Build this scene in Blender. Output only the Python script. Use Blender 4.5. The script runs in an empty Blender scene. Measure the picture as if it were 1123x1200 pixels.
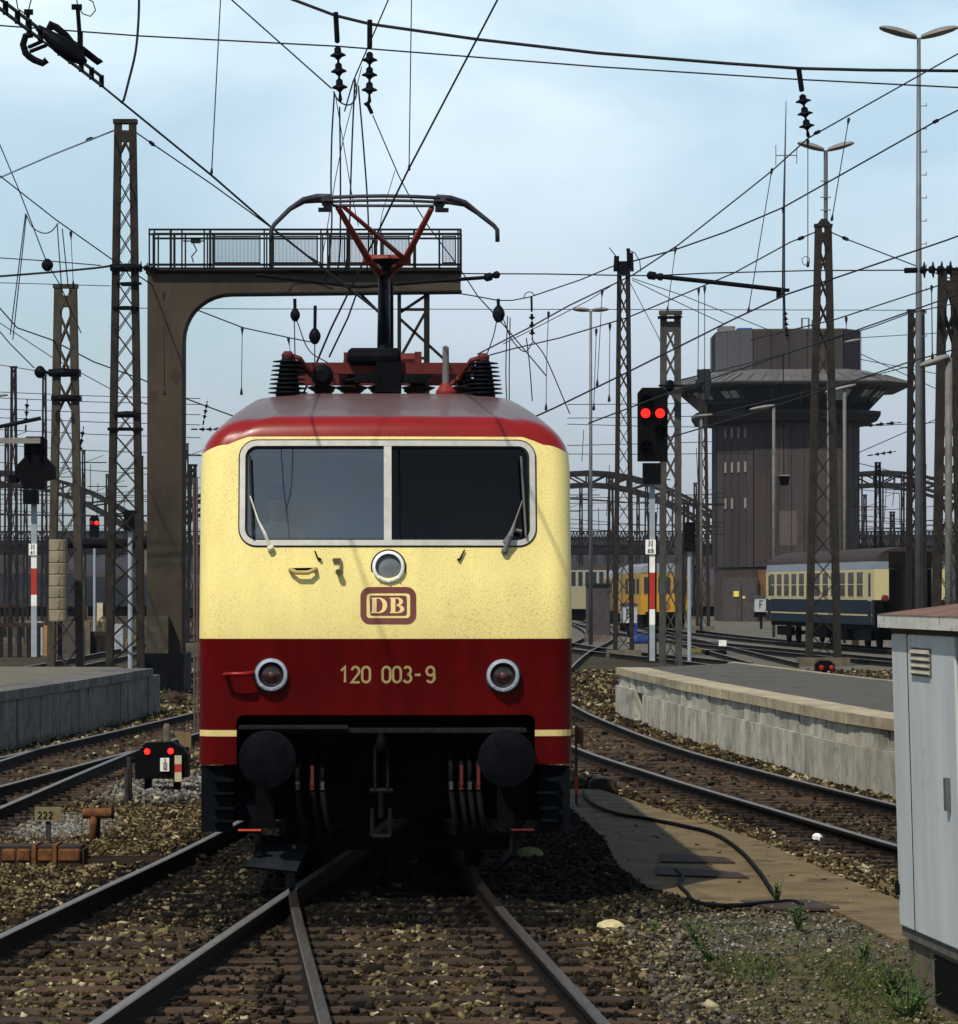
import bpy, bmesh, math, random
import numpy as np
from mathutils import Vector, Matrix
from math import radians as R, sin, cos, pi, sqrt

rnd = random.Random(7)
sc = bpy.context.scene
COL = sc.collection
F, H, HOR, CX = 4700.0, 2.33, 692.0, 561.5      # focal length (px of the photo), eye height over rail, horizon row, centre column
GZ = -0.17                                       # ballast level; rail top is z = 0

def at(px, py, Y):
    return Vector(((px - CX) / F * Y, Y, H - (py - HOR) / F * Y))
def ax(px, Y): return (px - CX) / F * Y
def az(py, Y): return H - (py - HOR) / F * Y
def gnd(px, py, z=GZ):
    Y = F * (H - z) / (py - HOR)
    return Vector(((px - CX) / F * Y, Y, z))

# ---------------------------------------------------------------- materials
MATS = {}
def mat(name, col, rough=.7, metal=0.0, amt=.25, scale=6.0, col2=None, bump=0.0, spec=None, coat=0.0, detail=6.0, stretch=(1, 1, 1), lo=.35, hi=.7):
    if name in MATS: return MATS[name]
    m = bpy.data.materials.new(name); m.use_nodes = True
    nt = m.node_tree; b = nt.nodes['Principled BSDF']
    b.inputs['Roughness'].default_value = rough; b.inputs['Metallic'].default_value = metal
    if spec is None: spec = .03 if max(col) < .012 else (.08 if max(col) < .03 else .25)
    b.inputs['Specular IOR Level'].default_value = spec
    b.inputs['Coat Weight'].default_value = coat
    tc = nt.nodes.new('ShaderNodeTexCoord'); mp = nt.nodes.new('ShaderNodeMapping')
    mp.inputs['Scale'].default_value = stretch
    nt.links.new(tc.outputs['Object'], mp.inputs['Vector'])
    n = nt.nodes.new('ShaderNodeTexNoise'); n.inputs['Scale'].default_value = scale; n.inputs['Detail'].default_value = detail
    n.inputs['Roughness'].default_value = .65
    nt.links.new(mp.outputs[0], n.inputs['Vector'])
    cr = nt.nodes.new('ShaderNodeValToRGB')
    c2 = col2 if col2 else tuple(c * (1 - amt) for c in col)
    c1 = col if col2 else tuple(min(1, c * (1 + amt)) for c in col)
    cr.color_ramp.elements[0].position = lo; cr.color_ramp.elements[1].position = hi
    cr.color_ramp.elements[0].color = (*c2, 1); cr.color_ramp.elements[1].color = (*c1, 1)
    nt.links.new(n.outputs['Fac'], cr.inputs['Fac']); nt.links.new(cr.outputs['Color'], b.inputs['Base Color'])
    if bump:
        bp = nt.nodes.new('ShaderNodeBump'); bp.inputs['Strength'].default_value = bump; bp.inputs['Distance'].default_value = .02
        nt.links.new(n.outputs['Fac'], bp.inputs['Height']); nt.links.new(bp.outputs[0], b.inputs['Normal'])
    MATS[name] = m
    return m

def vary(m, amount=.3):
    """every cast block or timber in a mesh gets its own slightly different tone"""
    nt = m.node_tree; b = nt.nodes['Principled BSDF']; src = b.inputs['Base Color'].links[0].from_socket
    g = nt.nodes.new('ShaderNodeNewGeometry'); oi = nt.nodes.new('ShaderNodeObjectInfo'); ad = nt.nodes.new('ShaderNodeMath'); ad.operation = 'ADD'
    nt.links.new(g.outputs['Random Per Island'], ad.inputs[0]); nt.links.new(oi.outputs['Random'], ad.inputs[1])
    fr = nt.nodes.new('ShaderNodeMath'); fr.operation = 'FRACT'; nt.links.new(ad.outputs[0], fr.inputs[0])
    mr = nt.nodes.new('ShaderNodeMapRange'); mr.inputs['To Min'].default_value = 1 - amount; mr.inputs['To Max'].default_value = 1 + amount; nt.links.new(fr.outputs[0], mr.inputs['Value'])
    hs = nt.nodes.new('ShaderNodeHueSaturation'); nt.links.new(mr.outputs[0], hs.inputs['Value']); nt.links.new(src, hs.inputs['Color']); nt.links.new(hs.outputs[0], b.inputs['Base Color'])
    return m

def glow(name, col, strength, base=(.02, .02, .02)):
    m = mat(name, base, .3)
    b = m.node_tree.nodes['Principled BSDF']
    b.inputs['Emission Color'].default_value = (*col, 1); b.inputs['Emission Strength'].default_value = strength
    return m

def speckle(m, col, scale, thr, mix=.8, zone=None):
    """dirt specks with a shape of their own on top of a material's colour"""
    nt = m.node_tree; b = nt.nodes['Principled BSDF']
    src = b.inputs['Base Color'].links[0].from_socket
    tc = nt.nodes.new('ShaderNodeTexCoord'); n = nt.nodes.new('ShaderNodeTexNoise')
    n.inputs['Scale'].default_value = scale; n.inputs['Detail'].default_value = 3; n.inputs['Roughness'].default_value = .7
    nt.links.new(tc.outputs['Object'], n.inputs['Vector'])
    cr = nt.nodes.new('ShaderNodeValToRGB'); cr.color_ramp.elements[0].position = thr; cr.color_ramp.elements[1].position = thr + .06
    nt.links.new(n.outputs['Fac'], cr.inputs['Fac'])
    mu = nt.nodes.new('ShaderNodeMath'); mu.operation = 'MULTIPLY'; mu.inputs[1].default_value = mix
    nt.links.new(cr.outputs['Color'], mu.inputs[0])
    fac = mu.outputs[0]
    if zone:
        n2 = nt.nodes.new('ShaderNodeTexNoise'); n2.inputs['Scale'].default_value = zone; n2.inputs['Detail'].default_value = 2
        nt.links.new(tc.outputs['Object'], n2.inputs['Vector'])
        c2 = nt.nodes.new('ShaderNodeValToRGB'); c2.color_ramp.elements[0].position = .38; c2.color_ramp.elements[1].position = .62
        nt.links.new(n2.outputs['Fac'], c2.inputs['Fac'])
        m2 = nt.nodes.new('ShaderNodeMath'); m2.operation = 'MULTIPLY'
        nt.links.new(fac, m2.inputs[0]); nt.links.new(c2.outputs['Color'], m2.inputs[1]); fac = m2.outputs[0]
    mx = nt.nodes.new('ShaderNodeMix'); mx.data_type = 'RGBA'
    mx.inputs['B'].default_value = (*col, 1)
    nt.links.new(fac, mx.inputs['Factor']); nt.links.new(src, mx.inputs['A']); nt.links.new(mx.outputs['Result'], b.inputs['Base Color'])
    return m

# ---------------------------------------------------------------- mesh builder
def poly_fillet(w, h, r, n=6):
    pts = []
    for cx, cy, a0 in ((w/2-r, h/2-r, 0), (-w/2+r, h/2-r, pi/2), (-w/2+r, -h/2+r, pi), (w/2-r, -h/2+r, 3*pi/2)):
        for k in range(n + 1):
            a = a0 + pi/2*k/n
            pts.append((cx + r*cos(a), cy + r*sin(a)))
    return pts

class MB:
    def __init__(s): s.bm = bmesh.new(); s.mi = 0
    def face(s, vs, mi=None):
        try: f = s.bm.faces.new(vs)
        except ValueError: return None
        f.material_index = s.mi if mi is None else mi
        return f
    def v(s, p): return s.bm.verts.new(p)
    def hexa(s, p):
        v = [s.v(q) for q in p]
        for i in ((0,3,2,1),(4,5,6,7),(0,1,5,4),(1,2,6,5),(2,3,7,6),(3,0,4,7)): s.face([v[j] for j in i])
    def box(s, c, d, rot=None):
        c = Vector(c); p = []
        for z in (-.5, .5):
            for x, y in ((-.5,-.5),(.5,-.5),(.5,.5),(-.5,.5)):
                q = Vector((x*d[0], y*d[1], z*d[2]))
                p.append(c + (rot @ q if rot else q))
        s.hexa(p)
    def box2(s, a, b):
        s.box(((a[0]+b[0])/2, (a[1]+b[1])/2, (a[2]+b[2])/2), (abs(b[0]-a[0]), abs(b[1]-a[1]), abs(b[2]-a[2])))
    def bar(s, p0, p1, w, h=None, up=None):
        h = h or w; p0 = Vector(p0); p1 = Vector(p1); d = (p1 - p0).normalized()
        up = Vector(up) if up else (Vector((0,0,1)) if abs(d.z) < .9 else Vector((0,1,0)))
        x = d.cross(up).normalized(); y = x.cross(d)
        p = [q + x*a*w/2 + y*b*h/2 for q in (p0, p1) for a, b in ((-1,-1),(1,-1),(1,1),(-1,1))]
        s.hexa(p)
    def tube(s, pts, r, n=8, cap=True):
        pts = [Vector(p) for p in pts]; m = len(pts)
        rs = r if isinstance(r, (list, tuple)) else [r]*m
        rings = []; nx = None
        for i, p in enumerate(pts):
            d = (pts[min(i+1, m-1)] - pts[max(i-1, 0)]).normalized()
            if nx is None:
                up = Vector((0,0,1)) if abs(d.z) < .9 else Vector((1,0,0))
                nx = d.cross(up).normalized()
            else:
                nx = (nx - d*nx.dot(d)).normalized()
            ny = d.cross(nx)
            rings.append([s.v(p + (nx*cos(2*pi*k/n) + ny*sin(2*pi*k/n))*rs[i]) for k in range(n)])
        for a, b in zip(rings, rings[1:]):
            for k in range(n): s.face([a[k], a[(k+1)%n], b[(k+1)%n], b[k]])
        if cap:
            s.face(rings[0][::-1]); s.face(rings[-1])
    def lathe(s, prof, o, axis=(0,0,1), n=24, closed=True):
        o = Vector(o); d = Vector(axis).normalized()
        up = Vector((0,0,1)) if abs(d.z) < .9 else Vector((1,0,0))
        x = d.cross(up).normalized(); y = d.cross(x)
        rings = []
        for r, h in prof:
            rings.append([s.v(o + d*h + (x*cos(2*pi*k/n) + y*sin(2*pi*k/n))*max(r, 1e-4)) for k in range(n)])
        for a, b in zip(rings, rings[1:]):
            for k in range(n): s.face([a[k], a[(k+1)%n], b[(k+1)%n], b[k]])
        if closed: s.face(rings[0][::-1]); s.face(rings[-1])
    def prism(s, poly, o, x, y, depth):
        """poly in the (x, y) frame at o, extruded by vector depth"""
        o, x, y, d = Vector(o), Vector(x), Vector(y), Vector(depth)
        a = [s.v(o + x*u + y*w) for u, w in poly]; b = [s.v(q.co + d) for q in a]
        s.face(a[::-1]); s.face(b); n = len(a)
        for k in range(n): s.face([a[k], a[(k+1)%n], b[(k+1)%n], b[k]])
    def build(s, name, mats, parent=None, smooth=False, local=False, origin=None, auto=None):
        bm = s.bm
        bmesh.ops.recalc_face_normals(bm, faces=bm.faces)
        me = bpy.data.meshes.new(name)
        off = Vector((0, 0, 0))
        if parent is not None and not local: off = world_loc(parent)
        elif parent is None and not local:
            if origin is not None: off = Vector(origin)
            else:
                xs = [v.co for v in bm.verts]
                off = Vector(((min(v.x for v in xs)+max(v.x for v in xs))/2, (min(v.y for v in xs)+max(v.y for v in xs))/2, min(v.z for v in xs)))
        if off.length: bmesh.ops.translate(bm, verts=bm.verts, vec=-off)
        for f in bm.faces: f.smooth = smooth
        bm.to_mesh(me); bm.free()
        for m in (mats if isinstance(mats, (list, tuple)) else [mats]): me.materials.append(m)
        if smooth and auto is not None:
            me.set_sharp_from_angle(angle=R(auto))
        o = bpy.data.objects.new(name, me); COL.objects.link(o)
        if parent is not None: o.parent = parent
        elif not local: o.location = off
        return o

def world_loc(o):
    p = Vector((0, 0, 0))
    while o is not None: p += o.location; o = o.parent
    return p

def tag(o, label=None, cat=None, group=None, kind=None):
    if label: o['label'] = label
    if cat: o['category'] = cat
    if group: o['group'] = group
    if kind: o['kind'] = kind
    return o
def thing(name, label, cat, loc, group=None, rz=0.0):
    o = bpy.data.objects.new(name, None); COL.objects.link(o)
    o.location = loc; o.rotation_euler = (0, 0, rz); o.empty_display_size = .3
    return tag(o, label, cat, group)
def dup(root, loc, label=None, rz=None, scale=None):
    def cp(o, par):
        c = o.copy(); COL.objects.link(c)
        if par is not None: c.parent = par
        for ch in [q for q in KIDS.get(o.name, [])]: cp(ch, c)
        return c
    KIDS = {}
    for q in bpy.data.objects:
        if q.parent: KIDS.setdefault(q.parent.name, []).append(q)
    r = cp(root, None); r.location = loc
    if rz is not None: r.rotation_euler = (0, 0, rz)
    if scale: r.scale = (scale,)*3
    if label: r['label'] = label
    return r

def spline(P, step=.5):
    P = [Vector((*p, 0)) if len(p) == 2 else Vector(p) for p in P]
    Q = [P[0]*2 - P[1]] + P + [P[-1]*2 - P[-2]]
    out = []
    for i in range(1, len(Q) - 2):
        a, b, c, d = Q[i-1], Q[i], Q[i+1], Q[i+2]
        n = max(1, int((c - b).length / step))
        for k in range(n):
            t = k / n
            out.append(.5*((2*b) + (c-a)*t + (2*a-5*b+4*c-d)*t*t + (3*b-a-3*c+d)*t**3))
    out.append(P[-1].copy())
    return out
def interp_x(path, Y):
    for a, b in zip(path, path[1:]):
        if min(a.y, b.y) <= Y <= max(a.y, b.y) and a.y != b.y:
            return a.x + (b.x - a.x)*(Y - a.y)/(b.y - a.y)
    return None
def offset(path, d):
    out = []
    for i, p in enumerate(path):
        t = (path[min(i+1, len(path)-1)] - path[max(i-1, 0)]).normalized()
        out.append(p + Vector((t.y, -t.x, 0))*d)
    return out

# stroke lettering: unit height, painted as flat strips on a surface
def _arc(cx, cy, rx, ry, a0, a1, n=10): return [(cx + rx*cos(R(a0+(a1-a0)*k/n)), cy + ry*sin(R(a0+(a1-a0)*k/n))) for k in range(n+1)]
GL = {
 '0': [_arc(.25,.72,.25,.28,0,180) + _arc(.25,.28,.25,.28,180,360) + [(.5,.72)]],
 '1': [[(.06,.74),(.3,1),(.3,0)]],
 '2': [_arc(.25,.73,.24,.27,170,-35) + [(.0,.0),(.52,.0)]],
 '3': [_arc(.24,.76,.22,.24,150,-90,12) , _arc(.24,.26,.25,.26,90,-155,12)],
 '6': [_arc(.25,.28,.25,.28,0,360,16), [(.0,.3),(.04,.6),(.18,.88),(.4,1)]],
 '9': [_arc(.25,.72,.25,.28,0,360,16), [(.5,.7),(.5,.28)] + _arc(.25,.28,.25,.28,0,-150)],
 '-': [[(.05,.48),(.42,.48)]],
 'N': [[(.0,.0),(.0,1),(.5,.0),(.5,1)]],
 'F': [[(.05,.0),(.05,1),(.52,1)], [(.05,.52),(.42,.52)]],
 'a': [_arc(.22,.25,.2,.25,0,360,12), [(.42,.5),(.42,.0)]],
}
GW = {'1': .55, '-': .62, ' ': .45}
def strokes(mb, text, fn, u0, v0, h, w, gap=.2, mi=None):
    """fn(u, v) maps the sign's plane to 3-D; w is the stroke width"""
    u = u0
    for ch in text:
        for ln in GL.get(ch, []):
            pts = [Vector((u + a*h, v0 + b*h)) for a, b in ln]
            L, Rr = [], []
            for i, p in enumerate(pts):
                d0 = (p - pts[i-1]).normalized() if i else None
                d1 = (pts[i+1] - p).normalized() if i < len(pts)-1 else None
                if d0 is None: d0 = d1
                if d1 is None: d1 = d0
                n0 = Vector((-d0.y, d0.x)); n1 = Vector((-d1.y, d1.x)); m = (n0 + n1)
                if m.length < .3: m = n0
                m.normalize(); k = min(2.0, 1/max(.3, m.dot(n0)))
                L.append(mb.v(fn(*(p + m*w/2*k)))); Rr.append(mb.v(fn(*(p - m*w/2*k))))
            for i in range(len(pts)-1): mb.face([L[i], Rr[i], Rr[i+1], L[i+1]], mi)
        u += h*(GW.get(ch, .5) + gap)
    return u
# ---------------------------------------------------------------- palette
CREAM = speckle(mat('cream_paint', (.82, .68, .25), .45, amt=.07, scale=3.2, stretch=(1.6, 1.6, .35), coat=.05), (.30, .19, .075), 70, .57, .62, zone=1.2)
speckle(CREAM, (.36, .25, .09), 125, .575, .7)
RED = mat('dark_red_paint', (.085, .0012, .0014), .45, amt=.28, scale=3, stretch=(1.8, 1.8, .35), detail=8, spec=.10)
ROOFRED = mat('visor_red_paint', (.22, .009, .006), .33, amt=.12, scale=3, coat=.2)
ROOFGREY = mat('roof_umber_paint', (.115, .062, .055), .38, amt=.25, scale=5, spec=.4, coat=.08, stretch=(1, 4, 1))
STRIPE = mat('cream_stripe_paint', (.7, .55, .22), .5, amt=.1)
BLACK = mat('oily_black_steel', (.005, .0055, .007), .5, amt=.4, scale=9)
UNDER = mat('underframe_black', (.0025, .0025, .003), .75, amt=.4, scale=7)
BUFFER = mat('greased_buffer_steel', (.0035, .0042, .0058), .6, amt=.5, scale=14)
ALU = mat('window_frame_aluminium', (.50, .48, .43), .42, .2, amt=.12, scale=12)
RUBBER = mat('rubber_seal', (.02, .022, .02), .7)
CABGREY = mat('cab_wall_grey_green', (.42, .48, .48), .85, amt=.1)
CABDARK = mat('pane_backing_navy', (.010, .016, .032), .8, amt=.1)
CHROME = mat('brushed_steel', (.5, .5, .5), .3, .8, amt=.1)
LAMPRING = mat('grey_lamp_ring', (.34, .37, .42), .4, .2, amt=.12, scale=20)
WHITERING = mat('white_lamp_ring', (.85, .85, .82), .4, amt=.06, scale=20)
LENS_DARK = mat('dark_red_lens', (.022, .012, .010), .12, amt=.5, scale=9, spec=.5)
LENS_GREY = mat('grey_lens', (.16, .18, .19), .12, amt=.2, scale=9)
REDSTEEL = mat('red_primer_steel', (.095, .011, .009), .65, amt=.35, scale=8)
PORCELAIN = mat('dark_glazed_porcelain', (.006, .0065, .009), .4, amt=.3)
BROWNPORC = mat('brown_glazed_porcelain', (.02, .014, .012), .35, amt=.3)
STRIPGREY = mat('pantograph_strip_grey', (.035, .035, .045), .5, amt=.3)
MAST = mat('mast_brown_grey_paint', (.026, .022, .018), .75, amt=.35, scale=3.0)
MASTL = mat('mast_pale_grey_paint', (.050, .047, .040), .75, amt=.3, scale=3.0)
WIRE = mat('tarnished_wire', (.022, .022, .028), .7)
GANTRY = mat('gantry_weathered_brown', (.046, .035, .023), .8, amt=.4, scale=.9, bump=.1, stretch=(1, 1, .35))
GANTRYD = mat('gantry_dark_steel', (.014, .013, .012), .7, amt=.3)
CONC = mat('platform_concrete', (.37, .345, .28), .9, amt=.35, scale=1.6, bump=.2, detail=9)
COPING = mat('coping_concrete', (.35, .29, .19), .9, amt=.25, scale=2.6, bump=.2, detail=9)
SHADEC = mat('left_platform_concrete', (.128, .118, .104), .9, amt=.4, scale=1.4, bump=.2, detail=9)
ASPH = mat('platform_asphalt', (.078, .071, .058), .92, amt=.2, scale=1.5, detail=10)
PALEASPH = mat('pale_platform_paving', (.13, .115, .08), .92, amt=.2, scale=1.2, detail=10)
WHITE = mat('white_paint', (.75, .74, .68), .6, amt=.08)
REDP = mat('signal_red_paint', (.38, .03, .018), .6, amt=.12)
SIGPOLE = mat('signal_pole_grey_blue', (.27, .30, .33), .6, amt=.15)
SIGBLK = mat('signal_black', (.004, .004, .005), .65)
REDLAMP = glow('red_signal_lamp', (1, .012, .008), 3.2)
DIMRED = glow('dim_red_lamp', (1, .02, .01), .22)
RAILTOP = mat('worn_rail_top', (.15, .14, .13), .5, .25, amt=.2, scale=8, stretch=(4, .3, 1))
RAILSIDE = mat('rusty_rail_side', (.012, .008, .006), .85, amt=.45, scale=9)
SLEEPER = mat('weathered_sleeper_wood', (.044, .025, .013), .9, amt=.55, scale=5, bump=.3, stretch=(.4, 4, 1), detail=9)
RUST = mat('rusty_steel', (.12, .048, .016), .9, amt=.6, scale=9, bump=.2, detail=9)
RUSTD = mat('dark_rusty_steel', (.030, .018, .012), .85, amt=.5, scale=8)
CABINET = mat('cabinet_pale_grey_paint', (.47, .50, .495), .55, amt=.13, scale=2.4, stretch=(1, 1, .2), detail=8)
CABROOF = mat('cabinet_brown_roof', (.16, .085, .058), .85, amt=.3, scale=4)
PLINTH = mat('old_concrete_plinth', (.11, .09, .062), .95, amt=.4, scale=3, bump=.3, detail=9)
TOWER = mat('tower_umber_cladding', (.038, .031, .030), .7, amt=.4, scale=.35, stretch=(1, 1, .12))
TOWERL = mat('tower_plant_room_grey', (.066, .066, .07), .6, amt=.15, scale=.3)
TOWERROOF = mat('tower_zinc_roof', (.115, .11, .107), .5, .1, amt=.3, scale=.5, stretch=(1, 1, .2))
TOWERDK = mat('tower_window_dark', (.018, .022, .026), .2, amt=.3)
GLASSY = mat('dark_window_glass', (.03, .032, .035), .1, amt=.2)
IVORY = mat('coach_ivory_paint', (.46, .39, .20), .5, amt=.08)
COBALT = mat('coach_blue_paint', (.004, .012, .026), .6, amt=.2)
SILVER = mat('coach_silver_cant_rail', (.17, .19, .22), .5, amt=.1)
COACHROOF = mat('coach_sooty_roof', (.034, .023, .019), .8, amt=.3, scale=1.0)
YELLOW = mat('railcar_yellow_paint', (.44, .22, .014), .5, amt=.1)
DULLY = mat('dusty_yellow_paint', (.15, .11, .025), .7, amt=.2)
BRIDGE = mat('bridge_iron_grey', (.020, .020, .022), .8, amt=.3, scale=.3)
BRIDGED = mat('bridge_dark_iron', (.014, .014, .016), .8, amt=.3, scale=.3)
LAMPGREY = mat('lamp_head_grey', (.19, .18, .155), .5, amt=.12)
POLEG = mat('galvanised_pole', (.13, .135, .14), .55, .3, amt=.2, scale=2)
SHEDG = mat('shed_grey_boards', (.055, .048, .046), .85, amt=.3, scale=2)
WEIGHT = mat('concrete_weight', (.24, .20, .135), .9, amt=.25, scale=2)
SKIN = mat('skin', (.42, .24, .17), .6, amt=.08)
SHIRT = mat('pale_shirt', (.62, .62, .62), .85, amt=.06)
HAIR = mat('dark_hair', (.03, .02, .015), .7)
LEAF = mat('weed_green', (.055, .10, .022), .7, amt=.4, scale=20)
DRYGRASS = mat('dry_grass', (.16, .14, .05), .8, amt=.4, scale=15)
CABLE = mat('black_rubber_cable', (.006, .006, .007), .7)
BLUEP = mat('blue_plastic', (.03, .07, .30), .5, amt=.2)
def glass_mat(name, ior):
    m = bpy.data.materials.new(name); m.use_nodes = True
    nt = m.node_tree; nt.nodes.clear()
    o = nt.nodes.new('ShaderNodeOutputMaterial'); t = nt.nodes.new('ShaderNodeBsdfTransparent'); g = nt.nodes.new('ShaderNodeBsdfGlossy')
    t.inputs['Color'].default_value = (.80, .86, .86, 1); g.inputs['Roughness'].default_value = .02
    fr = nt.nodes.new('ShaderNodeFresnel'); fr.inputs['IOR'].default_value = ior
    mx = nt.nodes.new('ShaderNodeMixShader')
    nt.links.new(fr.outputs[0], mx.inputs[0]); nt.links.new(t.outputs[0], mx.inputs[1]); nt.links.new(g.outputs[0], mx.inputs[2]); nt.links.new(mx.outputs[0], o.inputs[0])
    return m
GLASS = glass_mat('windscreen_glass', 1.38); GLASS_BOOSTED = glass_mat('boosted_reflection_glass', 2.8)  # left pane's index raised so it shows a stronger sky reflection

speckle(ASPH, (.03, .028, .025), 1.6, .56, .6); speckle(ASPH, (.14, .13, .11), 30, .66, .5)
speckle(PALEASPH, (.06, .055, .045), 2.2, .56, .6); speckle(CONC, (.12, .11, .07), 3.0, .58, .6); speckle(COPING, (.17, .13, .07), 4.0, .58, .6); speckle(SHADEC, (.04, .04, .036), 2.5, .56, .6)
speckle(CABINET, (.27, .27, .25), 7, .63, .5, zone=1.5); speckle(GANTRY, (.028, .02, .013), 1.1, .57, .7); speckle(TOWER, (.03, .022, .021), .5, .55, .6)
vary(CONC, .22); vary(COPING, .14); vary(SHADEC, .2); vary(SLEEPER, .4)
SHADESLEEPER = mat('shade_black_sleeper', (.0035, .003, .0026), .85, amt=.5, scale=5)  # near-black wood stands in for shade under and ahead of the nose
# ================================================================ SETTING: ground, ballast, tracks, platforms
def wp(p): return Vector((p[0], p[1], 0))
MAIN = spline([(.62, 11), (.36, 15), (-.07, 21.5), (-.63, 30), (-.83, 34), (-1.03, 40), (-1.62, 60), (-2.22, 80), (-3.4, 120), (-7, 240), (-11.5, 420)], .6)
DIVG = spline([(-3.46, 11), (-3.22, 15), (-2.83, 21.5), (-2.30, 30), (-1.97, 35), (-1.73, 39.4), (-1.50, 45), (-1.50, 52), (-1.64, 61)], .6)
LEFT = spline([(-8.6, 13), (-7.6, 30), (-6.95, 40), (-6.32, 50), (-5.70, 60), (-4.75, 76), (-4.1, 92), (-4.0, 120), (-5.2, 200), (-9, 330)], .6)
LEFT2 = spline([(-6.35, 13), (-6.05, 28), (-5.90, 43), (-5.84, 52), (-5.75, 60)], .6)
RIGHT = spline([(7.6, 15), (6.3, 23), (5.45, 30), (4.55, 37), (3.78, 43.8), (3.45, 46.7), (2.92, 51.7), (2.27, 58.6), (1.72, 67.6), (1.22, 79.9), (.9, 100), (1.3, 150), (2.2, 230), (2.0, 380)], .6)
CROSS = spline([(1.0, 92), (1.9, 118), (3.3, 150), (6.5, 215), (7.4, 300), (7.6, 400)], 1.0)
FAR_A = spline([(10.8, 60), (10.6, 75), (9.7, 100), (7.7, 131), (4.2, 165), (2.4, 210), (2.1, 260)], 1.0)
FAR_B = spline([(16.8, 105), (13.6, 138), (11.6, 161), (9.75, 189), (8.0, 250), (7.2, 380)], 1.0)
FAR_C = spline([(21.4, 106), (19.2, 130), (16.79, 156.1), (14.4, 182), (12.9, 210), (12.0, 250), (11.8, 300), (11.8, 400)], 1.0)
FAR_D = spline([(9.6, 130), (9.7, 170), (9.9, 228), (9.0, 330), (8.8, 420)], 1.0)
FAR_E = spline([(-8.6, 88), (-9.2, 130), (-10.4, 200), (-13, 330)], 1.0)
FAR_F = spline([(-13.5, 92), (-13.2, 130), (-14.4, 200), (-17, 330)], 1.0)

# ---- ground sheet to the horizon
def ground_mat():
    m = bpy.data.materials.new('ballast_bed'); m.use_nodes = True
    nt = m.node_tree; b = nt.nodes['Principled BSDF']; b.inputs['Roughness'].default_value = .95; b.inputs['Specular IOR Level'].default_value = .1
    tc = nt.nodes.new('ShaderNodeTexCoord')
    def noise(s, d=4):
        n = nt.nodes.new('ShaderNodeTexNoise'); n.inputs['Scale'].default_value = s; n.inputs['Detail'].default_value = d
        nt.links.new(tc.outputs['Object'], n.inputs['Vector']); return n
    v = nt.nodes.new('ShaderNodeTexVoronoi'); v.inputs['Scale'].default_value = 15
    nt.links.new(tc.outputs['Object'], v.inputs['Vector'])
    r1 = nt.nodes.new('ShaderNodeValToRGB'); e = r1.color_ramp.elements
    e[0].position = .15; e[0].color = (.008, .005, .003, 1); e[1].position = .95; e[1].color = (.075, .058, .032, 1)
    nt.links.new(v.outputs['Color'], r1.inputs['Fac'])
    n1 = noise(.22); r2 = nt.nodes.new('ShaderNodeValToRGB')
    r2.color_ramp.elements[0].position = .35; r2.color_ramp.elements[0].color = (.028, .017, .009, 1)
    r2.color_ramp.elements[1].position = .65; r2.color_ramp.elements[1].color = (.085, .072, .048, 1)
    nt.links.new(n1.outputs['Fac'], r2.inputs['Fac'])
    mx = nt.nodes.new('ShaderNodeMix'); mx.data_type = 'RGBA'; mx.inputs['Factor'].default_value = .45
    nt.links.new(r1.outputs['Color'], mx.inputs['A']); nt.links.new(r2.outputs['Color'], mx.inputs['B'])
    nt.links.new(mx.outputs['Result'], b.inputs['Base Color'])
    bp = nt.nodes.new('ShaderNodeBump'); bp.inputs['Strength'].default_value = .8; bp.inputs['Distance'].default_value = .05
    nt.links.new(v.outputs['Distance'], bp.inputs['Height']); nt.links.new(bp.outputs[0], b.inputs['Normal'])
    return m
g = MB()
ys = [-40, 0, 12, 20, 25, 30, 35, 40, 50, 60, 75, 90, 120, 160, 220, 300, 450, 700, 1000, 1300]
xs = [-900, -400, -150, -60, -20, -10, -5, 0, 5, 10, 20, 60, 150, 400, 900]
vv = [[g.v((x, y, GZ - .012)) for x in xs] for y in ys]
for i in range(len(ys)-1):
    for j in range(len(xs)-1): g.face([vv[i][j], vv[i][j+1], vv[i+1][j+1], vv[i+1][j]])
tag(g.build('ground', ground_mat(), origin=(0, 0, 0)), kind='structure')

# pale gravel yard beyond the platforms and a soil strip, laid as sheets
def sheet(name, pts, z, m, kind='structure'):
    b = MB(); b.face([b.v((x, y, z)) for x, y in pts])
    return tag(b.build(name, m), kind=kind)
GRAVELY = mat('pale_yard_gravel', (.105, .095, .07), .95, amt=.3, scale=.8, detail=12)
sheet('gravel_yard', [(7.0, 128), (14, 88), (40, 75), (60, 420), (3.2, 420), (4.2, 160)], GZ - .004, GRAVELY)
sheet('yard_path', [(-7.2, 96), (-6.2, 96), (-8, 330), (-12, 330)], GZ - .004, GRAVELY)
SOIL = mat('weedy_soil', (.125, .098, .040), .95, col2=(.030, .026, .009), scale=2.5, bump=.4, detail=12)
sheet('soil', [(.9, 29.6), (1.45, 30.9), (2.6, 31.6), (4.2, 28.8), (4.6, 15), (1.3, 15), (1.0, 22)], GZ - .002, SOIL)
OILSHADE = mat('oil_shade_ballast', (.0025, .0024, .0023), .85, amt=.6, scale=14, bump=.5, detail=10)
sheet('oil_shade_ground', [(-1.7, 29.5), (.7, 29.5), (1.85, 31.5), (1.5, 34), (1.3, 40), (.9, 46), (.4, 54), (-2.6, 54), (-2.2, 36)], GZ - .006, OILSHADE)  # paints the locomotive's pool of shade into the oily ground

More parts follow.
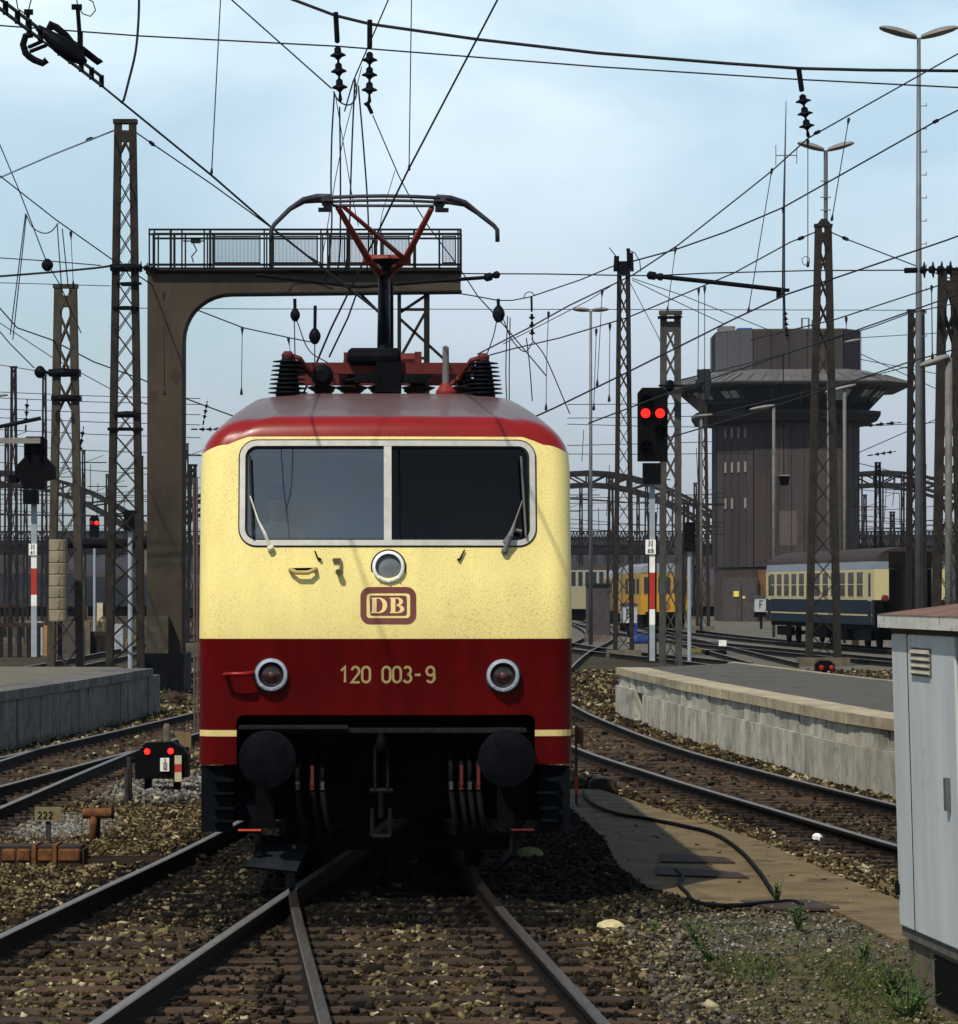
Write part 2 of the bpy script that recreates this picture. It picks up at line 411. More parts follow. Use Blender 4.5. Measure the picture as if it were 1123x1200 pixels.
# concrete walkway beside the right-hand track
WALK = speckle(mat('walkway_concrete', (.145, .103, .048), .95, amt=.35, scale=1.6, bump=.15, detail=10), (.045, .033, .019), 1.5, .56, .7)
speckle(WALK, (.15, .12, .075), 28, .64, .5)
wr = [(1.50, 50), (1.87, 46.8), (2.36, 43), (2.79, 39.7), (3.1, 35), (3.34, 32.3), (3.72, 28.5)]
wl = [(2.95, 28.5), (2.74, 31.2), (1.85, 31.55), (1.40, 33.5), (1.25, 36), (1.25, 40), (1.10, 44), (.85, 50)]
b = MB()
poly = wr + wl
b.prism(poly, (0, 0, GZ - .05), (1, 0, 0), (0, 1, 0), (0, 0, .075))
tag(b.build('walkway', WALK), kind='structure')
def in_poly(x, y, P):
    c = False; n = len(P); j = n - 1
    for i in range(n):
        if (P[i][1] > y) != (P[j][1] > y) and x < (P[j][0]-P[i][0])*(y-P[i][1])/(P[j][1]-P[i][1]) + P[i][0]: c = not c
        j = i
    return c

# ---- rails
RAILPROF = [(-.07, -.17), (.07, -.17), (.07, -.155), (.012, -.13), (.012, -.045), (.036, -.035), (.036, -.006), (.026, 0), (-.026, 0), (-.036, -.006), (-.036, -.035), (-.012, -.045), (-.012, -.13), (-.07, -.155)]
RUSTTOP = mat('dull_rail_top', (.055, .046, .040), .5, .3, amt=.5, scale=9, stretch=(4, .3, 1))
def rail(path, parent, top=None, shade_top=False):
    b = MB(); n = len(RAILPROF); rings = []
    for i, p in enumerate(path):
        t = (path[min(i+1, len(path)-1)] - path[max(i-1, 0)]).normalized(); s = Vector((t.y, -t.x, 0))
        rings.append([b.v(p + s*x + Vector((0, 0, z))) for x, z in RAILPROF])
    for A, B in zip(rings, rings[1:]):
        for k in range(n):
            b.face([A[k], A[(k+1) % n], B[(k+1) % n], B[k]], (2 if shade_top and 29.4 < A[0].co.y < 58 else 1) if k in (6, 7, 8) else 0)  # rail tops blackened within the painted shade at the nose
    b.face(rings[0]); b.face(rings[-1][::-1])
    return b.build('rail', [RAILSIDE, top or RAILTOP, RAILSIDE], parent)
def cut(path, y0, y1): return [p for p in path if y0 <= p.y <= y1]
SLEEPERS = []
sleeper_mesh = {}
def sleeper(parent, x0, x1, y, rz=0.0):
    L = round((x1 - x0)*4)/4
    if L not in sleeper_mesh:
        b = MB(); b.box((0, 0, 0), (L, .27, .16)); bmesh.ops.bevel(b.bm, geom=b.bm.edges[:], offset=.012, segments=1, affect='EDGES')
        o = b.build('sleeper', SLEEPER, parent, local=True); sleeper_mesh[L] = o.data
    else:
        o = bpy.data.objects.new('sleeper', sleeper_mesh[L]); COL.objects.link(o); o.parent = parent
    pl = world_loc(parent)
    if y > 29.4 and parent is sw: o.material_slots[0].link = 'OBJECT'; o.material_slots[0].material = SHADESLEEPER
    o.location = Vector(((x0+x1)/2, y, GZ - .048 + rnd.uniform(-.006, .006))) - pl
    o.rotation_euler = (0, 0, rz + rnd.uniform(-.012, .012))
    SLEEPERS.append((x0, x1, y))
    return o
CLIP = []
def clips(sl):
    """the chairs that hold the two rails on one sleeper"""
    for d in (-.75, .75):
        if not CLIP:
            b = MB()
            b.box((0, 0, 0), (.27, .11, .05))
            o = b.build('rail_chair', RUSTD, sl, local=True); CLIP.append(o.data)
        else:
            o = bpy.data.objects.new('rail_chair', CLIP[0]); COL.objects.link(o); o.parent = sl
        o.location = (d, 0, .085)

sw = thing('railway_turnout', 'rail turnout with two diverging tracks meeting under the red locomotive', 'railway track', (0, 22, GZ))
for d in (-.75, .75):
    rail(offset(cut(MAIN, 12, 70), d), sw, RUSTTOP, True); rail(offset(cut(DIVG, 12, 60.5), d), sw)
yy, sl = 14.2, []
while yy < 47:
    xm, xd = interp_x(MAIN, yy), interp_x(DIVG, yy)
    if yy > 19.5 and yy < 44:
        if yy < 27.2:
            sleeper(sw, xd - 1.3, xd + 1.28, yy, .06); sleeper(sw, xm - 1.22, xm + 1.3, yy + .04, -.05)
        else: sleeper(sw, xd - 1.3, xm + 1.3, yy)
    sl.append(yy); yy += .63

def track(path, label, group=None, sleep=None, rails=None):
    mid = path[len(path)//2]
    y0 = path[0].y; t = thing('railway_track', label, 'railway track', (path[0].x, max(path[0].y, 20), GZ), group)
    for d in (-.75, .75): rail(offset(path, d), t)
    if sleep:
        y, S = sleep[0], []
        while y < sleep[1]:
            x = interp_x(path, y)
            x2 = interp_x(path, y + .5); rz = -math.atan2(x2 - x, .5)
            clips(sleeper(t, x - 1.25, x + 1.25, y, rz)); y += .63
    return t
track([p for p in RIGHT if p.y > 20], 'curving track along the face of the pale concrete platform', sleep=(35, 75))
track([p for p in LEFT if p.y > 20], 'track running close beside the shaded grey platform wall', sleep=(44, 78))
track([p for p in LEFT2 if p.y > 20], 'short siding track joining the one by the shaded platform', sleep=(40, 52))
track(MAIN[[i for i, p in enumerate(MAIN) if p.y > 70][0]:], 'track continuing behind the red and cream locomotive')
track(CROSS, 'crossover track beyond the end of the lit platform')
track(FAR_A, 'track behind the asphalt platform, in front of the blue coach')
track(FAR_B, 'gravel yard track between the platform and the blue coach')
track(FAR_C, 'yard track the ivory and blue coach stands on')
track(FAR_D, 'yard track the yellow railcar stands on')
track(FAR_E, 'far track behind the shaded platform, nearer the gantry leg')
track(FAR_F, 'far track behind the shaded platform, at the counterweight mast')

# ---- platforms
def strip_wall(name, path, z0, z1, thick, side, m, parent, seg, gap=.04):
    """a wall of cast panels along a path; side = direction (+1 right of travel) the thickness goes"""
    b = MB(); acc = [0]
    for p, q in zip(path, path[1:]): acc.append(acc[-1] + (q-p).length)
    def pos(s):
        for i in range(len(acc)-1):
            if s <= acc[i+1]: return path[i].lerp(path[i+1], (s-acc[i])/max(1e-6, acc[i+1]-acc[i]))
        return path[-1]
    s = 0
    while s < acc[-1] - .05:
        e = min(s + seg*rnd.uniform(.97, 1.03), acc[-1]); a, c = pos(s), pos(e - gap)
        t = (c - a).normalized(); nrm = Vector((t.y, -t.x, 0))*side*thick
        j = rnd.uniform(-.012, .012); a = a + nrm.normalized()*j; c = c + nrm.normalized()*j
        b.hexa([v + Vector((0, 0, z)) for z in (z0, z1) for v in (a, c, c+nrm, a+nrm)])
        s = e
    return b.build(name, m, parent)
pe = spline([(9.9, 25), (7.3, 34.5), (5.95, 42), (5.05, 48.9), (4.65, 52.2), (4.15, 59.3), (3.55, 67.5), (3.05, 76.5), (2.80, 82)], .8)
rp = thing('station_platform', 'sunlit concrete platform with tan coping and asphalt top', 'platform', (6, 60, GZ))
pe_n = pe  # travelling away from the camera: the platform lies to the right
strip_wall('retaining_wall', cut(pe_n, 20, 76.3), GZ - .1, .36, .5, 1, CONC, rp, .5)
strip_wall('end_block', cut(pe_n, 77.6, 82.5), GZ - .1, .40, .5, 1, CONC, rp, 2.2)
strip_wall('facing', offset(cut(pe_n, 20, 82), .05), .365, .615, .4, 1, CONC, rp, .8)
strip_wall('coping', offset(cut(pe_n, 20, 82), .0), .62, .76, .62, 1, COPING, rp, 1.0, .008)
fe = spline([(14.8, 25), (11.5, 40), (9.2, 55), (7.25, 70), (5.80, 85.8), (5.62, 88)], .8)
b = MB(); P = [(p.x + .61, p.y) for p in pe_n if p.y <= 82] + [(5.9, 87.6)] + [(p.x - .15, p.y) for p in reversed(fe) if p.y < 87]
b.prism(P, (0, 0, GZ), (1, 0, 0), (0, 1, 0), (0, 0, .755 - GZ)); b.build('paving', ASPH, rp)
strip_wall('white_edging', offset(cut(fe, 25, 88), -.16), .60, .762, .16, 1, COPING, rp, 1.2, .006)
b = MB(); b.box2((3.42, 81.9, GZ), (5.9, 82.25, .70)); b.build('end_wall', CONC, rp)

le = spline([(-10.6, 25), (-9.2, 40), (-8.35, 51), (-7.47, 62.5), (-6.95, 72), (-6.57, 82.5)], .8)
lp = thing('station_platform', 'shaded grey concrete platform end under the lattice masts', 'platform', (-8, 62, GZ))
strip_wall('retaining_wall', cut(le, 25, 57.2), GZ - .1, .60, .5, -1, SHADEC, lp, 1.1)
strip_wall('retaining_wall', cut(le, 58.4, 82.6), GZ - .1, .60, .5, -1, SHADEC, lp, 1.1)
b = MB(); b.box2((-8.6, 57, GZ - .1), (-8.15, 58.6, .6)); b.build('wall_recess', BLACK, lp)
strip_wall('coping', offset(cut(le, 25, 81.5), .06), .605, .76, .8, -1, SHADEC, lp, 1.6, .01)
b = MB(); P = [(p.x - .72, p.y) for p in le if p.y <= 82.5] + [(-15, 84), (-19, 25)]
b.prism(P, (0, 0, GZ), (1, 0, 0), (0, 1, 0), (0, 0, .755 - GZ)); b.build('paving', PALEASPH, lp)
PLAT_POLYS = [[(p.x - .1, p.y) for p in pe_n] + [(20, 88), (20, 25)], [(p.x + .1, p.y) for p in le] + [(-25, 84), (-25, 25)]]

# ---- ballast stones (nobody could count them): one mesh of small rocks
def stone_mat():
    m = bpy.data.materials.new('ballast_stone'); m.use_nodes = True
    nt = m.node_tree; b = nt.nodes['Principled BSDF']; b.inputs['Roughness'].default_value = .9; b.inputs['Specular IOR Level'].default_value = .12
    ge = nt.nodes.new('ShaderNodeNewGeometry'); cr = nt.nodes.new('ShaderNodeValToRGB'); e = cr.color_ramp.elements
    e[0].position = 0; e[0].color = (.010, .0065, .0035, 1); e[1].position = 1; e[1].color = (.42, .37, .23, 1)
    for p, c in ((.30, (.022, .013, .006)), (.55, (.054, .036, .015)), (.76, (.112, .083, .036)), (.94, (.19, .15, .076))):
        q = e.new(p); q.color = (*c, 1)
    nt.links.new(ge.outputs['Random Per Island'], cr.inputs['Fac'])
    at_ = nt.nodes.new('ShaderNodeAttribute'); at_.attribute_name = 'tone'
    mx = nt.nodes.new('ShaderNodeMix'); mx.data_type = 'RGBA'; mx.blend_type = 'MIX'; mx.inputs['B'].default_value = (.24, .235, .225, 1)
    nt.links.new(at_.outputs['Fac'], mx.inputs['Factor']); nt.links.new(cr.outputs['Color'], mx.inputs['A'])
    at2 = nt.nodes.new('ShaderNodeAttribute'); at2.attribute_name = 'oil_shade'
    m2 = nt.nodes.new('ShaderNodeMix'); m2.data_type = 'RGBA'; m2.inputs['B'].default_value = (.002, .0019, .0019, 1)
    nt.links.new(at2.outputs['Fac'], m2.inputs['Factor']); nt.links.new(mx.outputs['Result'], m2.inputs['A'])
    nt.links.new(m2.outputs['Result'], b.inputs['Base Color'])
    return m
def ballast():
    rg = np.random.default_rng(3)
    t = (1 + 5**.5)/2
    ico = np.array([(-1,t,0),(1,t,0),(-1,-t,0),(1,-t,0),(0,-1,t),(0,1,t),(0,-1,-t),(0,1,-t),(t,0,-1),(t,0,1),(-t,0,-1),(-t,0,1)], float); ico /= np.linalg.norm(ico[0])
    ico = np.array([(x, y, z) for z in (-1, 1) for x, y in ((-1,-1),(1,-1),(1,1),(-1,1))], float)*.66
    fc = np.array([(0,11,5),(0,5,1),(0,1,7),(0,7,10),(0,10,11),(1,5,9),(5,11,4),(11,10,2),(10,7,6),(7,1,8),(3,9,4),(3,4,2),(3,2,6),(3,6,8),(3,8,9),(4,9,5),(2,4,11),(6,2,10),(8,6,7),(9,8,1)])
    fc = np.array([(0,2,1),(0,3,2),(4,5,6),(4,6,7),(0,1,5),(0,5,4),(1,2,6),(1,6,5),(2,3,7),(2,7,6),(3,0,4),(3,4,7)])
    pts = []
    for n, y0, y1, s in ((150000, 20.3, 46, .0195), (46000, 46, 86, .031), (16000, 86, 125, .05)):
        Y = np.sqrt(rg.uniform(y0**2, y1**2, n)); X = rg.uniform(-.125, .125, n)*Y
        pts.append(np.stack([X, Y, rg.lognormal(np.log(s), .32, n)], 1))
    P = np.concatenate(pts)
    RY = [p.y for p in RIGHT]; RX = [p.x for p in RIGHT]
    paths = [(MAIN, .78), (DIVG, .78), (LEFT, .78), (LEFT2, .78), (RIGHT, .78)]
    Xc = [np.interp(P[:, 1], [p.y for p in q], [p.x for p in q], left=99, right=99) for q, _ in paths]
    keep = np.ones(len(P), bool); oil_shade = np.zeros(len(P)); tone = np.zeros(len(P)); zup = np.zeros(len(P))
    for xc, lim in zip(Xc, (99, 60.5, 99, 60, 99)):
        for d in (-.75, .75):
            near = (np.abs(P[:, 0] - xc - d) < .10) & (P[:, 1] < lim); keep &= ~near
            web = (np.abs(P[:, 0] - xc - d) < .33) & (P[:, 1] < lim); oil_shade = np.maximum(oil_shade, web*.86)  # stones beside each rail darkened in place of its shadow
    SY = np.array([s[2] for s in SLEEPERS]); S0 = np.array([s[0] for s in SLEEPERS]); S1 = np.array([s[1] for s in SLEEPERS])
    for i in range(len(P)):
        x, y, s = P[i]
        if in_poly(x, y, poly) or any(in_poly(x, y, q) for q in PLAT_POLYS): keep[i] = keep[i] and rg.random() < .012 and not any(in_poly(x, y, q) for q in PLAT_POLYS); continue
        on = np.any((np.abs(SY - y) < .15) & (S0 < x) & (x < S1))
        if on: keep[i] = keep[i] and rg.random() < .15; zup[i] = .025
        if x > 1.05 and y < 31.4 and x < 5:                       # weedy soil on the right: only a scatter
            k = .24 + .7*max(0, 1 - abs(x - 1.25)/.85) if y < 29 else .42
            keep[i] = keep[i] and rg.random() < k; P[i, 2] = s*(.95 if x < 1.5 else .62)
            tone[i] = rg.random()**2*.35
            if 27.5 < y < 30.3 and x > 1.6: tone[i] = rg.random()*.65
        def blob(cx, cy, rx, ry): return max(0, 1 - ((x-cx)/rx)**2 - ((y-cy)/ry)**2)
        w = max(blob(-3.9, 50.5, 1.1, 4.2), blob(-4.45, 42.2, .75, 2.6), blob(-2.75, 22.2, .5, .5), blob(-2.15, 22.4, .3, .4), blob(-3.6, 52, 1, 3))
        tone[i] = max(tone[i], w*rg.uniform(.2, 1))
        o = 0
        xr = np.interp(y, RY, RX)
        if 36 < y and abs(x - xr) < .72: o = .62  # bed of the right track set darker all over
        if y > 30.2: o = max(o, .95*max(0, 1 - ((x + .55)/2.3)**4)) * (1 if y < 60 else 0)*(.0 if x < -2.4 else 1)  # stones blackened to paint in the shade under and around the locomotive
        if -1.9 < x < .9 and 29.2 < y <= 30.2: o = max(o, min(1, (y - 29.2)/.35))
        if .3 < x < 1.75 and 31.0 < y < 46: o = max(o, .97 - max(0, 31.9 - y)*.7)  # locomotive's side shadow deepened in the stone colour
        oil_shade[i] = max(oil_shade[i], o*rg.uniform(.75, 1))
    P, oil_shade, tone, zup = P[keep], oil_shade[keep], tone[keep], zup[keep]; n = len(P)
    sc3 = P[:, 2, None]*rg.uniform(.65, 1.3, (n, 3))*np.array([1, 1, .8])
    V = (ico[None]*rg.uniform(.55, 1.40, (n, 8, 1)) + rg.uniform(-.28, .28, (n, 8, 3))) * sc3[:, None, :]
    a = rg.uniform(0, 2*pi, n); ca, sa = np.cos(a), np.sin(a)
    X = V[..., 0]*ca[:, None] - V[..., 1]*sa[:, None]; Y = V[..., 0]*sa[:, None] + V[..., 1]*ca[:, None]
    b2 = rg.uniform(-.6, .6, n); cb, sb = np.cos(b2), np.sin(b2)
    Z = V[..., 2]*cb[:, None] + X*sb[:, None]; X = X*cb[:, None] - V[..., 2]*sb[:, None]
    W = np.stack([X + P[:, 0, None], Y + P[:, 1, None], Z + (GZ + zup + rg.uniform(-.012, .026, n))[:, None]], -1).reshape(-1, 3)
    T = (fc[None] + (np.arange(n)*8)[:, None, None]).reshape(-1, 3)
    me = bpy.data.meshes.new('ballast_stones')
    me.vertices.add(len(W)); me.vertices.foreach_set('co', W.astype(np.float32).ravel())
    me.loops.add(T.size); me.loops.foreach_set('vertex_index', T.astype(np.int32).ravel())
    me.polygons.add(len(T)); me.polygons.foreach_set('loop_start', (np.arange(len(T))*3).astype(np.int32))
    for nm, arr in (('tone', tone), ('oil_shade', oil_shade)):
        A = me.attributes.new(nm, 'FLOAT', 'POINT'); A.data.foreach_set('value', np.repeat(arr, 8).astype(np.float32))
    me.update(); me.validate(); me.materials.append(stone_mat())
    o = bpy.data.objects.new('ballast_stones', me); COL.objects.link(o)
    tag(o, 'loose brown and grey track ballast between the rails', 'ballast', kind='stuff')
ballast()
# ================================================================ LOCOMOTIVE (local frame: -y towards the camera, y = 0 at the front crease)
LX, LY, LS = -0.73, 31.5, -.03
loco = thing('electric_locomotive', 'red and cream electric locomotive with raised pantograph, facing the camera', 'locomotive', (LX, LY, 0), rz=.03)
def lu(px, y=0.0):
    Y = LY + y; return (px - CX)/F*Y - LX - LS*y
LEV = [  # z at front, z at sides, y of the front, half width, corner radius
 (.956, .956, .10, 1.475, .16), (1.40, 1.40, .053, 1.475, .16), (1.950, 1.950, .002, 1.475, .17), (1.958, 1.958, .0, 1.475, .17), (2.45, 2.42, .105, 1.475, .18), (2.95, 2.88, .205, 1.475, .19), (3.40, 3.30, .303, 1.474, .20),
 (3.552, 3.415, .334, 1.466, .21), (3.559, 3.422, .336, 1.465, .21), (3.605, 3.49, .348, 1.445, .22), (3.66, 3.565, .378, 1.400, .24), (3.70, 3.63, .425, 1.345, .26), (3.722, 3.675, .50, 1.300, .28), (3.728, 3.684, .53, 1.29, .28),
 (3.80, 3.775, 1.0, 1.225, .30), (3.90, 3.875, 1.6, 1.135, .30), (3.985, 3.945, 2.2, 1.075, .30)]
BULGE = .10
def fy(z):
    for a, b in zip(LEV, LEV[1:]):
        if a[0] <= z <= b[0]: return a[2] + (b[2]-a[2])*(z-a[0])/(b[0]-a[0])
    return LEV[0][2]
def lz(py):
    z = 2.5
    for _ in range(8): z = H - (py - HOR)/F*(LY + fy(z))
    return z
def face_pt(u, z, off=0.0):
    y = fy(z) + BULGE*(u/1.475)**2
    sl = (fy(z + .02) - fy(z - .02))/.04; n = Vector((-2*BULGE*u/1.475**2, -1, sl)); n.normalize(); n = Vector((n.x if n.y < 0 else -n.x, n.y, n.z))
    return Vector((u, y, z)) + Vector((2*BULGE*u/1.475**2, -1, sl)).normalized()*off
YB = 19.0
def ring(l):
    zf, zs, yo, hw, r = l; out = []
    yc = yo + BULGE + r
    for y in (YB, 12, 6, 3.2):
        out.append((-hw, y, zs))
    for k in range(0, 9):
        a = pi/2*k/8; u = -hw + r - r*cos(a); 
        t = k/8; t = t*t*(3-2*t)
        yy = yo + BULGE*((hw - r)/hw)**2*1.0 + r - r*sin(a)
        out.append((u, yy, zs + (zf - zs)*t*.55))
    m = 30; ue = hw - r
    for k in range(1, m):
        u = -ue + 2*ue*k/m; q = min(1, (1 - abs(u)/ue)*8); q = q*q*(3-2*q)
        out.append((u, yo + BULGE*(u/hw)**2, zs + (zf - zs)*(.55 + .45*q)))
    half = out[:13]
    return out + [(-u, y, z) for u, y, z in reversed(half)]
b = MB(); rings = []
for l in LEV: rings.append([b.v(p) for p in ring(l)])
n = len(rings[0])
for i, (A, B) in enumerate(zip(rings, rings[1:])):
    mi = 1 if i < 2 else (0 if i < 7 else (2 if i < 12 else 3))
    for k in range(n-1): b.face([A[k], A[k+1], B[k+1], B[k]], mi)
top = rings[-1]; bot = rings[0]
for k in range(n//2): 
    if k < n-2-k: b.face([top[k], top[k+1], top[n-2-k], top[n-1-k]], 3)
for k in range(n//2):
    if k < n-2-k: b.face([bot[k], bot[k+1], bot[n-2-k], bot[n-1-k]], 1)
b.face([R_[0] for R_ in rings] + [R_[-1] for R_ in reversed(rings)], 1)
body = b.build('body', [CREAM, RED, ROOFRED, ROOFGREY, CABDARK, CABGREY, UNDER], loco, smooth=True, local=True, auto=38)
bm = bmesh.new(); bm.from_mesh(body.data); bmesh.ops.remove_doubles(bm, verts=bm.verts, dist=1e-5); bmesh.ops.recalc_face_normals(bm, faces=bm.faces); bm.to_mesh(body.data); bm.free()

# openings: cab void, windscreen, cab side windows, buffer beam recess
WU0, WU1, WZ0, WZ1 = lu(281, .2), lu(628, .2), lz(639.5), lz(516.5)
WCU, WCZ, WW, WH = (WU0+WU1)/2, (WZ0+WZ1)/2, WU1-WU0, WZ1-WZ0
FR = .043
def rounded(w, h, r, n=6, cu=0, cz=0): return [(cu + x, cz + z) for x, z in poly_fillet(w, h, r, n)]
def cutter(polys, m):
    b = MB(); b.mi = 0
    for args in polys: b.prism(*args)
    return b.build('cutter', [m], None, local=True)
def boolean(o, c):
    md = o.modifiers.new('cut', 'BOOLEAN'); md.object = c; md.operation = 'DIFFERENCE'; md.solver = 'EXACT'
    try: md.material_mode = 'TRANSFER'
    except Exception: pass
    c.parent = o.parent; bpy.context.view_layer.update()
    dg = bpy.context.evaluated_depsgraph_get(); me = bpy.data.meshes.new_from_object(o.evaluated_get(dg), depsgraph=dg)
    o.modifiers.clear(); old = o.data; o.data = me; bpy.data.objects.remove(c)
X_, Z_, Y_ = (1, 0, 0), (0, 0, 1), (0, 1, 0)
boolean(body, cutter([(rounded(2.70, 1.75, .05, 2, 0, 2.60), (0, .62, 0), X_, Z_, (0, 1.35, 0))], CABDARK))
boolean(body, cutter([(rounded(WW - FR*1.1, WH - FR*1.1, .10, 6, WCU, WCZ), (0, -.6, 0), X_, Z_, (0, 1.6, 0))], CABDARK))
boolean(body, cutter([(rounded(.62, .62, .08, 4, 1.22, 2.98), (-2, 0, 0), Y_, Z_, (4, 0, 0))], RUBBER))
BU0, BU1, BZ = lu(277, .05), lu(628, .05), lz(838)
boolean(body, cutter([(rounded(BU1-BU0, 1.0, .06, 5, (BU0+BU1)/2, BZ - .5), (0, -.6, 0), X_, Z_, (0, 1.35, 0))], UNDER))
body.data.set_sharp_from_angle(angle=R(30))
# cab lining: pale half stands in for the left pane's reflection, other half dark
b = MB(); b.box2((-1.33, 1.90, 1.9), (.0, 1.94, 3.45)); b.box2((-1.34, .7, 1.9), (-1.325, 1.2, 2.65)); b.box2((-1.32, .66, 3.40), (0, 1.9, 3.43))
b.build('cab_lining', CABGREY, loco, local=True)
b = MB(); b.box2((-.02, .95, 1.8), (.02, 1.88, 3.42)); b.box2((.04, 1.86, 1.8), (1.33, 1.94, 3.42))
for u in (.22, .42): b.box2((u, 1.80, 1.9), (u + .035, 1.85, 3.4))
b.build('dark_pane_backing', CABDARK, loco, local=True)  # dark half put in so the right pane reads dark
b = MB(); b.prism([(.72, 1.75), (1.15, 1.75), (1.15, 2.60), (.72, 2.705)], (-1.30, 0, 0), Y_, Z_, (1.27, 0, 0))
b.prism([(.72, 1.75), (1.10, 1.75), (1.10, 2.56), (.72, 2.66)], (.03, 0, 0), Y_, Z_, (1.27, 0, 0))
b.build('driver_desk', mat('desk_pale_green', (.20, .26, .25), .7), loco, local=True)

# windscreen frame, mullion, panes
def dense(P):
    out = []
    for i, p in enumerate(P):
        q = P[(i+1) % len(P)]; out.append(p)
        if i % 9 == 8: out += [(p[0] + (q[0]-p[0])*k/16, p[1] + (q[1]-p[1])*k/16) for k in range(1, 16)]
    return out
def ring_on_face(name, w, h, r, band, cu, cz, o0, o1, m, parent):
    b = MB(); A = dense(rounded(w, h, r, 8, cu, cz)); B = dense(rounded(w - 2*band, h - 2*band, max(r - band, .01), 8, cu, cz)); k = len(A)
    rows = [[b.v(face_pt(u, z, o)) for u, z in P] for P, o in ((A, o0), (A, o1), (B, o1), (B, o0))]
    for P, Q in zip(rows, rows[1:]):
        for i in range(k): b.face([P[i], P[(i+1) % k], Q[(i+1) % k], Q[i]])
    return b.build(name, m, parent, local=True)
wf = ring_on_face('windscreen_frame', WW, WH, .135, FR, WCU, WCZ, -.03, .014, ALU, loco)
ring_on_face('rubber_seal', WW + .022, WH + .022, .146, .014, WCU, WCZ, -.01, .006, RUBBER, wf)
ring_on_face('rubber_seal', WW - 2*FR + .006, WH - 2*FR + .006, .10, .017, WCU, WCZ, -.05, -.004, RUBBER, wf)
mu0, mu1 = lu(450, .2), lu(459, .2)
b = MB(); zs = [WZ0 + FR*.8, WZ1 - FR*.8]
for a, c, o in ((mu0, mu1, .011),):
    q = [face_pt(u, z, oo) for z in zs for oo in (-.04, o) for u in (a, c)]
    v = [b.v(p) for p in q]
    for i in ((0,1,3,2),(4,5,7,6),(2,3,7,6),(0,2,6,4),(1,3,7,5)): b.face([v[j] for j in i])
b.build('mullion', ALU, wf, local=True)
for a, c in ((WU0 + FR*.7, mu0 + .005), (mu1 - .005, WU1 - FR*.7)):
    b = MB(); g = []
    for k in range(9):
        u = a + (c - a)*k/8
        g.append([b.v(face_pt(u, WZ0 + FR*.7 + (WH - 1.4*FR)*j/6, -.022)) for j in range(7)])
    for i in range(8):
        for j in range(6): b.face([g[i][j], g[i+1][j], g[i+1][j+1], g[i][j+1]])
    b.build('windscreen', GLASS_BOOSTED if a < -.5 else GLASS, loco, smooth=True, local=True)
for s in (-1, 1):
    b = MB(); b.box((s*1.468, 1.22, 2.98), (.006, .60, .60)); b.build('side_window', GLASS, loco, local=True)

# driver's seat-side fittings are hidden; wipers
def wiper(arm, blade, m_arm, m_blade, w0, w1):
    P = [face_pt(lu(x, .2), lz(y), o) for x, y, o in arm]
    b = MB(); b.tube(P, [w0, w0*.95, w1, w1*.7][:len(P)], 6)
    b.lathe([(.028, 0), (.028, .03), (.012, .045)], P[0] + Vector((0, .02, 0)), (0, -1, .2), 12)
    w = b.build('wiper', m_arm, loco, local=True)
    b = MB(); B = [face_pt(lu(x, .2), lz(y), .035) for x, y in blade]
    b.bar(B[0], B[1], .016, .03); b.build('wiper_blade', m_blade, w, local=True)
wiper([(318, 644, .03), (312, 628, .07), (304, 612, .07), (294, 583, .05)], [(293, 536), (297, 630)], mat('pale_wiper_arm', (.62, .60, .45), .4), RUBBER, .014, .008)
wiper([(591, 647, .03), (597, 630, .07), (603, 612, .07), (612, 588, .05)], [(611, 536), (616, 630)], mat('grey_wiper_arm', (.12, .125, .13), .55), mat('grey_wiper_blade', (.10, .09, .08), .6), .024, .008)
b = MB(); b.tube([face_pt(lu(592), lz(638), .05), face_pt(lu(602), lz(622), .04), face_pt(lu(612), lz(624), .04)], .02, 6); b.build('wiper_motor_link', mat('grey_wiper_arm', (0, 0, 0)), loco, local=True)

# headlamps
def headlamp(px, py, ro, ri, ring_m, lens_m):
    c = face_pt(lu(px), lz(py), 0); d = Vector((0, -1, 0))
    b = MB(); b.lathe([(ro, -.08), (ro, .035), (ro - .008, .05), (ri + .006, .055), (ri, .045), (ri, -.06)], c, d, 40, closed=False)
    for k in range(3):
        a = -pi/2 + (k - 1)*.75; q = c + Vector((cos(a)*(ro + ri)/2, -.055, sin(a)*(ro + ri)/2)); b.lathe([(.008, -.01), (.008, .006)], q, d, 8)
    h = b.build('headlamp', ring_m, loco, smooth=True, local=True, auto=35)
    b = MB(); b.lathe([(ri*1.01, -.01), (ri*.99, .012), (ri*.7, .026), (ri*.35, .033), (.002, .036)], c, d, 40); b.build('lens', lens_m, h, smooth=True, local=True)
    if lens_m is LENS_DARK:
        b = MB(); b.lathe([(ri*.30, .030), (ri*.22, .040), (.002, .042)], c, d, 20); b.build('bulb', mat('dull_red_bulb', (.10, .035, .028), .3), h, smooth=True, local=True)
    b = MB(); b.lathe([(ro + .012, -.02), (ro + .012, .008)], c, d, 40); b.build('gasket', RUBBER, h, local=True)
headlamp(318, 791, .131, .098, LAMPRING, LENS_DARK); headlamp(590, 792, .131, .098, LAMPRING, LENS_DARK)
headlamp(455.5, 664.5, .128, .100, WHITERING, LENS_GREY)

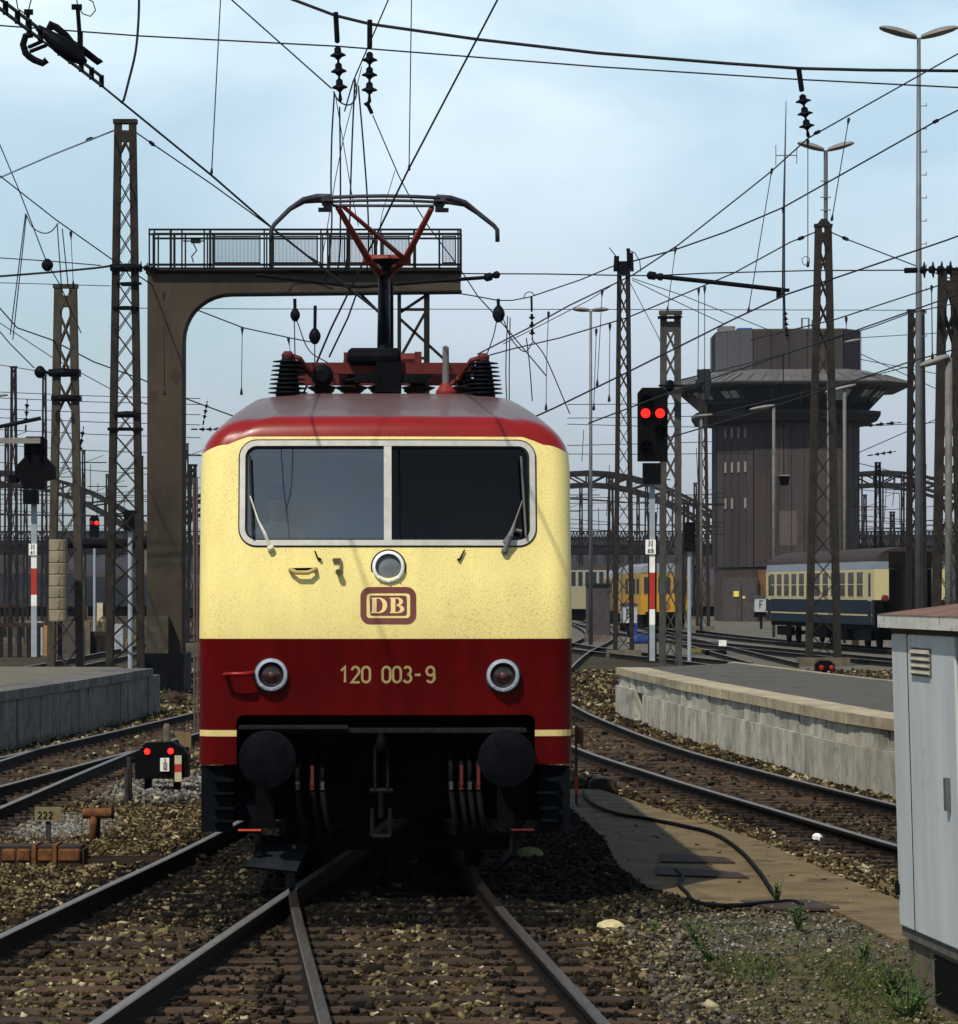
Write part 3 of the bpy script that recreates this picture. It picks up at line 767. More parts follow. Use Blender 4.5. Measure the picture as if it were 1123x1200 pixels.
# handrails, sockets, hooks on the front
b = MB(); P = [(265, 790, 0), (265, 789, .10), (274, 788, .12), (289, 788, .12), (297, 787, .10), (297, 788, 0)]
b.tube([face_pt(lu(x), lz(y), o) for x, y, o in P], .018, 8); b.build('handrail', mat('red_handrail', (.20, .005, .005), .35), loco, smooth=True, local=True)
b = MB(); P = [(340, 668, 0), (341, 669, .05), (348, 673, .065), (362, 673, .065), (369, 669, .05), (370, 667, 0)]
b.tube([face_pt(lu(x), lz(y), o) for x, y, o in P], .018, 8)
b.build('grab_handle', mat('grubby_cream', (.42, .32, .11), .6), loco, smooth=True, local=True)
b = MB(); b.bar(face_pt(lu(339), lz(667.5), .012), face_pt(lu(371), lz(667), .012), .02, .02); b.build('grab_handle_plate', BLACK, loco, local=True)
b = MB(); c = face_pt(lu(397), lz(671), .02); b.lathe([(.022, 0), (.026, .05), (.02, .07)], c, (0, -1, 0), 12)
b.bar(face_pt(lu(390), lz(657), .02), face_pt(lu(400), lz(657), .02), .015, .03); b.bar(face_pt(lu(399.5), lz(657), .02), face_pt(lu(399), lz(668), .03), .014, .02)
b.build('lamp_bracket', mat('tarnished_bracket', (.10, .085, .05), .5, .3), loco, local=True)
for P in ([(369, 646), (372, 654), (376, 657)], [(545, 645), (540, 655), (537, 657)]):
    b = MB(); b.tube([face_pt(lu(x), lz(y), .018) for x, y in P], [.006, .008, .014], 6); b.build('washer_nozzle', BLACK, loco, local=True)

# painted stripe either side of the buffers
for a, c in ((233.5, 277), (628, 671)):
    b = MB(); us = [lu(a) + (lu(c) - lu(a))*k/8 for k in range(9)]
    g = []
    for u in us:
        uu = max(-1.30, min(1.30, u)); row = []
        for py in (863.2, 855.8):
            z = lz(py); p = face_pt(uu, z, .004); 
            if abs(u) > 1.315:
                d = abs(u) - 1.315; s = 1 if u > 0 else -1; rr = .16; aa = math.asin(min(1, d/rr)); p = face_pt(s*1.315, z, .004) + Vector((s*d*1.02, rr - rr*cos(aa), 0))
            row.append(b.v(p))
        g.append(row)
    for i in range(8): b.face([g[i][0], g[i+1][0], g[i+1][1], g[i][1]])
    b.build('cream_stripe', STRIPE, loco, local=True)

# running number and emblem
NUM = mat('number_paint_buff', (.36, .27, .11), .6, amt=.1)
b = MB(); hz = lz(781.5) - lz(799.5)
fn = lambda u, z: face_pt(u, z, .005)
strokes(b, '120 003-9', fn, lu(399), lz(799.5), hz, .019, gap=.185)
b.build('running_number_lettering', NUM, loco, local=True)
EMB = mat('emblem_brown_red', (.135, .035, .028), .6, amt=.1); EMBC = mat('emblem_cream', (.74, .55, .24), .6, amt=.05)
ecu, ecz, ew, eh = lu(455.2), (lz(688) + lz(731.5))/2, lu(488) - lu(422.6), lz(688) - lz(731.5)
def patch(name, w, h, r, band, off, m, cu=None, cz=None):
    b = MB(); A = rounded(w, h, r, 8, ecu, ecz)
    if band:
        B = rounded(w - 2*band, h - 2*band, max(.006, r - band), 8, ecu, ecz)
        P = [b.v(face_pt(*p, off)) for p in A]; Q = [b.v(face_pt(*p, off)) for p in B]
        for i in range(len(P)): b.face([P[i], P[(i+1) % len(P)], Q[(i+1) % len(P)], Q[i]])
    else:
        b.face([b.v(face_pt(*p, off)) for p in A])
    return b.build(name, m, loco, local=True)
patch('emblem_border', ew, eh, .075, .047, .005, EMB)
patch('emblem_panel', ew*.66, eh*.535, .018, 0, .005, EMB)
b = MB()
def letterD(x0, w, h, stem, flip=0):
    z0 = ecz - h/2
    q = lambda u, z: b.v(face_pt(u, z, .008))
    b.face([q(x0, z0), q(x0 + stem, z0), q(x0 + stem, z0 + h), q(x0, z0 + h)])
    for zz in (z0, z0 + h - .009): b.face([q(x0 - .008, zz), q(x0 + stem + .03, zz), q(x0 + stem + .03, zz + .009), q(x0 - .008, zz + .009)])
def bowl(x0, cz, w, h, t):
    O, I = [], []
    for k in range(15):
        a = -pi/2 + pi*k/14
        O.append(b.v(face_pt(x0 + w*max(0, cos(a))**.8, cz + h/2*sin(a), .008))); I.append(b.v(face_pt(x0 + max(0, (w - t))*max(0, cos(a))**.9, cz + (h/2 - .009)*sin(a), .008)))
    for i in range(14): b.face([O[i], O[i+1], I[i+1], I[i]])
Hh = eh*.42; x = ecu - .128
letterD(x, .09, Hh, .036); bowl(x + .046, ecz, .074, Hh, .036)
x2 = ecu + .020
letterD(x2, .09, Hh, .036); bowl(x2 + .046, ecz + Hh*.245, .050, Hh*.51, .030); bowl(x2 + .046, ecz - Hh*.235, .060, Hh*.53, .033)
b.build('emblem_letters', EMBC, loco, local=True)

# ---------------- buffers, coupling, hoses, front underframe
b = MB(); b.box2((-1.27, .52, .80), (1.27, .62, 1.33)); b.box2((-1.2, .62, .5), (1.2, .75, 1.0)); b.build('buffer_beam', UNDER, loco, local=True)
b = MB(); b.bar((-.85, .02, 1.232), (1.1, .02, 1.232), .30, .03); b.bar((-1.15, -.1, 1.262), (-.30, -.1, 1.262), .35, .02)
b.build('step_plate', mat('worn_step_steel', (.012, .012, .0125), .8, amt=.5, scale=20), loco, local=True)
for px in (313.5, 594):
    c = Vector((lu(px, -.4), 0, lz(886) - .0))
    b = MB(); b.lathe([(.17, .55), (.17, .25), (.13, .24), (.13, -.12), (.085, -.13), (.085, -.40)], c, (0, 1, 0), 24)
    bf = b.build('buffer', UNDER, loco, smooth=True, local=True, auto=30)
    b = MB(); b.lathe([(.05, -.36), (.212, -.385), (.222, -.40), (.222, -.425), (.16, -.447), (.08, -.458), (.002, -.461)], c, (0, 1, 0), 40)
    b.build('buffer_head', BUFFER, bf, smooth=True, local=True, auto=30)
cu = lu(447, -.2)
b = MB(); b.tube([(cu, .5, 1.04), (cu, .0, 1.05), (cu, -.16, 1.10), (cu, -.20, 1.16), (cu, -.14, 1.20)], [.06, .055, .05, .04, .025], 8)
hk = b.build('coupling_hook', BUFFER, loco, smooth=True, local=True)
b = MB()
for s in (-.05, .05): b.bar((cu + s, -.10, 1.10), (cu + s, -.06, .76), .02, .045)
b.tube([(cu - .09, -.06, .76), (cu + .09, -.06, .76)], .022, 8); b.tube([(cu, -.06, .76), (cu, -.02, .55)], .022, 8)
for s in (-.07, .07): b.tube([(cu + s, -.03, .62), (cu + s, -.03, .40)], .016, 8)
b.tube([(cu - .07, -.03, .40), (cu + .07, -.03, .40)], .02, 8)
b.build('screw_link', mat('worn_coupling_steel', (.010, .010, .010), .55, .2), hk, local=True)
for px, red in ((349, 0), (366, 1), (378, 0), (529, 0), (541, 1), (551, 0), (561, 1)):
    u = lu(px, -.1); m = REDSTEEL if red else mat('hose_coupling_brass', (.07, .07, .06), .45, .4)
    b = MB(); b.tube([(u, .5, 1.0), (u, .1, 1.0), (u, -.04, .95), (u, -.07, .82)], .02, 8)
    b.lathe([(.026, 0), (.03, .05), (.02, .08)], (u, -.07, .76), (0, 0, 1), 10)
    hs = b.build('brake_hose', CABLE, loco, smooth=True, local=True)
    b = MB(); b.box((u, -.085, .88 if red else .80), (.024, .03, .16 if red else .06)); b.lathe([(.024, 0), (.024, .05)], (u, -.075, .77), (0, 0, 1), 8); b.build('cock', m, hs, local=True)
    b = MB(); b.tube([(u, -.07, .76), (u + .02, -.09, .60), (u + .05, -.06, .45), (u + .06, .1, .38), (u + .06, .4, .45)], .022, 8); b.build('hose', CABLE, hs, smooth=True, local=True)
b = MB(); b.prism([(-1.12, .34), (1.12, .34), (1.0, .22), (-1.0, .22)], (0, 1.1, 0), X_, Z_, (0, .03, 0)); b.bar((-1.0, .55, .62), (1.0, .55, .62), .08, .08)
b.build('rail_guard_beam', UNDER, loco, local=True)
b = MB(); b.hexa([(-1.12, -.05, .17), (-.70, -.20, .14), (-.70, -.18, .12), (-1.12, -.03, .15), (-.96, .32, .32), (-.62, .30, .32), (-.62, .32, .30), (-.96, .34, .30)]); b.build('plough_plate', mat('plough_grey', (.010, .012, .016), .75, amt=.4), loco, local=True)
for s in (-1, 1):
    b = MB(); b.box2((s*1.46, .25, .42), (s*1.22, .60, .93)); b.box2((s*1.22, .4, .50), (s*.95, .7, .92))
    for z in (.50, .60, .72, .82): b.box2((s*1.20, .16, z), (s*1.36, .28, z + .018))
    st = b.build('step_box', mat('step_blue_black', (.004, .0052, .007), .75, amt=.4), loco, local=True)
    b = MB(); b.box2((s*1.02, .12, .50), (s*.88, .30, .95)); b.box2((s*1.08, .05, .46), (s*.82, .35, .50)); b.build('sand_pipe_bracket', UNDER, st, local=True)
    b = MB(); b.box2((s*1.16, -.05, .445), (s*.98, .0, .458)); b.build('red_marker', mat('red_marker_paint', (.5, .06, .03), .5), st, local=True)
    b = MB(); b.tube([(s*1.02, .12, .5), (s*1.0, .1, .25), (s*.85, .2, .12)], .035, 8); b.build('sand_pipe', BLACK, st, local=True)
# bogies with wheels
for y0 in (4.0, 15.0):
    b = MB()
    for s in (-1, 1): b.box2((s*1.25, y0 - 2.3, .45), (s*1.05, y0 + 2.3, .85))
    for yy in (y0 - 2.2, y0, y0 + 2.2): b.box2((-1.05, yy - .12, .45), (1.05, yy + .12, .8))
    bo = b.build('bogie', UNDER, loco, local=True)
    for yy in (y0 - 1.4, y0 + 1.4):
        b = MB(); b.lathe([(.09, -1.0), (.09, 1.0)], (0, yy, .62), (1, 0, 0), 14)
        for s in (-1, 1): b.lathe([(.2, .69), (.63, .69), (.655, .70), (.63, .73), (.615, .82), (.3, .82)] if s > 0 else [(.3, -.82), (.615, -.82), (.63, -.73), (.655, -.70), (.63, -.69), (.2, -.69)], (0, yy, .62), (1, 0, 0), 36)
        b.build('wheelset', mat('dark_wheel_steel', (.008, .007, .007), .7), bo, smooth=True, local=True, auto=30)
b = MB(); b.box2((-1.30, .75, .80), (1.30, 18.9, .955)); b.box2((-1.2, 7, .35), (1.2, 12, .8)); b.build('underframe', UNDER, loco, local=True)

# ---------------- roof gear
RZ = 4.0
def rp_(px, py, y): return Vector((lu(px, y), y, az(py, LY + y)))
for px, pt in ((337.5, 420), (566.5, 422)):
    y = 2.6; u = lu(px, y); zt = az(pt, LY + y)
    b = MB(); prof = [(.10, -.05)]; k = 8
    for i in range(k):
        z = (zt - RZ)*i/k; r = .105 - .045*i/k
        prof += [(r, z), (r + .065, z + .006), (r + .06, z + .014), (r - .004, z + .022)]
    prof += [(.05, zt - RZ), (.05, zt - RZ + .01)]
    b.lathe(prof, (u, y, RZ), (0, 0, 1), 20); o = b.build('roof_insulator', PORCELAIN, loco, smooth=True, local=True, auto=50)
    b = MB(); b.lathe([(.05, 0), (.055, .03), (.03, .06)], (u, y, zt), (0, 0, 1), 12); s = 1 if px < 450 else -1
    b.tube([(u, y, zt + .03), (u + s*.10, y, zt + .0), (u + s*.2, y + .1, zt - .14), (u + s*.27, y + .1, zt - .2)], .022, 8); b.build('busbar_cap', REDSTEEL, o, local=True)
fzt, fzb = az(428, 34.6), az(441, 34.6)
pf = None
b = MB()
for y in (2.75, 4.6): b.box2((lu(345, 2.9), y - .06, fzb), (lu(556, 2.9), y + .06, fzt))
for px in (405, 455, 497): b.box2((lu(px, 3) - .06, 2.8, fzb), (lu(px, 3) + .06, 4.55, fzt - .01))
b.tube([(lu(404, 3), 3.0, az(422, 34.4)), (lu(492, 3), 3.0, az(420, 34.4))], .055, 10)
b.box2((lu(403, 3), 2.9, fzt), (lu(412, 3), 3.15, az(413, 34.4))); b.box2((lu(486, 3), 2.9, fzt), (lu(494, 3), 3.15, az(412, 34.4)))
pf = b.build('pantograph_frame', REDSTEEL, loco, local=True)
for px, r in ((378, .115), (412, .13), (448, .12), (490, .13), (545, .11)):
    for y in (2.8, 4.5):
        u = lu(px, 3); h = fzb - RZ
        b = MB(); b.lathe([(.07, 0), (.07, h*.15), (r, h*.3), (r + .02, h*.38), (.06, h*.5), (r*.8, h*.65), (r*.85, h*.72), (.05, h*.85), (.05, h)], (u, y, RZ), (0, 0, 1), 18)
        b.build('support_insulator', BROWNPORC, pf, smooth=True, local=True, auto=40)
b = MB(); b.lathe([(.075, -.1), (.095, -.05), (.095, .05), (.05, .08)], (lu(378, 2.7), 2.62, az(441, 34.2)), (0, -1, 0), 18); b.build('damper', BLACK, pf, local=True)
b = MB()
for px in (412, 421, 430): b.lathe([(.06, -.12), (.075, 0), (.06, .12)], (lu(px, 3), 2.95, az(430, 34.5)), (0, 0, 1), 12)
b.box2((lu(440, 3), 2.6, RZ + .02), (lu(470, 3), 3.4, fzb + .10)); b.box2((lu(415, 3), 2.62, az(449, 34.2)), (lu(502, 3), 2.70, az(439, 34.2))); b.lathe([(.05, 0), (.075, .03), (.075, .42), (.05, .45)], (lu(408, 3), 2.66, az(419, 34.3)), (1, 0, 0), 12); b.build('drive_gear', BLACK, pf, smooth=False, local=True)
# lower arm: foot -> knee (towards the far end), upper arm: knee -> head
HY = 2.7; KY = 4.3
foot = Vector((lu(450, 3.0), 3.0, az(440, 34.5))); knee = Vector((lu(450, KY), KY, az(322, LY + KY)))
b = MB(); b.tube([foot, knee], [.062, .05], 10); lower = b.build('lower_arm', BLACK, loco, smooth=True, local=True)
b = MB(); b.tube([foot + Vector((.07, .1, -.05)), knee + Vector((.07, .05, -.08))], .016, 8); b.build('control_rod', BLACK, lower, local=True)
headz = az(237, LY + HY)
def hp(px, py): return Vector((lu(px, HY), HY, az(py, LY + HY)))
b = MB(); kb = az(304, LY + 3.9)
kl = Vector((lu(432, 3.9), 3.9, kb)); kr = Vector((lu(475, 3.9), 3.9, kb)); kn = knee + Vector((0, 0, -.02))
b.tube([kn, kl, hp(396, 243)], [.042, .033, .024], 8); b.tube([kn, kr, hp(506, 244)], [.042, .033, .024], 8); b.tube([kr, hp(401, 241)], [.024, .018], 8)
b.tube([kl + Vector((-.05, 0, 0)), kr + Vector((.05, 0, 0))], .042, 8)
ua = b.build('upper_arm', mat('salmon_red_steel', (.20, .030, .020), .55, amt=.25, scale=8), loco, smooth=True, local=True)
b = MB(); c = Vector((lu(453, 3.9), 3.88, kb)); b.lathe([(.04, -.14), (.05, -.06), (.125, -.01), (.125, .0)], c, (0, 0, 1), 14); b.build('knee_joint', BLACK, ua, local=True)
# head: two contact strips with horns
ph = None; b = MB()
for dy, dz in ((-.22, 3.0), (.22, 2.2)):
    P = [(385.5, 231.5), (420, 230), (450, 229.5), (480, 230), (515, 231.5)]
    b.tube([hp(x, y + dz) + Vector((0, dy, 0)) for x, y in P], .016 if dy < 0 else .013, 8)
ph = b.build('contact_strip', STRIPGREY, loco, smooth=True, local=True)
for S in ([(388, 233), (372, 232.5), (356, 235), (340, 245), (322, 263), (318.2, 269), (318, 283)], [(512, 233), (528, 234), (545, 238), (560, 249), (579, 264), (583, 269), (583.3, 283)]):
    b = MB(); Q = [hp(x, y) for x, y in S]
    for d in (-.22, .22):
        P = [q + Vector((0, d*max(0, 1 - i/2.6), 0)) for i, q in enumerate(Q)]
        b.tube(P, [.020, .027, .026, .022, .020, .020, .020], 8)
    b.build('horn', STRIPGREY, ph, smooth=True, local=True)
b = MB()
b.tube([hp(390, 241), hp(509, 241)], .013, 8)
for px in (384, 515):
    b.box(hp(px, 236), (.10, .46, .035)); b.box(hp(px, 243), (.07, .2, .06)); b.box(hp(px + (4 if px > 450 else -4), 246), (.10, .10, .03))
b.build('head_carrier', STRIPGREY, ph, local=True)
# aerial and horn on the roof
y = 2.35; u = lu(522.5, y)
b = MB(); b.lathe([(.085, 0), (.085, .02), (.05, .07), (.038, .09)], (u, y, RZ - .01), (0, 0, 1), 16); ab = b.build('aerial_base', mat('red_aerial_base', (.20, .016, .012), .6), loco, local=True)
b = MB(); b.lathe([(.030, .08), (.027, az(407, LY + y) - RZ), (.012, az(405, LY + y) - RZ)], (u, y, RZ), (0, 0, 1), 12); b.build('aerial', mat('grey_aerial', (.13, .12, .12), .6), ab, smooth=True, local=True, auto=40)
b = MB(); b.box2((-1.0, 5.5, RZ - .02), (1.0, 9, RZ + .10)); b.box2((-.9, 11, RZ - .02), (.9, 17, RZ + .14)); b.build('roof_hatch', ROOFGREY, loco, local=True)

# ---------------- driver, seen through the left pane (a thing of his own)
def driver():
    seat_u = lu(338, 1.1); ly = 1.42
    def W(u, y, z): return Vector((LX, LY, 0)) + Vector((cos(.03)*u - sin(.03)*y, sin(.03)*u + cos(.03)*y, z))
    o = W(seat_u - .09, ly, 2.07)
    V = [(0, 0, .22), (0, -.01, .42), (0, 0, .60), (0, 0, .76), (0, -.01, .82), (0, -.03, .91), (0, -.025, 1.0), (0, -.01, 1.06),
         (-.19, 0, .70), (-.25, -.10, .46), (-.20, -.36, .46), (-.16, -.45, .47), (.19, 0, .70), (.25, -.10, .46), (.20, -.36, .46), (.16, -.45, .47), (-.10, -.3, .20), (.10, -.3, .20)]
    E = [(0,1),(1,2),(2,3),(3,4),(4,5),(5,6),(6,7),(3,8),(8,9),(9,10),(10,11),(3,12),(12,13),(13,14),(14,15),(0,16),(0,17)]
    rad = [.15, .16, .17, .13, .058, .085, .092, .06, .075, .052, .04, .035, .075, .052, .04, .035, .09, .09]
    me = bpy.data.meshes.new('person'); me.from_pydata(V, E, [])
    p = bpy.data.objects.new('person', me); COL.objects.link(p); p.location = o; p.rotation_euler = (0, 0, .03)
    md = p.modifiers.new('skin', 'SKIN'); p.modifiers.new('sub', 'SUBSURF').render_levels = 2
    for i, r in enumerate(rad): me.skin_vertices[0].data[i].radius = (r, r*(.75 if i < 4 else .95))
    me.skin_vertices[0].data[0].use_root = True; p.modifiers['sub'].levels = 2
    bpy.context.view_layer.update(); dg = bpy.context.evaluated_depsgraph_get()
    m2 = bpy.data.meshes.new_from_object(p.evaluated_get(dg), depsgraph=dg); p.modifiers.clear(); p.data = m2
    m2.materials.clear(); m2.materials.append(SHIRT); m2.materials.append(SKIN)
    for f in m2.polygons:
        c = f.center; f.use_smooth = True; f.material_index = 1 if (c.z > .83 or c.y < -.40) else 0
    tag(p, 'driver in a pale shirt sitting behind the left windscreen pane', 'person')
    b = MB(); b.lathe([(.105, 0), (.115, .05), (.10, .11), (.05, .145), (.002, .15)], (0, .0, .985), (0, .12, 1), 18); b.build('hair', HAIR, p, smooth=True, local=True)
    b = MB(); b.lathe([(.018, 0), (.012, .02), (.002, .03)], (0, -.115, .93), (0, -1, -.3), 10)
    for s in (-1, 1):
        b.lathe([(.014, 0), (.002, .006)], (s*.035, -.108, .965), (0, -1, 0), 8); b.box((s*.10, -.01, .945), (.02, .045, .06))
    b.build('nose', SKIN, p, local=True)
    for s in (-1, 1):
        for k in range(4):
            b = MB(); x = s*.16 + (k - 1.5)*.019; b.tube([(x, -.46, .47), (x, -.52, .465), (x, -.545, .44)], [.009, .0085, .007], 6); b.build('finger', SKIN, p, smooth=True, local=True)
        b = MB(); b.tube([(s*.13, -.45, .47), (s*.105, -.50, .46)], [.011, .009], 6); b.build('thumb', SKIN, p, smooth=True, local=True)
driver()
# ================================================================ MASTS, SIGNALS, GANTRY, TOWER, BRIDGE, ROLLING STOCK
def lattice_mast(label, px, Y, top, wt, wb, m=MAST, depth=None, z0=GZ, pitch=1.0, post=.2, extra=None, lace=.045, lace2=True, skew=.0):
    """two channel posts that taper to the top, laced with crossed bars on both faces"""
    x = ax(px, Y); zt = az(top, Y); s = Y/F; at_ = wt*s/2; ab = wb*s/2; d = depth or max(.25, wb*s*.45)
    r = thing('lattice_mast', label, 'mast', (x, Y, z0), rz=skew)
    half = lambda z: ab + (at_ - ab)*(z - 0)/(zt - z0)
    hgt = zt - z0; pw = min(post, wt*s*.42)
    for sg in (-1, 1):
        b = MB(); p = []
        for z in (0, hgt):
            h = half(z); dd = d/2*(1 if z == 0 else .7)
            p += [(sg*h, -dd, z), (sg*(h - pw), -dd, z), (sg*(h - pw), dd, z), (sg*h, dd, z)]
        b.hexa(p); b.build('post', m, r, local=True)
    b = MB(); z = .2; k = 0
    while z < hgt - pitch*.6:
        z1 = min(z + pitch, hgt - .1)
        for sy in ((-1, 1) if lace2 else (-1,)):
            dd = lambda q: d/2*(1 - .3*q/hgt)*sy
            h0, h1 = half(z) - pw*.7, half(z1) - pw*.7
            b.bar((-h0, dd(z), z), (h1, dd(z1), z1), lace, .02); b.bar((h0, dd(z) + .012*sy, z), (-h1, dd(z1) + .012*sy, z1), lace, .02)
        z = z1
    b.build('lacing', m, r, local=True)
    b = MB(); b.box((0, 0, hgt - .01), (2*at_ + .06, d*.8, .10)); b.box((0, 0, hgt - wt*s*.7), (2*at_ - .02, d*.74, wt*s*.5)); b.build('cap_plate', m, r, local=True)
    b = MB(); b.box((0, 0, .1), (2*ab + .5, d + .5, .35)); b.build('foundation', PLINTH, r, local=True)
    return r
def clamp(r, px, py, Y, w, h, m=BLACK, name='crossarm_clamp'):
    b = MB(); c = at(px, py, Y); s = Y/F
    b.box(c, (w*s, .5, h*s)); b.lathe([(h*s*.5, -.3), (h*s*.7, 0), (h*s*.5, .3)], c + Vector((0, -.2, 0)), (1, 0, 0), 10)
    return b.build(name, m, r)
m1 = lattice_mast('tall brown lattice mast beside the steel gantry leg', 147, 95, 142, 25, 46, MAST, pitch=.6, post=.165)
clamp(m1, 148, 314, 95, 36, 7); clamp(m1, 152, 333, 95, 20, 3); clamp(m1, 148, 361, 95, 22, 3); clamp(m1, 150, 486, 95, 28, 6); clamp(m1, 147, 503, 95, 40, 3)
m2 = lattice_mast('shorter lattice mast carrying a column of concrete counterweights', 77, 102, 335, 26, 44, mat('mast_tan_paint', (.050, .041, .028), .8, amt=.3, scale=3), pitch=.85, post=.19)
clamp(m2, 76, 437, 102, 36, 8); clamp(m2, 78, 467, 102, 34, 6)
b = MB(); z = az(728, 101.3); zt = az(632, 101.3); k = 0; c = at(70.5, 700, 101.3)
while z < zt - .1:
    h = (zt - az(728, 101.3))/7; b.lathe([(.225, 0), (.235, .02), (.235, h - .03), (.225, h - .012)], (c.x, c.y - .45, z), (0, 0, 1), 20)
    b.box((c.x + .02, c.y - .68, z + h/2), (.05, .04, h*.62)); z += h; k += 1
cw = tag(b.build('counterweight', [WEIGHT], None, smooth=False), 'stacked round concrete tensioning weights hanging on the tan mast', 'counterweight')
m3 = lattice_mast('slim lattice mast with insulators and spikes on its head', 731, 150, 308, 15, 25, mat('mast_dark_paint', (.026, .021, .018), .8, amt=.3), pitch=.7, post=.17, lace=.05)
b = MB()
for dx, y0, y1, w in ((-9, 318, 300, 6), (6, 312, 291, 4), (10, 318, 296, 4), (0, 322, 306, 14)): b.bar(at(731 + dx, y0, 149.8), at(731 + dx*.9, y1, 149.8), w*150/F, .15)
b.tube([at(734, 292, 149.8), at(744, 296, 149.8), at(750, 306, 149.8), at(751, 318, 149.8)], .02, 6); b.tube([at(722, 300, 149.8), at(714, 290, 149.8)], .02, 6)
b.build('head_insulator', PORCELAIN, m3)
m4 = lattice_mast('grey lattice mast standing right behind the red light signal', 786, 97, 366, 24, 27, MASTL, pitch=.62, post=.16)
b = MB(); b.lathe([(.02, -.12), (.12, -.08), (.15, 0), (.12, .08), (.02, .12)], at(785, 452, 96.5), (1, 0, 0), 14); b.bar(at(772, 452, 96.5), at(800, 452, 96.5), .05, .05); b.build('tension_weight', BLACK, m4)
clamp(m4, 785, 372, 97, 27, 2)
m5 = lattice_mast('lattice mast with twin lamp heads in front of the blue coach', 965, 133, 264, 19, 42, MAST, pitch=.85, post=.26)
def lamp_pair(parent, px, py, Y, half, r=None, droop=.25):
    """two flat lamp heads spread like wings from a pole top"""
    s = Y/F; c = at(px, py, Y); hw = half*s
    for sg in (-1, 1):
        b = MB(); g = []
        for i in range(9):
            t = i/8; u = sg*(.06 + (hw - .06)*t); w = .22*(1 - .55*abs(t - .55)**1.5)*(.45 if i == 0 else 1); z = c.z + hw*droop*t; th = .075 + .06*sin(pi*min(1, t*1.05))
            if i == 8: w *= .6; th *= .5
            g.append([b.v((c.x + u, c.y + w*cos(a)*1.4, z + th*sin(a)*(1.0 if sin(a) > 0 else .6))) for a in [2*pi*k/10 for k in range(10)]])
        for A, B in zip(g, g[1:]):
            for k in range(10): b.face([A[k], A[(k+1) % 10], B[(k+1) % 10], B[k]])
        b.face(g[0]); b.face(g[-1][::-1]); b.build('lamp_head', LAMPGREY, parent, smooth=True, auto=50)
lamp_pair(m5, 968, 176, 133, 33)
b = MB(); b.tube([at(968, 266, 133), at(968, 176, 133)], .07, 8)
for py in (212, 231, 246): b.tube([at(962, py, 132.9), at(974, py, 132.9)], .02, 6)
b.build('lamp_pole', POLEG, m5)
b = MB(); b.prism([(-10, 0), (10, 0), (3, -9), (-3, -9)], at(966, 265, 132.8), (133/F, 0, 0), (0, 0, -133/F), (0, .4, 0)); b.build('peaked_cap', MAST, m5)
m6 = lattice_mast('dark lattice mast behind the tall galvanised lamp column', 1074, 118, 364, 19, 26, mat('mast_black_brown', (.017, .014, .014), .8, amt=.3), pitch=.8, post=.17)
m7 = lattice_mast('brown lattice mast at the photograph edge beside the lamp column', 1112, 96, 318, 24, 42, MAST, pitch=.9, post=.2)
m8 = lattice_mast('far slim mast with equipment boxes beside the signal tower', 824, 250, 452, 9, 17, mat('mast_dark_paint', (0, 0, 0)), pitch=1.2, post=.3)
b = MB()
for dx, dy, w, h in ((-4, 441, 6, 16), (4, 439, 10, 13), (4, 455, 8, 20)): b.box(at(824 + dx, dy, 249.7), (w*250/F, .5, h*250/F))
b.bar(at(815, 449, 249.6), at(834, 449, 249.6), .08, .4); b.build('equipment_box', TOWERDK, m8)
far = [(16, 190, 430, 7, 12, 'far lattice mast at the left edge behind the black signal'), (212, 210, 392, 5, 9, 'thin far mast just right of the gantry leg'),
       (226, 170, 545, 9, 16, 'short dark far mast beside the cream cab corner'), (641, 260, 560, 6, 9, 'far mast almost hidden by the locomotive shoulder'), (716, 240, 560, 6, 12, 'far mast left of the spiked slim mast'),
       (1029, 330, 542, 7, 12, 'far mast beyond the bridge right of the tower'), (1046, 300, 600, 6, 9, 'far mast below the bridge arch beside the coach'), (52, 240, 440, 5, 9, 'far mast between black signal and tan mast'),
       (804, 230, 590, 7, 12, 'far mast low beside the railcar roof')]
for px, Y, top, wt, wb, lab in far: lattice_mast(lab, px, Y, top, wt, wb, mat('mast_black_brown', (0, 0, 0)), pitch=1.6, post=.22, lace2=False)

for px, Y, top, wt, wb in ((30, 300, 560, 4, 7), (62, 330, 545, 4, 7), (98, 280, 528, 4, 7), (126, 320, 556, 4, 6), (166, 300, 535, 4, 7), (200, 350, 570, 4, 6), (219, 280, 520, 4, 7), (656, 300, 585, 4, 6), (681, 340, 566, 4, 6), (748, 320, 575, 4, 6), (758, 270, 548, 4, 7), (815, 345, 566, 4, 6), (1014, 290, 580, 4, 7), (1058, 350, 560, 4, 6), (1098, 300, 545, 4, 7), (8, 260, 500, 5, 8)):
    r_ = lattice_mast('thin far mast standing in the tangle of line before the bridge', px, Y, top, wt, wb, mat('mast_black_brown', (0, 0, 0)), pitch=2.2, post=.16, lace2=False)
    r_['group'] = 'thin far masts before the bridge'
    b = MB(); z = az(top + 14, Y) - GZ; b.bar((-1.6, 0, z), (1.6, 0, z), .07, .07); b.bar((-1.5, 0, z - .6), (1.4, 0, z + .5), .04, .04); b.build('bracket_arm', mat('mast_black_brown', (0, 0, 0)), r_, local=True)

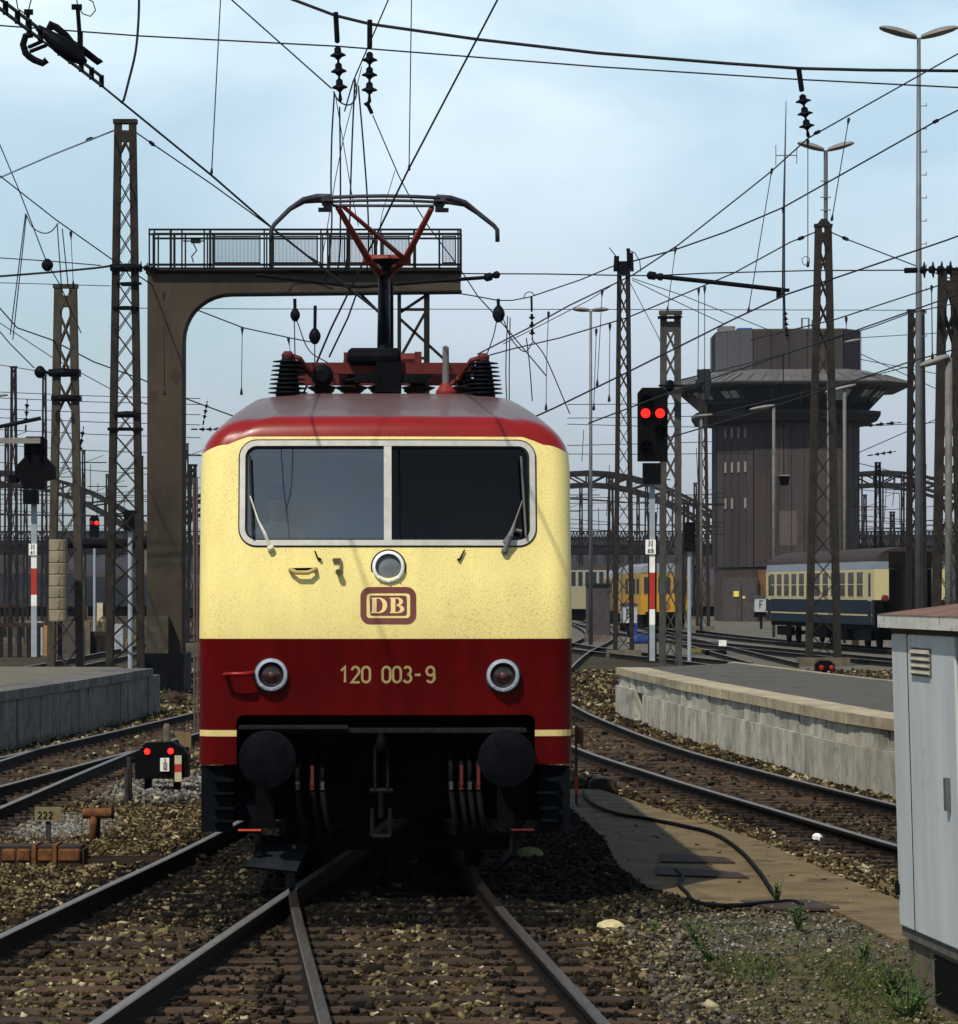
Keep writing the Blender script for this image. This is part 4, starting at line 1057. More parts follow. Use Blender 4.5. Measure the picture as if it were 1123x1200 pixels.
# tall lamp column on the right, and lower lamps
def lamp_column(label, px, Y, top, r0, r1, half, droop=.25, rungs=True, z0=GZ):
    t = thing('lamp_column', label, 'lamp post', (ax(px, Y), Y, z0)); zt = az(top, Y)
    b = MB(); b.tube([Vector((ax(px, Y), Y, z0)), Vector((ax(px, Y), Y, z0 + (zt - z0)*.55)), Vector((ax(px, Y), Y, zt))], [r0, (r0 + r1)/2, r1], 12); b.build('pole', POLEG, t, smooth=True)
    if rungs:
        b = MB(); py = top + 80
        while py < 420:
            p = at(px + 3, py, Y - .02); b.bar(p, p + Vector((.13, 0, 0)), .03, .02); b.bar(p + Vector((.13, 0, -.015)), p + Vector((.13, 0, .07)), .02, .02); py += 27
        b.build('step_iron', POLEG, t)
    if half: lamp_pair(t, px, top, Y, half, droop=droop)
    return t
lamp_column('tall galvanised lamp column with winged lamp heads and step irons', 1077, 104, 44, .12, .05, 46)
lamp_column('slender lamp post with twin flat heads left of the slim mast', 692.5, 185, 364, .10, .06, 21, .06, True)
def street_lamp(label, px, Y, py, head0, head1, tilt, pole=True):
    t = thing('yard_lamp', label, 'lamp post', (ax(px, Y), Y, GZ)); s = Y/F
    a, c = at(head0, py + tilt, Y), at(head1, py, Y); b = MB(); g = []
    for i in range(8):
        q = a.lerp(c, i/7); w = .17*(.5 + .5*sin(pi*(.12 + .76*i/7))); th = .11*(.35 + .65*sin(pi*(.1 + .8*i/7)))
        g.append([b.v((q.x, q.y + w*1.3*cos(x), q.z + th*sin(x)*(1 if sin(x) > 0 else .7))) for x in [2*pi*k/8 for k in range(8)]])
    for A, B in zip(g, g[1:]):
        for k in range(8): b.face([A[k], A[(k+1) % 8], B[(k+1) % 8], B[k]])
    b.face(g[0]); b.face(g[-1][::-1]); b.build('lamp_head', LAMPGREY, t, smooth=True)
    if pole:
        b = MB(); b.tube([Vector((ax(px, Y), Y, GZ)), at(px, py + 1, Y)], .085, 8); b.build('pole', mat('pale_lamp_pole', (.12, .115, .10), .6), t, smooth=True)
    return t
street_lamp('pale yard lamp head at the photograph edge beside the brown mast', 1112, 92, 418, 1079, 1112, 11)
street_lamp('yard lamp on a thin pale pole in front of the tower right side', 990, 190, 451, 967, 1003, 9)
street_lamp('yard lamp low in front of the tower window band', 907, 215, 475, 879, 908, 5)
street_lamp('small yard lamp left of the tower below its eaves', 822, 240, 486, 811, 835, 3)
street_lamp('small yard lamp before the tower plant room', 971, 260, 398, 990, 1009, 3)
street_lamp('small pale lamp at the left edge above the black signal', -3, 240, 463, -12, 9, 2)

# ---------------- light signals
def plate(parent, c, w, h, text, s, m=WHITE, ink=None, second=None):
    b = MB(); b.box(c, (w, .02, h)); p = b.build('number_plate', m, parent)
    b = MB(); fn = lambda u, v: Vector((c[0] + u, c[1] - .014, c[2] + v))
    k = len(text); hh = h*s; tw = hh*(.5*k + .2*(k-1)); strokes(b, text, fn, -tw/2, (h*.02 if second else -hh/2), hh, hh*.2)
    if second: h2 = h*.26; strokes(b, second, fn, -(h2*.5*len(second) + h2*.3*(len(second)-1))/2, -h*.40, h2, h2*.22, gap=.3)
    b.build('plate_lettering', ink or SIGBLK, p)
    return p
def striped_pole(parent, px, Y, z0, py_top, red0, red1, w, white0=None):
    x = ax(px, Y)
    for a, c, m in ((z0, az(red1 + (red1 - red0)*.42, Y), SIGPOLE), (az(red1 + (red1-red0)*.42, Y), az(red1, Y), WHITE), (az(red1, Y), az(red0, Y), REDP), (az(red0, Y), az(red0 - (red1-red0)*.5, Y), WHITE), (az(red0 - (red1-red0)*.5, Y), az(py_top, Y), SIGPOLE)):
        b = MB(); b.box2((x - w/2, Y - w/2, a), (x + w/2, Y + w/2, c)); b.build('pole_band' if m is not SIGPOLE else 'pole', m, parent)
SY = 89.5; s = SY/F
sg = thing('light_signal', 'black light signal showing two red lamps beside the platform end', 'signal', (ax(764.5, SY), SY, .76))
b = MB(); pts = [(747, 541), (747, 461), (752, 455), (777, 455), (782, 461), (782, 541)]
b.prism([((x - 764.5)*s, (HOR - y)*s + H) for x, y in pts], (ax(764.5, SY), SY - .32, 0), (1, 0, 0), (0, 0, 1), (0, .28, 0)); b.build('signal_head', SIGBLK, sg)
b = MB(); b.box2((ax(753, SY), SY - .3, az(567, SY)), (ax(774, SY), SY - .02, az(543, SY))); b.build('marker_box', SIGBLK, sg)
def lamp_lens(parent, px, py, Y, r, m, hood=True, dy=-.34):
    c = at(px, py, Y) + Vector((0, dy, 0)); b = MB(); b.lathe([(r, 0), (r*.9, .02), (r*.5, .04), (.002, .05)], c, (0, -1, 0), 20); b.build('signal_lamp', m, parent, smooth=True)
    if hood:
        b = MB(); ro = r*1.35
        for k in range(12):
            a0, a1 = pi*k/12, pi*(k+1)/12
            q = [c + Vector((ro*cos(a), y, ro*sin(a))) for y in (.01, -.24) for a in (a0, a1)]
            v = [b.v(p) for p in q]; b.face([v[0], v[1], v[3], v[2]])
        b.build('lamp_hood', SIGBLK, parent)
lamp_lens(sg, 756, 485, SY, .105, REDLAMP); lamp_lens(sg, 773, 485, SY, .105, REDLAMP)
for px, py in ((757, 470), (756, 524), (773, 505)): lamp_lens(sg, px, py, SY, .1, SIGBLK)
striped_pole(sg, 764.5, SY, .76, 567, 671, 714, .12)
plate(sg, tuple(at(762.5, 641, SY) + Vector((0, -.09, 0))), 12*s, 17*s, 'N', .42, second='69')
b = MB(); b.box2((ax(760, SY), SY + .1, .76), (ax(770, SY), SY + .25, az(600, SY))); b.build('ladder_back', MAST, sg)

SY2 = 95.0; s2 = SY2/F
sl_ = thing('light_signal', 'black hooded signal on a red and white pole left of the masts', 'signal', (ax(40, SY2), SY2, .76))
b = MB()
b.prism([((x - 40)*s2, (HOR - y)*s2 + H) for x, y in [(20, 560), (20, 548), (30, 537), (56, 537), (66, 548), (66, 562), (54, 563), (54, 573), (28, 573), (27, 563)]], (ax(40, SY2), SY2 - .4, 0), (1, 0, 0), (0, 0, 1), (0, .4, 0))
b.prism([((x - 40)*s2, (HOR - y)*s2 + H) for x, y in [(30, 540), (30, 515), (33, 512), (52, 512), (56, 516), (56, 540)]], (ax(40, SY2), SY2 - .35, 0), (1, 0, 0), (0, 0, 1), (0, .3, 0))
b.build('signal_head', SIGBLK, sl_)
b = MB(); b.box2((ax(29, SY2), SY2 - .4, az(591, SY2)), (ax(46, SY2), SY2, az(575, SY2))); b.build('marker_box', SIGBLK, sl_)
b = MB(); b.box2((ax(12, SY2), SY2 - .3, az(566, SY2)), (ax(24, SY2), SY2 - .1, az(557, SY2))); b.build('lamp_box', SIGBLK, sl_)
for px in (35, 49): lamp_lens(sl_, px, 533, SY2, .04, mat('unlit_red_lens', (.06, .004, .004), .3), True, -.36)
b = MB(); b.box2((ax(-20, SY2), SY2 - .55, az(520.5, SY2)), (ax(50, SY2), SY2 - .42, az(514, SY2))); b.build('bracket_arm', LAMPGREY, sl_)
striped_pole(sl_, 40, SY2, .76, 573, 666, 697, .13)
plate(sl_, tuple(at(39, 644, SY2) + Vector((0, -.09, 0))), 9.5*s2, 13.5*s2, 'N', .42, second='61')

def small_signal(label, px, Y, top, bot, w, lamps, z0=GZ):
    t = thing('light_signal', label, 'signal', (ax(px, Y), Y, z0)); b = MB(); q = Y/F
    b.prism([(-w/2*q, az(bot, Y)), (w/2*q, az(bot, Y)), (w/2*q, az(top + 3, Y)), (w/3*q, az(top, Y)), (-w/3*q, az(top, Y)), (-w/2*q, az(top + 3, Y))], (ax(px, Y), Y - .3, 0), (1, 0, 0), (0, 0, 1), (0, .3, 0)); b.build('signal_head', SIGBLK, t)
    b = MB(); b.tube([Vector((ax(px, Y), Y - .1, z0)), Vector((ax(px, Y), Y - .1, az(bot, Y) + .02))], .07, 8); b.build('pole', SIGPOLE, t)
    for lx, ly, m in lamps: lamp_lens(t, lx, ly, Y, w*q*.22, m, False)
    return t
small_signal('far signal with one bright red lamp between two left masts', 111, 205, 605, 630, 11, [(108, 613, DIMRED), (114, 613, REDLAMP)])
small_signal('tiny far signal with a single red light below the bridge', 94, 330, 652, 668, 5, [(94, 658, REDLAMP)])
small_signal('dark unlit signal back mounted beside the gantry mast', 153, 120, 598, 622, 14, [])
small_signal('black unlit signal back behind the grey lattice mast', 808, 140, 612, 646, 13, [])

# dwarf signal left of the locomotive
DY = 50.2; ds = DY/F
dw = thing('dwarf_signal', 'low black shunting signal with two red lamps beside the locomotive', 'signal', (ax(185, DY), DY, GZ))
b = MB(); b.prism([((x - 185)*ds, (HOR - y)*ds + H) for x, y in [(160, 912), (160, 884), (168, 875), (172, 870), (204, 869), (216, 876), (222, 884), (222, 910), (208, 912)]], (ax(185, DY), DY - .2, 0), (1, 0, 0), (0, 0, 1), (0, .35, 0)); b.build('signal_head', SIGBLK, dw)
b = MB()
for px in (174, 208): b.box2((ax(px - 4, DY), DY - .1, GZ - .05), (ax(px + 4, DY), DY + .1, az(911, DY)))
b.build('foot', BLACK, dw)
for px, py in ((174, 880), (201.5, 879.5)): lamp_lens(dw, px, py, DY, .038, REDLAMP, False, -.205)
b = MB(); b.box2((ax(189.5, DY), DY - .235, az(903, DY)), (ax(200, DY), DY - .205, az(887.5, DY))); pl = b.build('number_plate', WHITE, dw)
b = MB(); b.box(at(195, 896, DY) + Vector((0, -.245, 0)), (.045, .01, .085)); b.box(at(195, 889, DY) + Vector((0, -.245, 0)), (.016, .01, .02)); b.build('plate_mark', mat('plate_grey_ink', (.28, .26, .24), .7), pl)
for y0, y1, m in ((884.5, 894.5, WHITE), (894.5, 904, REDP), (904, 915, WHITE)):
    b = MB(); b.box2((ax(206.5, DY), DY - .25, az(y1, DY)), (ax(214.5, DY), DY - .21, az(y0, DY))); b.build('stripe_board', mat('stripe_buff', (.45, .40, .26), .7) if m is WHITE else m, dw)
t = thing('dwarf_signal', 'low signal with red lamps beyond the asphalt platform edge', 'signal', (ax(966, 95), 95, GZ))
b = MB(); b.prism([((x - 966)*95/F, (HOR - y)*95/F + H) for x, y in [(955, 786), (955, 778), (960, 774), (972, 774), (978, 779), (978, 786)]], (ax(966, 95), 94.8, 0), (1, 0, 0), (0, 0, 1), (0, .3, 0)); b.box2((ax(963, 95), 94.9, GZ), (ax(969, 95), 95.05, az(785, 95))); b.build('signal_head', SIGBLK, t)
for px in (962, 974): lamp_lens(t, px, 782, 95, .06, DIMRED, False, -.22)

# ---------------- trackside bits on the left
t = thing('number_board', 'small weathered yellowish board numbered 222 on a short post', 'sign', gnd(56, 990))
Yb = gnd(56, 990).y; bs = Yb/F
b = MB(); b.box2((ax(41, Yb), Yb - .02, az(962.5, Yb)), (ax(72, Yb), Yb, az(945.5, Yb))); bd = b.build('board', mat('board_ochre', (.16, .14, .07), .85, amt=.25, scale=14), t)
b = MB(); c = at(45, 959, Yb) + Vector((0, -.026, 0)); strokes(b, '222', lambda u, v: c + Vector((u, 0, v)), 0, 0, 7.5*bs, 1.2*bs, gap=.35); b.build('board_numerals', SIGBLK, bd)
b = MB(); c2 = at(65.5, 962, Yb) + Vector((0, -.026, 0)); strokes(b, '1', lambda u, v: c2 + Vector((u, 0, v)), 0, 0, 7*bs, 1.6*bs); b.build('board_numerals', mat('numeral_orange', (.30, .09, .03), .7), bd)
b = MB(); b.box2((ax(53.5, Yb), Yb + .002, GZ - .05), (ax(59, Yb), Yb + .06, az(955, Yb))); b.build('post', mat('board_post_dark', (.03, .026, .03), .8), t)
Yp = gnd(60, 1017).y; ps = Yp/F
t = thing('point_machine', 'rusty point machine casing with bolted straps beside the rail', 'point machine', (ax(40, Yp), Yp + .2, GZ))
b = MB(); b.box2((ax(-45, Yp), Yp, GZ - .03), (ax(98, Yp), Yp + .5, az(992, Yp))); bmesh.ops.bevel(b.bm, geom=b.bm.edges[:], offset=.03, segments=2, affect='EDGES'); b.build('casing', RUSTD, t)
for a, c in ((-20, -4), (2, 18), (20, 36), (44, 62), (68, 94)):
    b = MB(); b.box2((ax(a, Yp), Yp - .02, az(1010, Yp)), (ax(c, Yp), Yp + .1, az(995, Yp))); bmesh.ops.bevel(b.bm, geom=b.bm.edges[:], offset=.015, segments=1, affect='EDGES'); b.build('cover_plate', RUST, t)
for px in (40, 64):
    b = MB(); b.box2((ax(px - 2.5, Yp), Yp - .03, GZ), (ax(px + 2.5, Yp), Yp + .53, az(990, Yp))); b.build('strap', RUST, t)
b = MB(); b.bar(Vector((ax(96, Yp), Yp + .1, GZ + .05)), Vector((-2.55, Yp + .25, GZ + .05)), .05, .04); b.bar(Vector((ax(96, Yp), Yp + .3, GZ + .07)), Vector((-2.5, Yp + .55, GZ + .07)), .035, .03); b.build('point_rod', RUSTD, t)
Yt = gnd(110, 987).y
t = thing('point_indicator', 'rusty T shaped point indicator drum on a short stem', 'point indicator', (ax(110, Yt), Yt, GZ))
b = MB(); c = at(97, 953.5, Yt); c1 = at(131, 953, Yt); b.tube([c, c1], .052, 16); b.build('drum', RUST, t, smooth=True, auto=40)
b = MB(); b.tube([at(131, 953, Yt), at(133.5, 953, Yt)], .062, 16); b.build('drum_cap', BLACK, t)
b = MB(); b.tube([Vector((ax(109, Yt), Yt, GZ - .03)), at(109, 972, Yt), at(109.5, 955, Yt)], [.038, .036, .045], 10); b.build('stem', RUST, t, smooth=True)
b = MB(); b.box2((ax(112, Yt), Yt + .02, GZ - .02), (ax(117, Yt), Yt + .08, az(958, Yt))); b.build('back_plate', BLACK, t)
b = MB(); Yq = gnd(149, 944).y; b.tube([Vector((ax(149, Yq), Yq, GZ - .05)), at(148.5, 905, Yq)], .03, 8); b.tube([Vector((ax(152, Yq), Yq + .05, GZ - .05)), at(151.5, 888, Yq)], .03, 8); b.box(at(148, 902, Yq), (.05, .05, .05))
tag(b.build('marker_post', mat('board_post_dark', (0, 0, 0))), 'thin dark double post in the ballast near the dwarf signal', 'post')
Ys = 57.0
b = MB(); b.lathe([(.05, 0), (.055, .02), (.055, az(848.5, Ys) - GZ - .04), (.03, az(848, Ys) - GZ)], (ax(195.5, Ys), Ys, GZ), (0, 0, 1), 14)
tag(b.build('concrete_stub', PLINTH, smooth=True), 'short grey concrete stub behind the dwarf signal', 'post')
t = thing('number_board', 'brownish blank looking board tilted behind the dwarf signal', 'sign', (ax(214, 56), 56, GZ))
b = MB(); b.prism([((x - 214)*56/F, (HOR - y)*56/F + H) for x, y in [(203, 857), (224, 858), (224, 876), (213, 875)]], (ax(214, 56), 56, 0), (1, 0, 0), (0, 0, 1), (0, .03, 0)); b.build('board', mat('board_ochre_brown', (.16, .11, .05), .85, amt=.25, scale=14), t)
b = MB(); b.box2((ax(215, 56), 56.03, GZ), (ax(221, 56), 56.1, az(870, 56))); b.build('post', BLACK, t)
for px, lab in ((228.2, 'thin rusty pole close beside the cream cab side'), (232.0, 'second thin pole nearest the locomotive left side')):
    Yc = 67.5 + (px - 228)*.2; b = MB(); b.tube([Vector((ax(px, Yc), Yc, GZ)), at(px - 1.2, 560, Yc)], .02, 6); b.box(Vector((ax(px, Yc), Yc, GZ + .03)), (.12, .12, .12))
    tag(b.build('marker_pole', mat('pole_brown', (.09, .06, .05), .8)), lab, 'pole')

# ---------------- signal gantry
GY = 100.0; gs = GY/F
ga = thing('signal_gantry', 'weathered steel portal gantry with a railed walkway on top', 'gantry', (ax(194, GY), GY, GZ))
def gx(px): return ax(px, GY)
def gz(py): return az(py, GY)
arc = [(270 - 55*sin(R(a)), 345 + 55 - 55*cos(R(a))) for a in range(0, 91, 10)]
P = [(173, 830), (174, 320), (540, 318), (540, 342)] + arc + [(214, 830)]
b = MB(); b.prism([(gx(x), gz(y) if y < 800 else GZ) for x, y in P], (0, GY - .3, 0), (1, 0, 0), (0, 0, 1), (0, .8, 0)); b.build('portal_frame', GANTRY, ga)
b = MB(); b.box2((gx(172.5), GY - .34, gz(322)), (gx(541), GY + .6, gz(317))); 
pa = [(gx(x), gz(y)) for x, y in ([(540, 342)] + arc + [(214.5, 826)])]
for (x0, z0), (x1, z1) in zip(pa, pa[1:]): b.bar((x0, GY + .1, z0), (x1, GY + .1, z1), .95, .045, up=(0, 1, 0)) if False else b.hexa([(x0, GY - .34, z0 - .02), (x0, GY + .54, z0 - .02), (x0 + .03, GY + .54, z0 + .02), (x0 + .03, GY - .34, z0 + .02), (x1, GY - .34, z1 - .02), (x1, GY + .54, z1 - .02), (x1 + .03, GY + .54, z1 + .02), (x1 + .03, GY - .34, z1 + .02)])
b.build('flange', GANTRYD, ga)
b = MB(); b.box2((gx(176), GY - .5, gz(319)), (gx(541), GY + .7, gz(315))); b.build('walkway_deck', GANTRYD, ga)
for yy, nm in ((GY - .5, 'front'), (GY + .68, 'rear')):
    b = MB()
    for z in (gz(271), gz(276.5)): b.bar((gx(176), yy, z), (gx(541), yy, z), .05, .05)
    b.bar((gx(176), yy, gz(312)), (gx(541), yy, gz(312)), .04, .06)
    for px in (177, 183, 202, 215, 241, 248, 311, 318, 377, 385, 408, 440, 447, 486, 515, 537, 540): b.bar((gx(px), yy, gz(316)), (gx(px), yy, gz(271)), .038 if px % 2 else .06, .04)
    rl = b.build('railing', GANTRYD, ga)
    if nm == 'front':
        for a, c in ((253, 306), (321, 373), (388, 405), (411, 437), (450, 480), (519, 534)):
            b = MB(); x = gx(a)
            while x < gx(c): b.box2((x - .005, yy - .004, gz(310)), (x + .005, yy + .004, gz(279))); x += .034
            zz = gz(309)
            while zz < gz(280): b.box2((gx(a), yy + .005, zz - .004), (gx(c), yy + .010, zz + .004)); zz += .05
            for px in (a, c): b.bar((gx(px), yy, gz(311)), (gx(px), yy, gz(278)), .03, .03)
            for py in (279, 310): b.bar((gx(a), yy, gz(py)), (gx(c), yy, gz(py)), .03, .03)
            b.build('mesh_panel', GANTRYD, rl)
b = MB(); b.box2((gx(225), GY - .45, gz(286)), (gx(236), GY - .2, gz(280.5))); b.bar((gx(216), GY - .4, gz(284)), (gx(240), GY - .4, gz(284)), .03, .03); b.tube([(gx(228), GY - .4, gz(287)), (gx(232), GY - .4, gz(295)), (gx(226), GY - .4, gz(302)), (gx(228), GY - .4, gz(309))], .018, 6); b.build('terminal_box', GANTRYD, ga)
for a, c in ((466, 470), (497, 503.5)):
    b = MB(); b.box2((gx(a), GY - .2, GZ), (gx(c), GY + .3, gz(343))); b.build('leg', GANTRYD, ga)
b = MB()
for p in (((503, 344), (470, 366)), ((470, 363), (500, 363)), ((468, 373), (528, 428)), ((420, 342), (446, 368)), ((470, 420), (500, 420)), ((470, 418), (500, 364)), ((470, 480), (500, 425))): b.bar((gx(p[0][0]), GY - .1, gz(p[0][1])), (gx(p[1][0]), GY - .1, gz(p[1][1])), .07, .07)
b.build('bracing', GANTRYD, ga)
b = MB(); 
for px in (209.5, 213.5): b.bar((gx(px), GY + .55, GZ), (gx(px), GY + .55, gz(372)), .04, .04)
z = GZ
while z < gz(375): b.bar((gx(209.5), GY + .55, z), (gx(213.5), GY + .55, z), .025, .025); z += .35
b.build('ladder', GANTRYD, ga)
b = MB(); b.box2((gx(174), GY - .8, GZ - .1), (gx(200), GY - .35, gz(722))); b.build('cable_box', mat('cable_box_brown', (.05, .04, .026), .8, amt=.3), ga)
b = MB(); b.box2((gx(166), GY - 1.3, GZ - .1), (gx(220), GY + 1.2, gz(765))); b.build('foundation', BLACK, ga)
b = MB(); b.tube([Vector((ax(58, 140), 140, az(637, 140))), Vector((ax(183, 140), 140, az(637, 140)))], .17, 12); b.lathe([(.1, -.2), (.3, -.15), (.3, .15), (.1, .2)], at(183, 638, 140), (1, 0, 0), 14)
for px in (70, 176): b.bar((ax(px, 140), 140.1, GZ), (ax(px, 140), 140.1, az(637, 140)), .15, .15)
tag(b.build('pipe_beam', BLACK), 'dark horizontal pipe beam with a round end before the gantry leg', 'beam')

# ---------------- control tower
TY = 330.0; ts = TY/F; TX = ax(921, TY)
tw = thing('signal_tower', 'brown clad railway control tower with flared window deck', 'tower', (TX, TY, GZ))
def oct_(k, px0=838, px1=1004): 
    c = (px0 + px1)/2; h = (px1 - px0)/2*ts*k
    return [(-h, 5.5*k), (-h, -1.0*k), (-h*.52, -5.2*k), (h*.72, -5.8*k), (h, -3.4*k), (h, 5.5*k), (h*.5, 9*k), (-h*.5, 9*k)]
def tower_ring(name, secs, m, parent=tw, cap=True):
    b = MB(); rings = []
    for py, k in secs: rings.append([b.v((TX + x, TY + y, az(py, TY))) for x, y in oct_(k)])
    n = 8
    for A, B in zip(rings, rings[1:]):
        for i in range(n): b.face([A[i], A[(i+1) % n], B[(i+1) % n], B[i]])
    if cap: b.face(rings[0][::-1]); b.face(rings[-1])
    return b.build(name, m, parent)
zb = HOR + F*(H - GZ)/TY
sh = tower_ring('shaft', [(665, .985), (490, .985)], TOWER)
tower_ring('base', [(zb + 1, .955), (666, .955)], mat('tower_base_brown', (.04, .028, .023), .8, amt=.3, scale=.4))
b = MB()
P0 = oct_(.985)
for i in range(8):
    p, q = Vector((*P0[i], 0)), Vector((*P0[(i+1) % 8], 0)); L = (q - p).length; nrm = Vector(((q-p).y, -(q-p).x, 0)).normalized(); k = max(2, int(L/.9))
    for j in range(k + 1):
        c = p.lerp(q, j/k); b.bar((TX + c.x, TY + c.y, az(664, TY)), (TX + c.x, TY + c.y, az(491, TY)), .05, .07)
b.build('cladding_seam', mat('tower_seam_dark', (.026, .018, .018), .7), sh)
for px0, px1, y0, y1, m in ((899, 917, 505, 560, mat('tower_panel_mid', (.062, .045, .042), .7)), (908, 928, 600, 640, mat('tower_panel_pale', (.080, .062, .058), .7)), (879, 897, 560, 664, mat('tower_panel_dark', (.040, .027, .026), .7)), (930, 946, 498, 600, mat('tower_panel_dusky', (.045, .033, .034), .7))):
    a, c = Vector(P0[2]), Vector(P0[3]); b = MB(); q = []
    for px in (px0, px1):
        u = (px - 921)*ts; t_ = (u - a.x)/(c.x - a.x); q.append(a.lerp(c, t_))
    b.face([b.v((TX + p.x, TY + p.y - .02, az(z, TY))) for p, z in zip((q[0], q[1], q[1], q[0]), (y1, y1, y0, y0))]); b.build('cladding_panel', m, sh)
for rowy in (509, 549, 591):
    for i, px in enumerate((848.5, 855.5, 862.5, 869.5)):
        if rowy == 591 and i == 2: continue
        # slits in the left chamfer wall: find the depth of the wall under this column
        u = (px - 921)*ts; P = oct_(.99); a, c = P[1], P[2]; t = (u - a[0])/(c[0] - a[0]); y = a[1] + (c[1]-a[1])*max(0, min(1, t))
        b = MB(); b.box((TX + u, TY + y - .05, az(rowy, TY)), (.17, .3, .85)); b.build('slit_window', mat('slit_window_pale', (.22, .20, .19), .4), tw)
tower_ring('deck_ring', [(499, 1.0), (496, 1.22), (489, 1.27), (484.5, 1.27), (484, 1.2)], mat('tower_ring_dark', (.025, .022, .023), .6))
wd = tower_ring('window_band', [(484.5, 1.10), (458, 1.40)], TOWERDK)
A, B = oct_(1.105), oct_(1.41)
for i in (1, 2, 3, 0):
    for t in (0, .25, .5, .75):
        p = Vector(A[i]).lerp(Vector(A[(i+1) % 8]), t); q = Vector(B[i]).lerp(Vector(B[(i+1) % 8]), t)
        b = MB(); b.bar((TX + p.x, TY + p.y, az(482, TY)), (TX + q.x, TY + q.y, az(458, TY)), .12, .12); b.build('mullion', TOWER, wd)
for i in (1, 2, 3):
    A, B = oct_(1.13), oct_(1.36); 
    for t0, t1 in ((.05, .35), (.6, .9)) if i != 2 else ((.78, .9),):
        q = [Vector(K[i]).lerp(Vector(K[(i+1) % 8]), t) for K, t in ((A, t0), (A, t1), (B, t1), (B, t0))]
        b = MB(); b.face([b.v((TX + p.x, TY + p.y - .06, az(z, TY))) for p, z in zip(q, (480, 480, 462, 462))]); b.build('painted_reflection', mat('painted_sky_pane', (.28, .33, .36), .15), wd)  # pale colour paints the sky's reflection onto the window band
tower_ring('eaves', [(457.5, 1.42), (456, 1.68), (453.5, 1.70), (452, 1.66)], mat('tower_eave_dark', (.05, .05, .05), .6))
tower_ring('flared_roof', [(452.5, 1.66), (443, 1.32), (437, 1.06)], TOWERROOF)
pr = tower_ring('plant_room', [(440, 1.0), (392, 1.0), (390, .99)], TOWER)
b = MB(); A, B, C_, D = oct_(1.66), oct_(1.322), oct_(1.005), oct_(1.008)
for i in range(8):
    n_ = max(2, int((Vector(A[(i+1) % 8]) - Vector(A[i])).length/1.1))
    for j in range(n_ + 1):
        p, q = Vector(A[i]).lerp(Vector(A[(i+1) % 8]), j/n_), Vector(B[i]).lerp(Vector(B[(i+1) % 8]), j/n_); b.bar((TX + p.x, TY + p.y, az(452.5, TY) + .03), (TX + q.x, TY + q.y, az(443, TY) + .03), .07, .07)
b.build('roof_seam', mat('zinc_seam', (.09, .085, .08), .6), tw)
b = MB()
for i in range(8):
    n_ = max(1, int((Vector(D[(i+1) % 8]) - Vector(D[i])).length/1.3))
    for j in range(n_ + 1):
        p = Vector(D[i]).lerp(Vector(D[(i+1) % 8]), j/n_); b.bar((TX + p.x, TY + p.y, az(438, TY)), (TX + p.x, TY + p.y, az(391, TY)), .05, .05)
b.build('plant_room_seam', mat('tower_seam_dark', (0, 0, 0)), pr)
P = oct_(1.006); b = MB()
q0, q1 = Vector(P[1]), Vector(P[2]); 
b.face([b.v((TX + p.x, TY + p.y - .05, az(z, TY))) for p, z in ((q0, 436), (q1, 436), (q1, 392), (q0, 392))])
b.build('pale_panel', TOWERL, pr)
b = MB(); b.box2((ax(843, TY), TY - 1, az(392, TY)), (ax(861, TY), TY + 3, az(383, TY))); b.build('roof_block', mat('tower_grey', (.15, .15, .15), .7), tw)
b = MB(); b.box2((ax(863, TY), TY - 2, az(391, TY)), (ax(880, TY), TY + 1, az(386, TY))); b.build('roof_tarpaulin', BLUEP, tw)
b = MB(); b.tube([at(940, 389, TY), at(940, 373, TY), at(948, 373, TY), at(948, 389, TY)], .09, 6); b.tube([at(952, 389, TY), at(952, 375, TY), at(958, 375, TY)], .07, 6); b.build('roof_vent', POLEG, tw)
b = MB(); b.tube([at(919, 392, 329), at(919, 240, 329), at(921.5, 118, 329)], [.12, .10, .03], 8); b.tube([at(909, 182, 329), at(934, 182, 329)], .04, 6)
for px, a, c in ((909.5, 170, 194), (934, 172, 192)): b.tube([at(px, a, 329), at(px, c, 329)], .035, 6)
b.build('aerial_mast', mat('aerial_grey', (.05, .05, .055), .6), tw)
b = MB(); b.box2((ax(842, TY), TY - 6.4, GZ), (ax(882, TY), TY - 5.4, az(677, TY))); an = b.build('entrance_block', mat('entrance_dark', (.055, .045, .042), .8), tw)
b = MB(); b.box2((ax(846, TY), TY - 6.5, GZ), (ax(863, TY), TY - 6.41, az(682, TY))); b.box2((ax(864, TY), TY - 6.5, GZ), (ax(880, TY), TY - 6.41, az(682, TY))); b.build('double_door', SHEDG, an)
b = MB(); b.box(at(863, 696, TY - 6.55), (.45, .04, .45)); b.box(at(872, 700, TY - 6.55), (.2, .04, .2)); b.build('warning_sign', mat('sign_yellow', (.75, .55, .10), .6), an)
b = MB(); b.box2((ax(883, TY), TY - 5.95, GZ), (ax(903, TY), TY - 5.6, az(668, TY))); b.build('brown_wall_panel', mat('rust_brown_panel', (.11, .052, .018), .8, amt=.4, scale=.8), tw)  # flat rust-brown panel beside the entrance

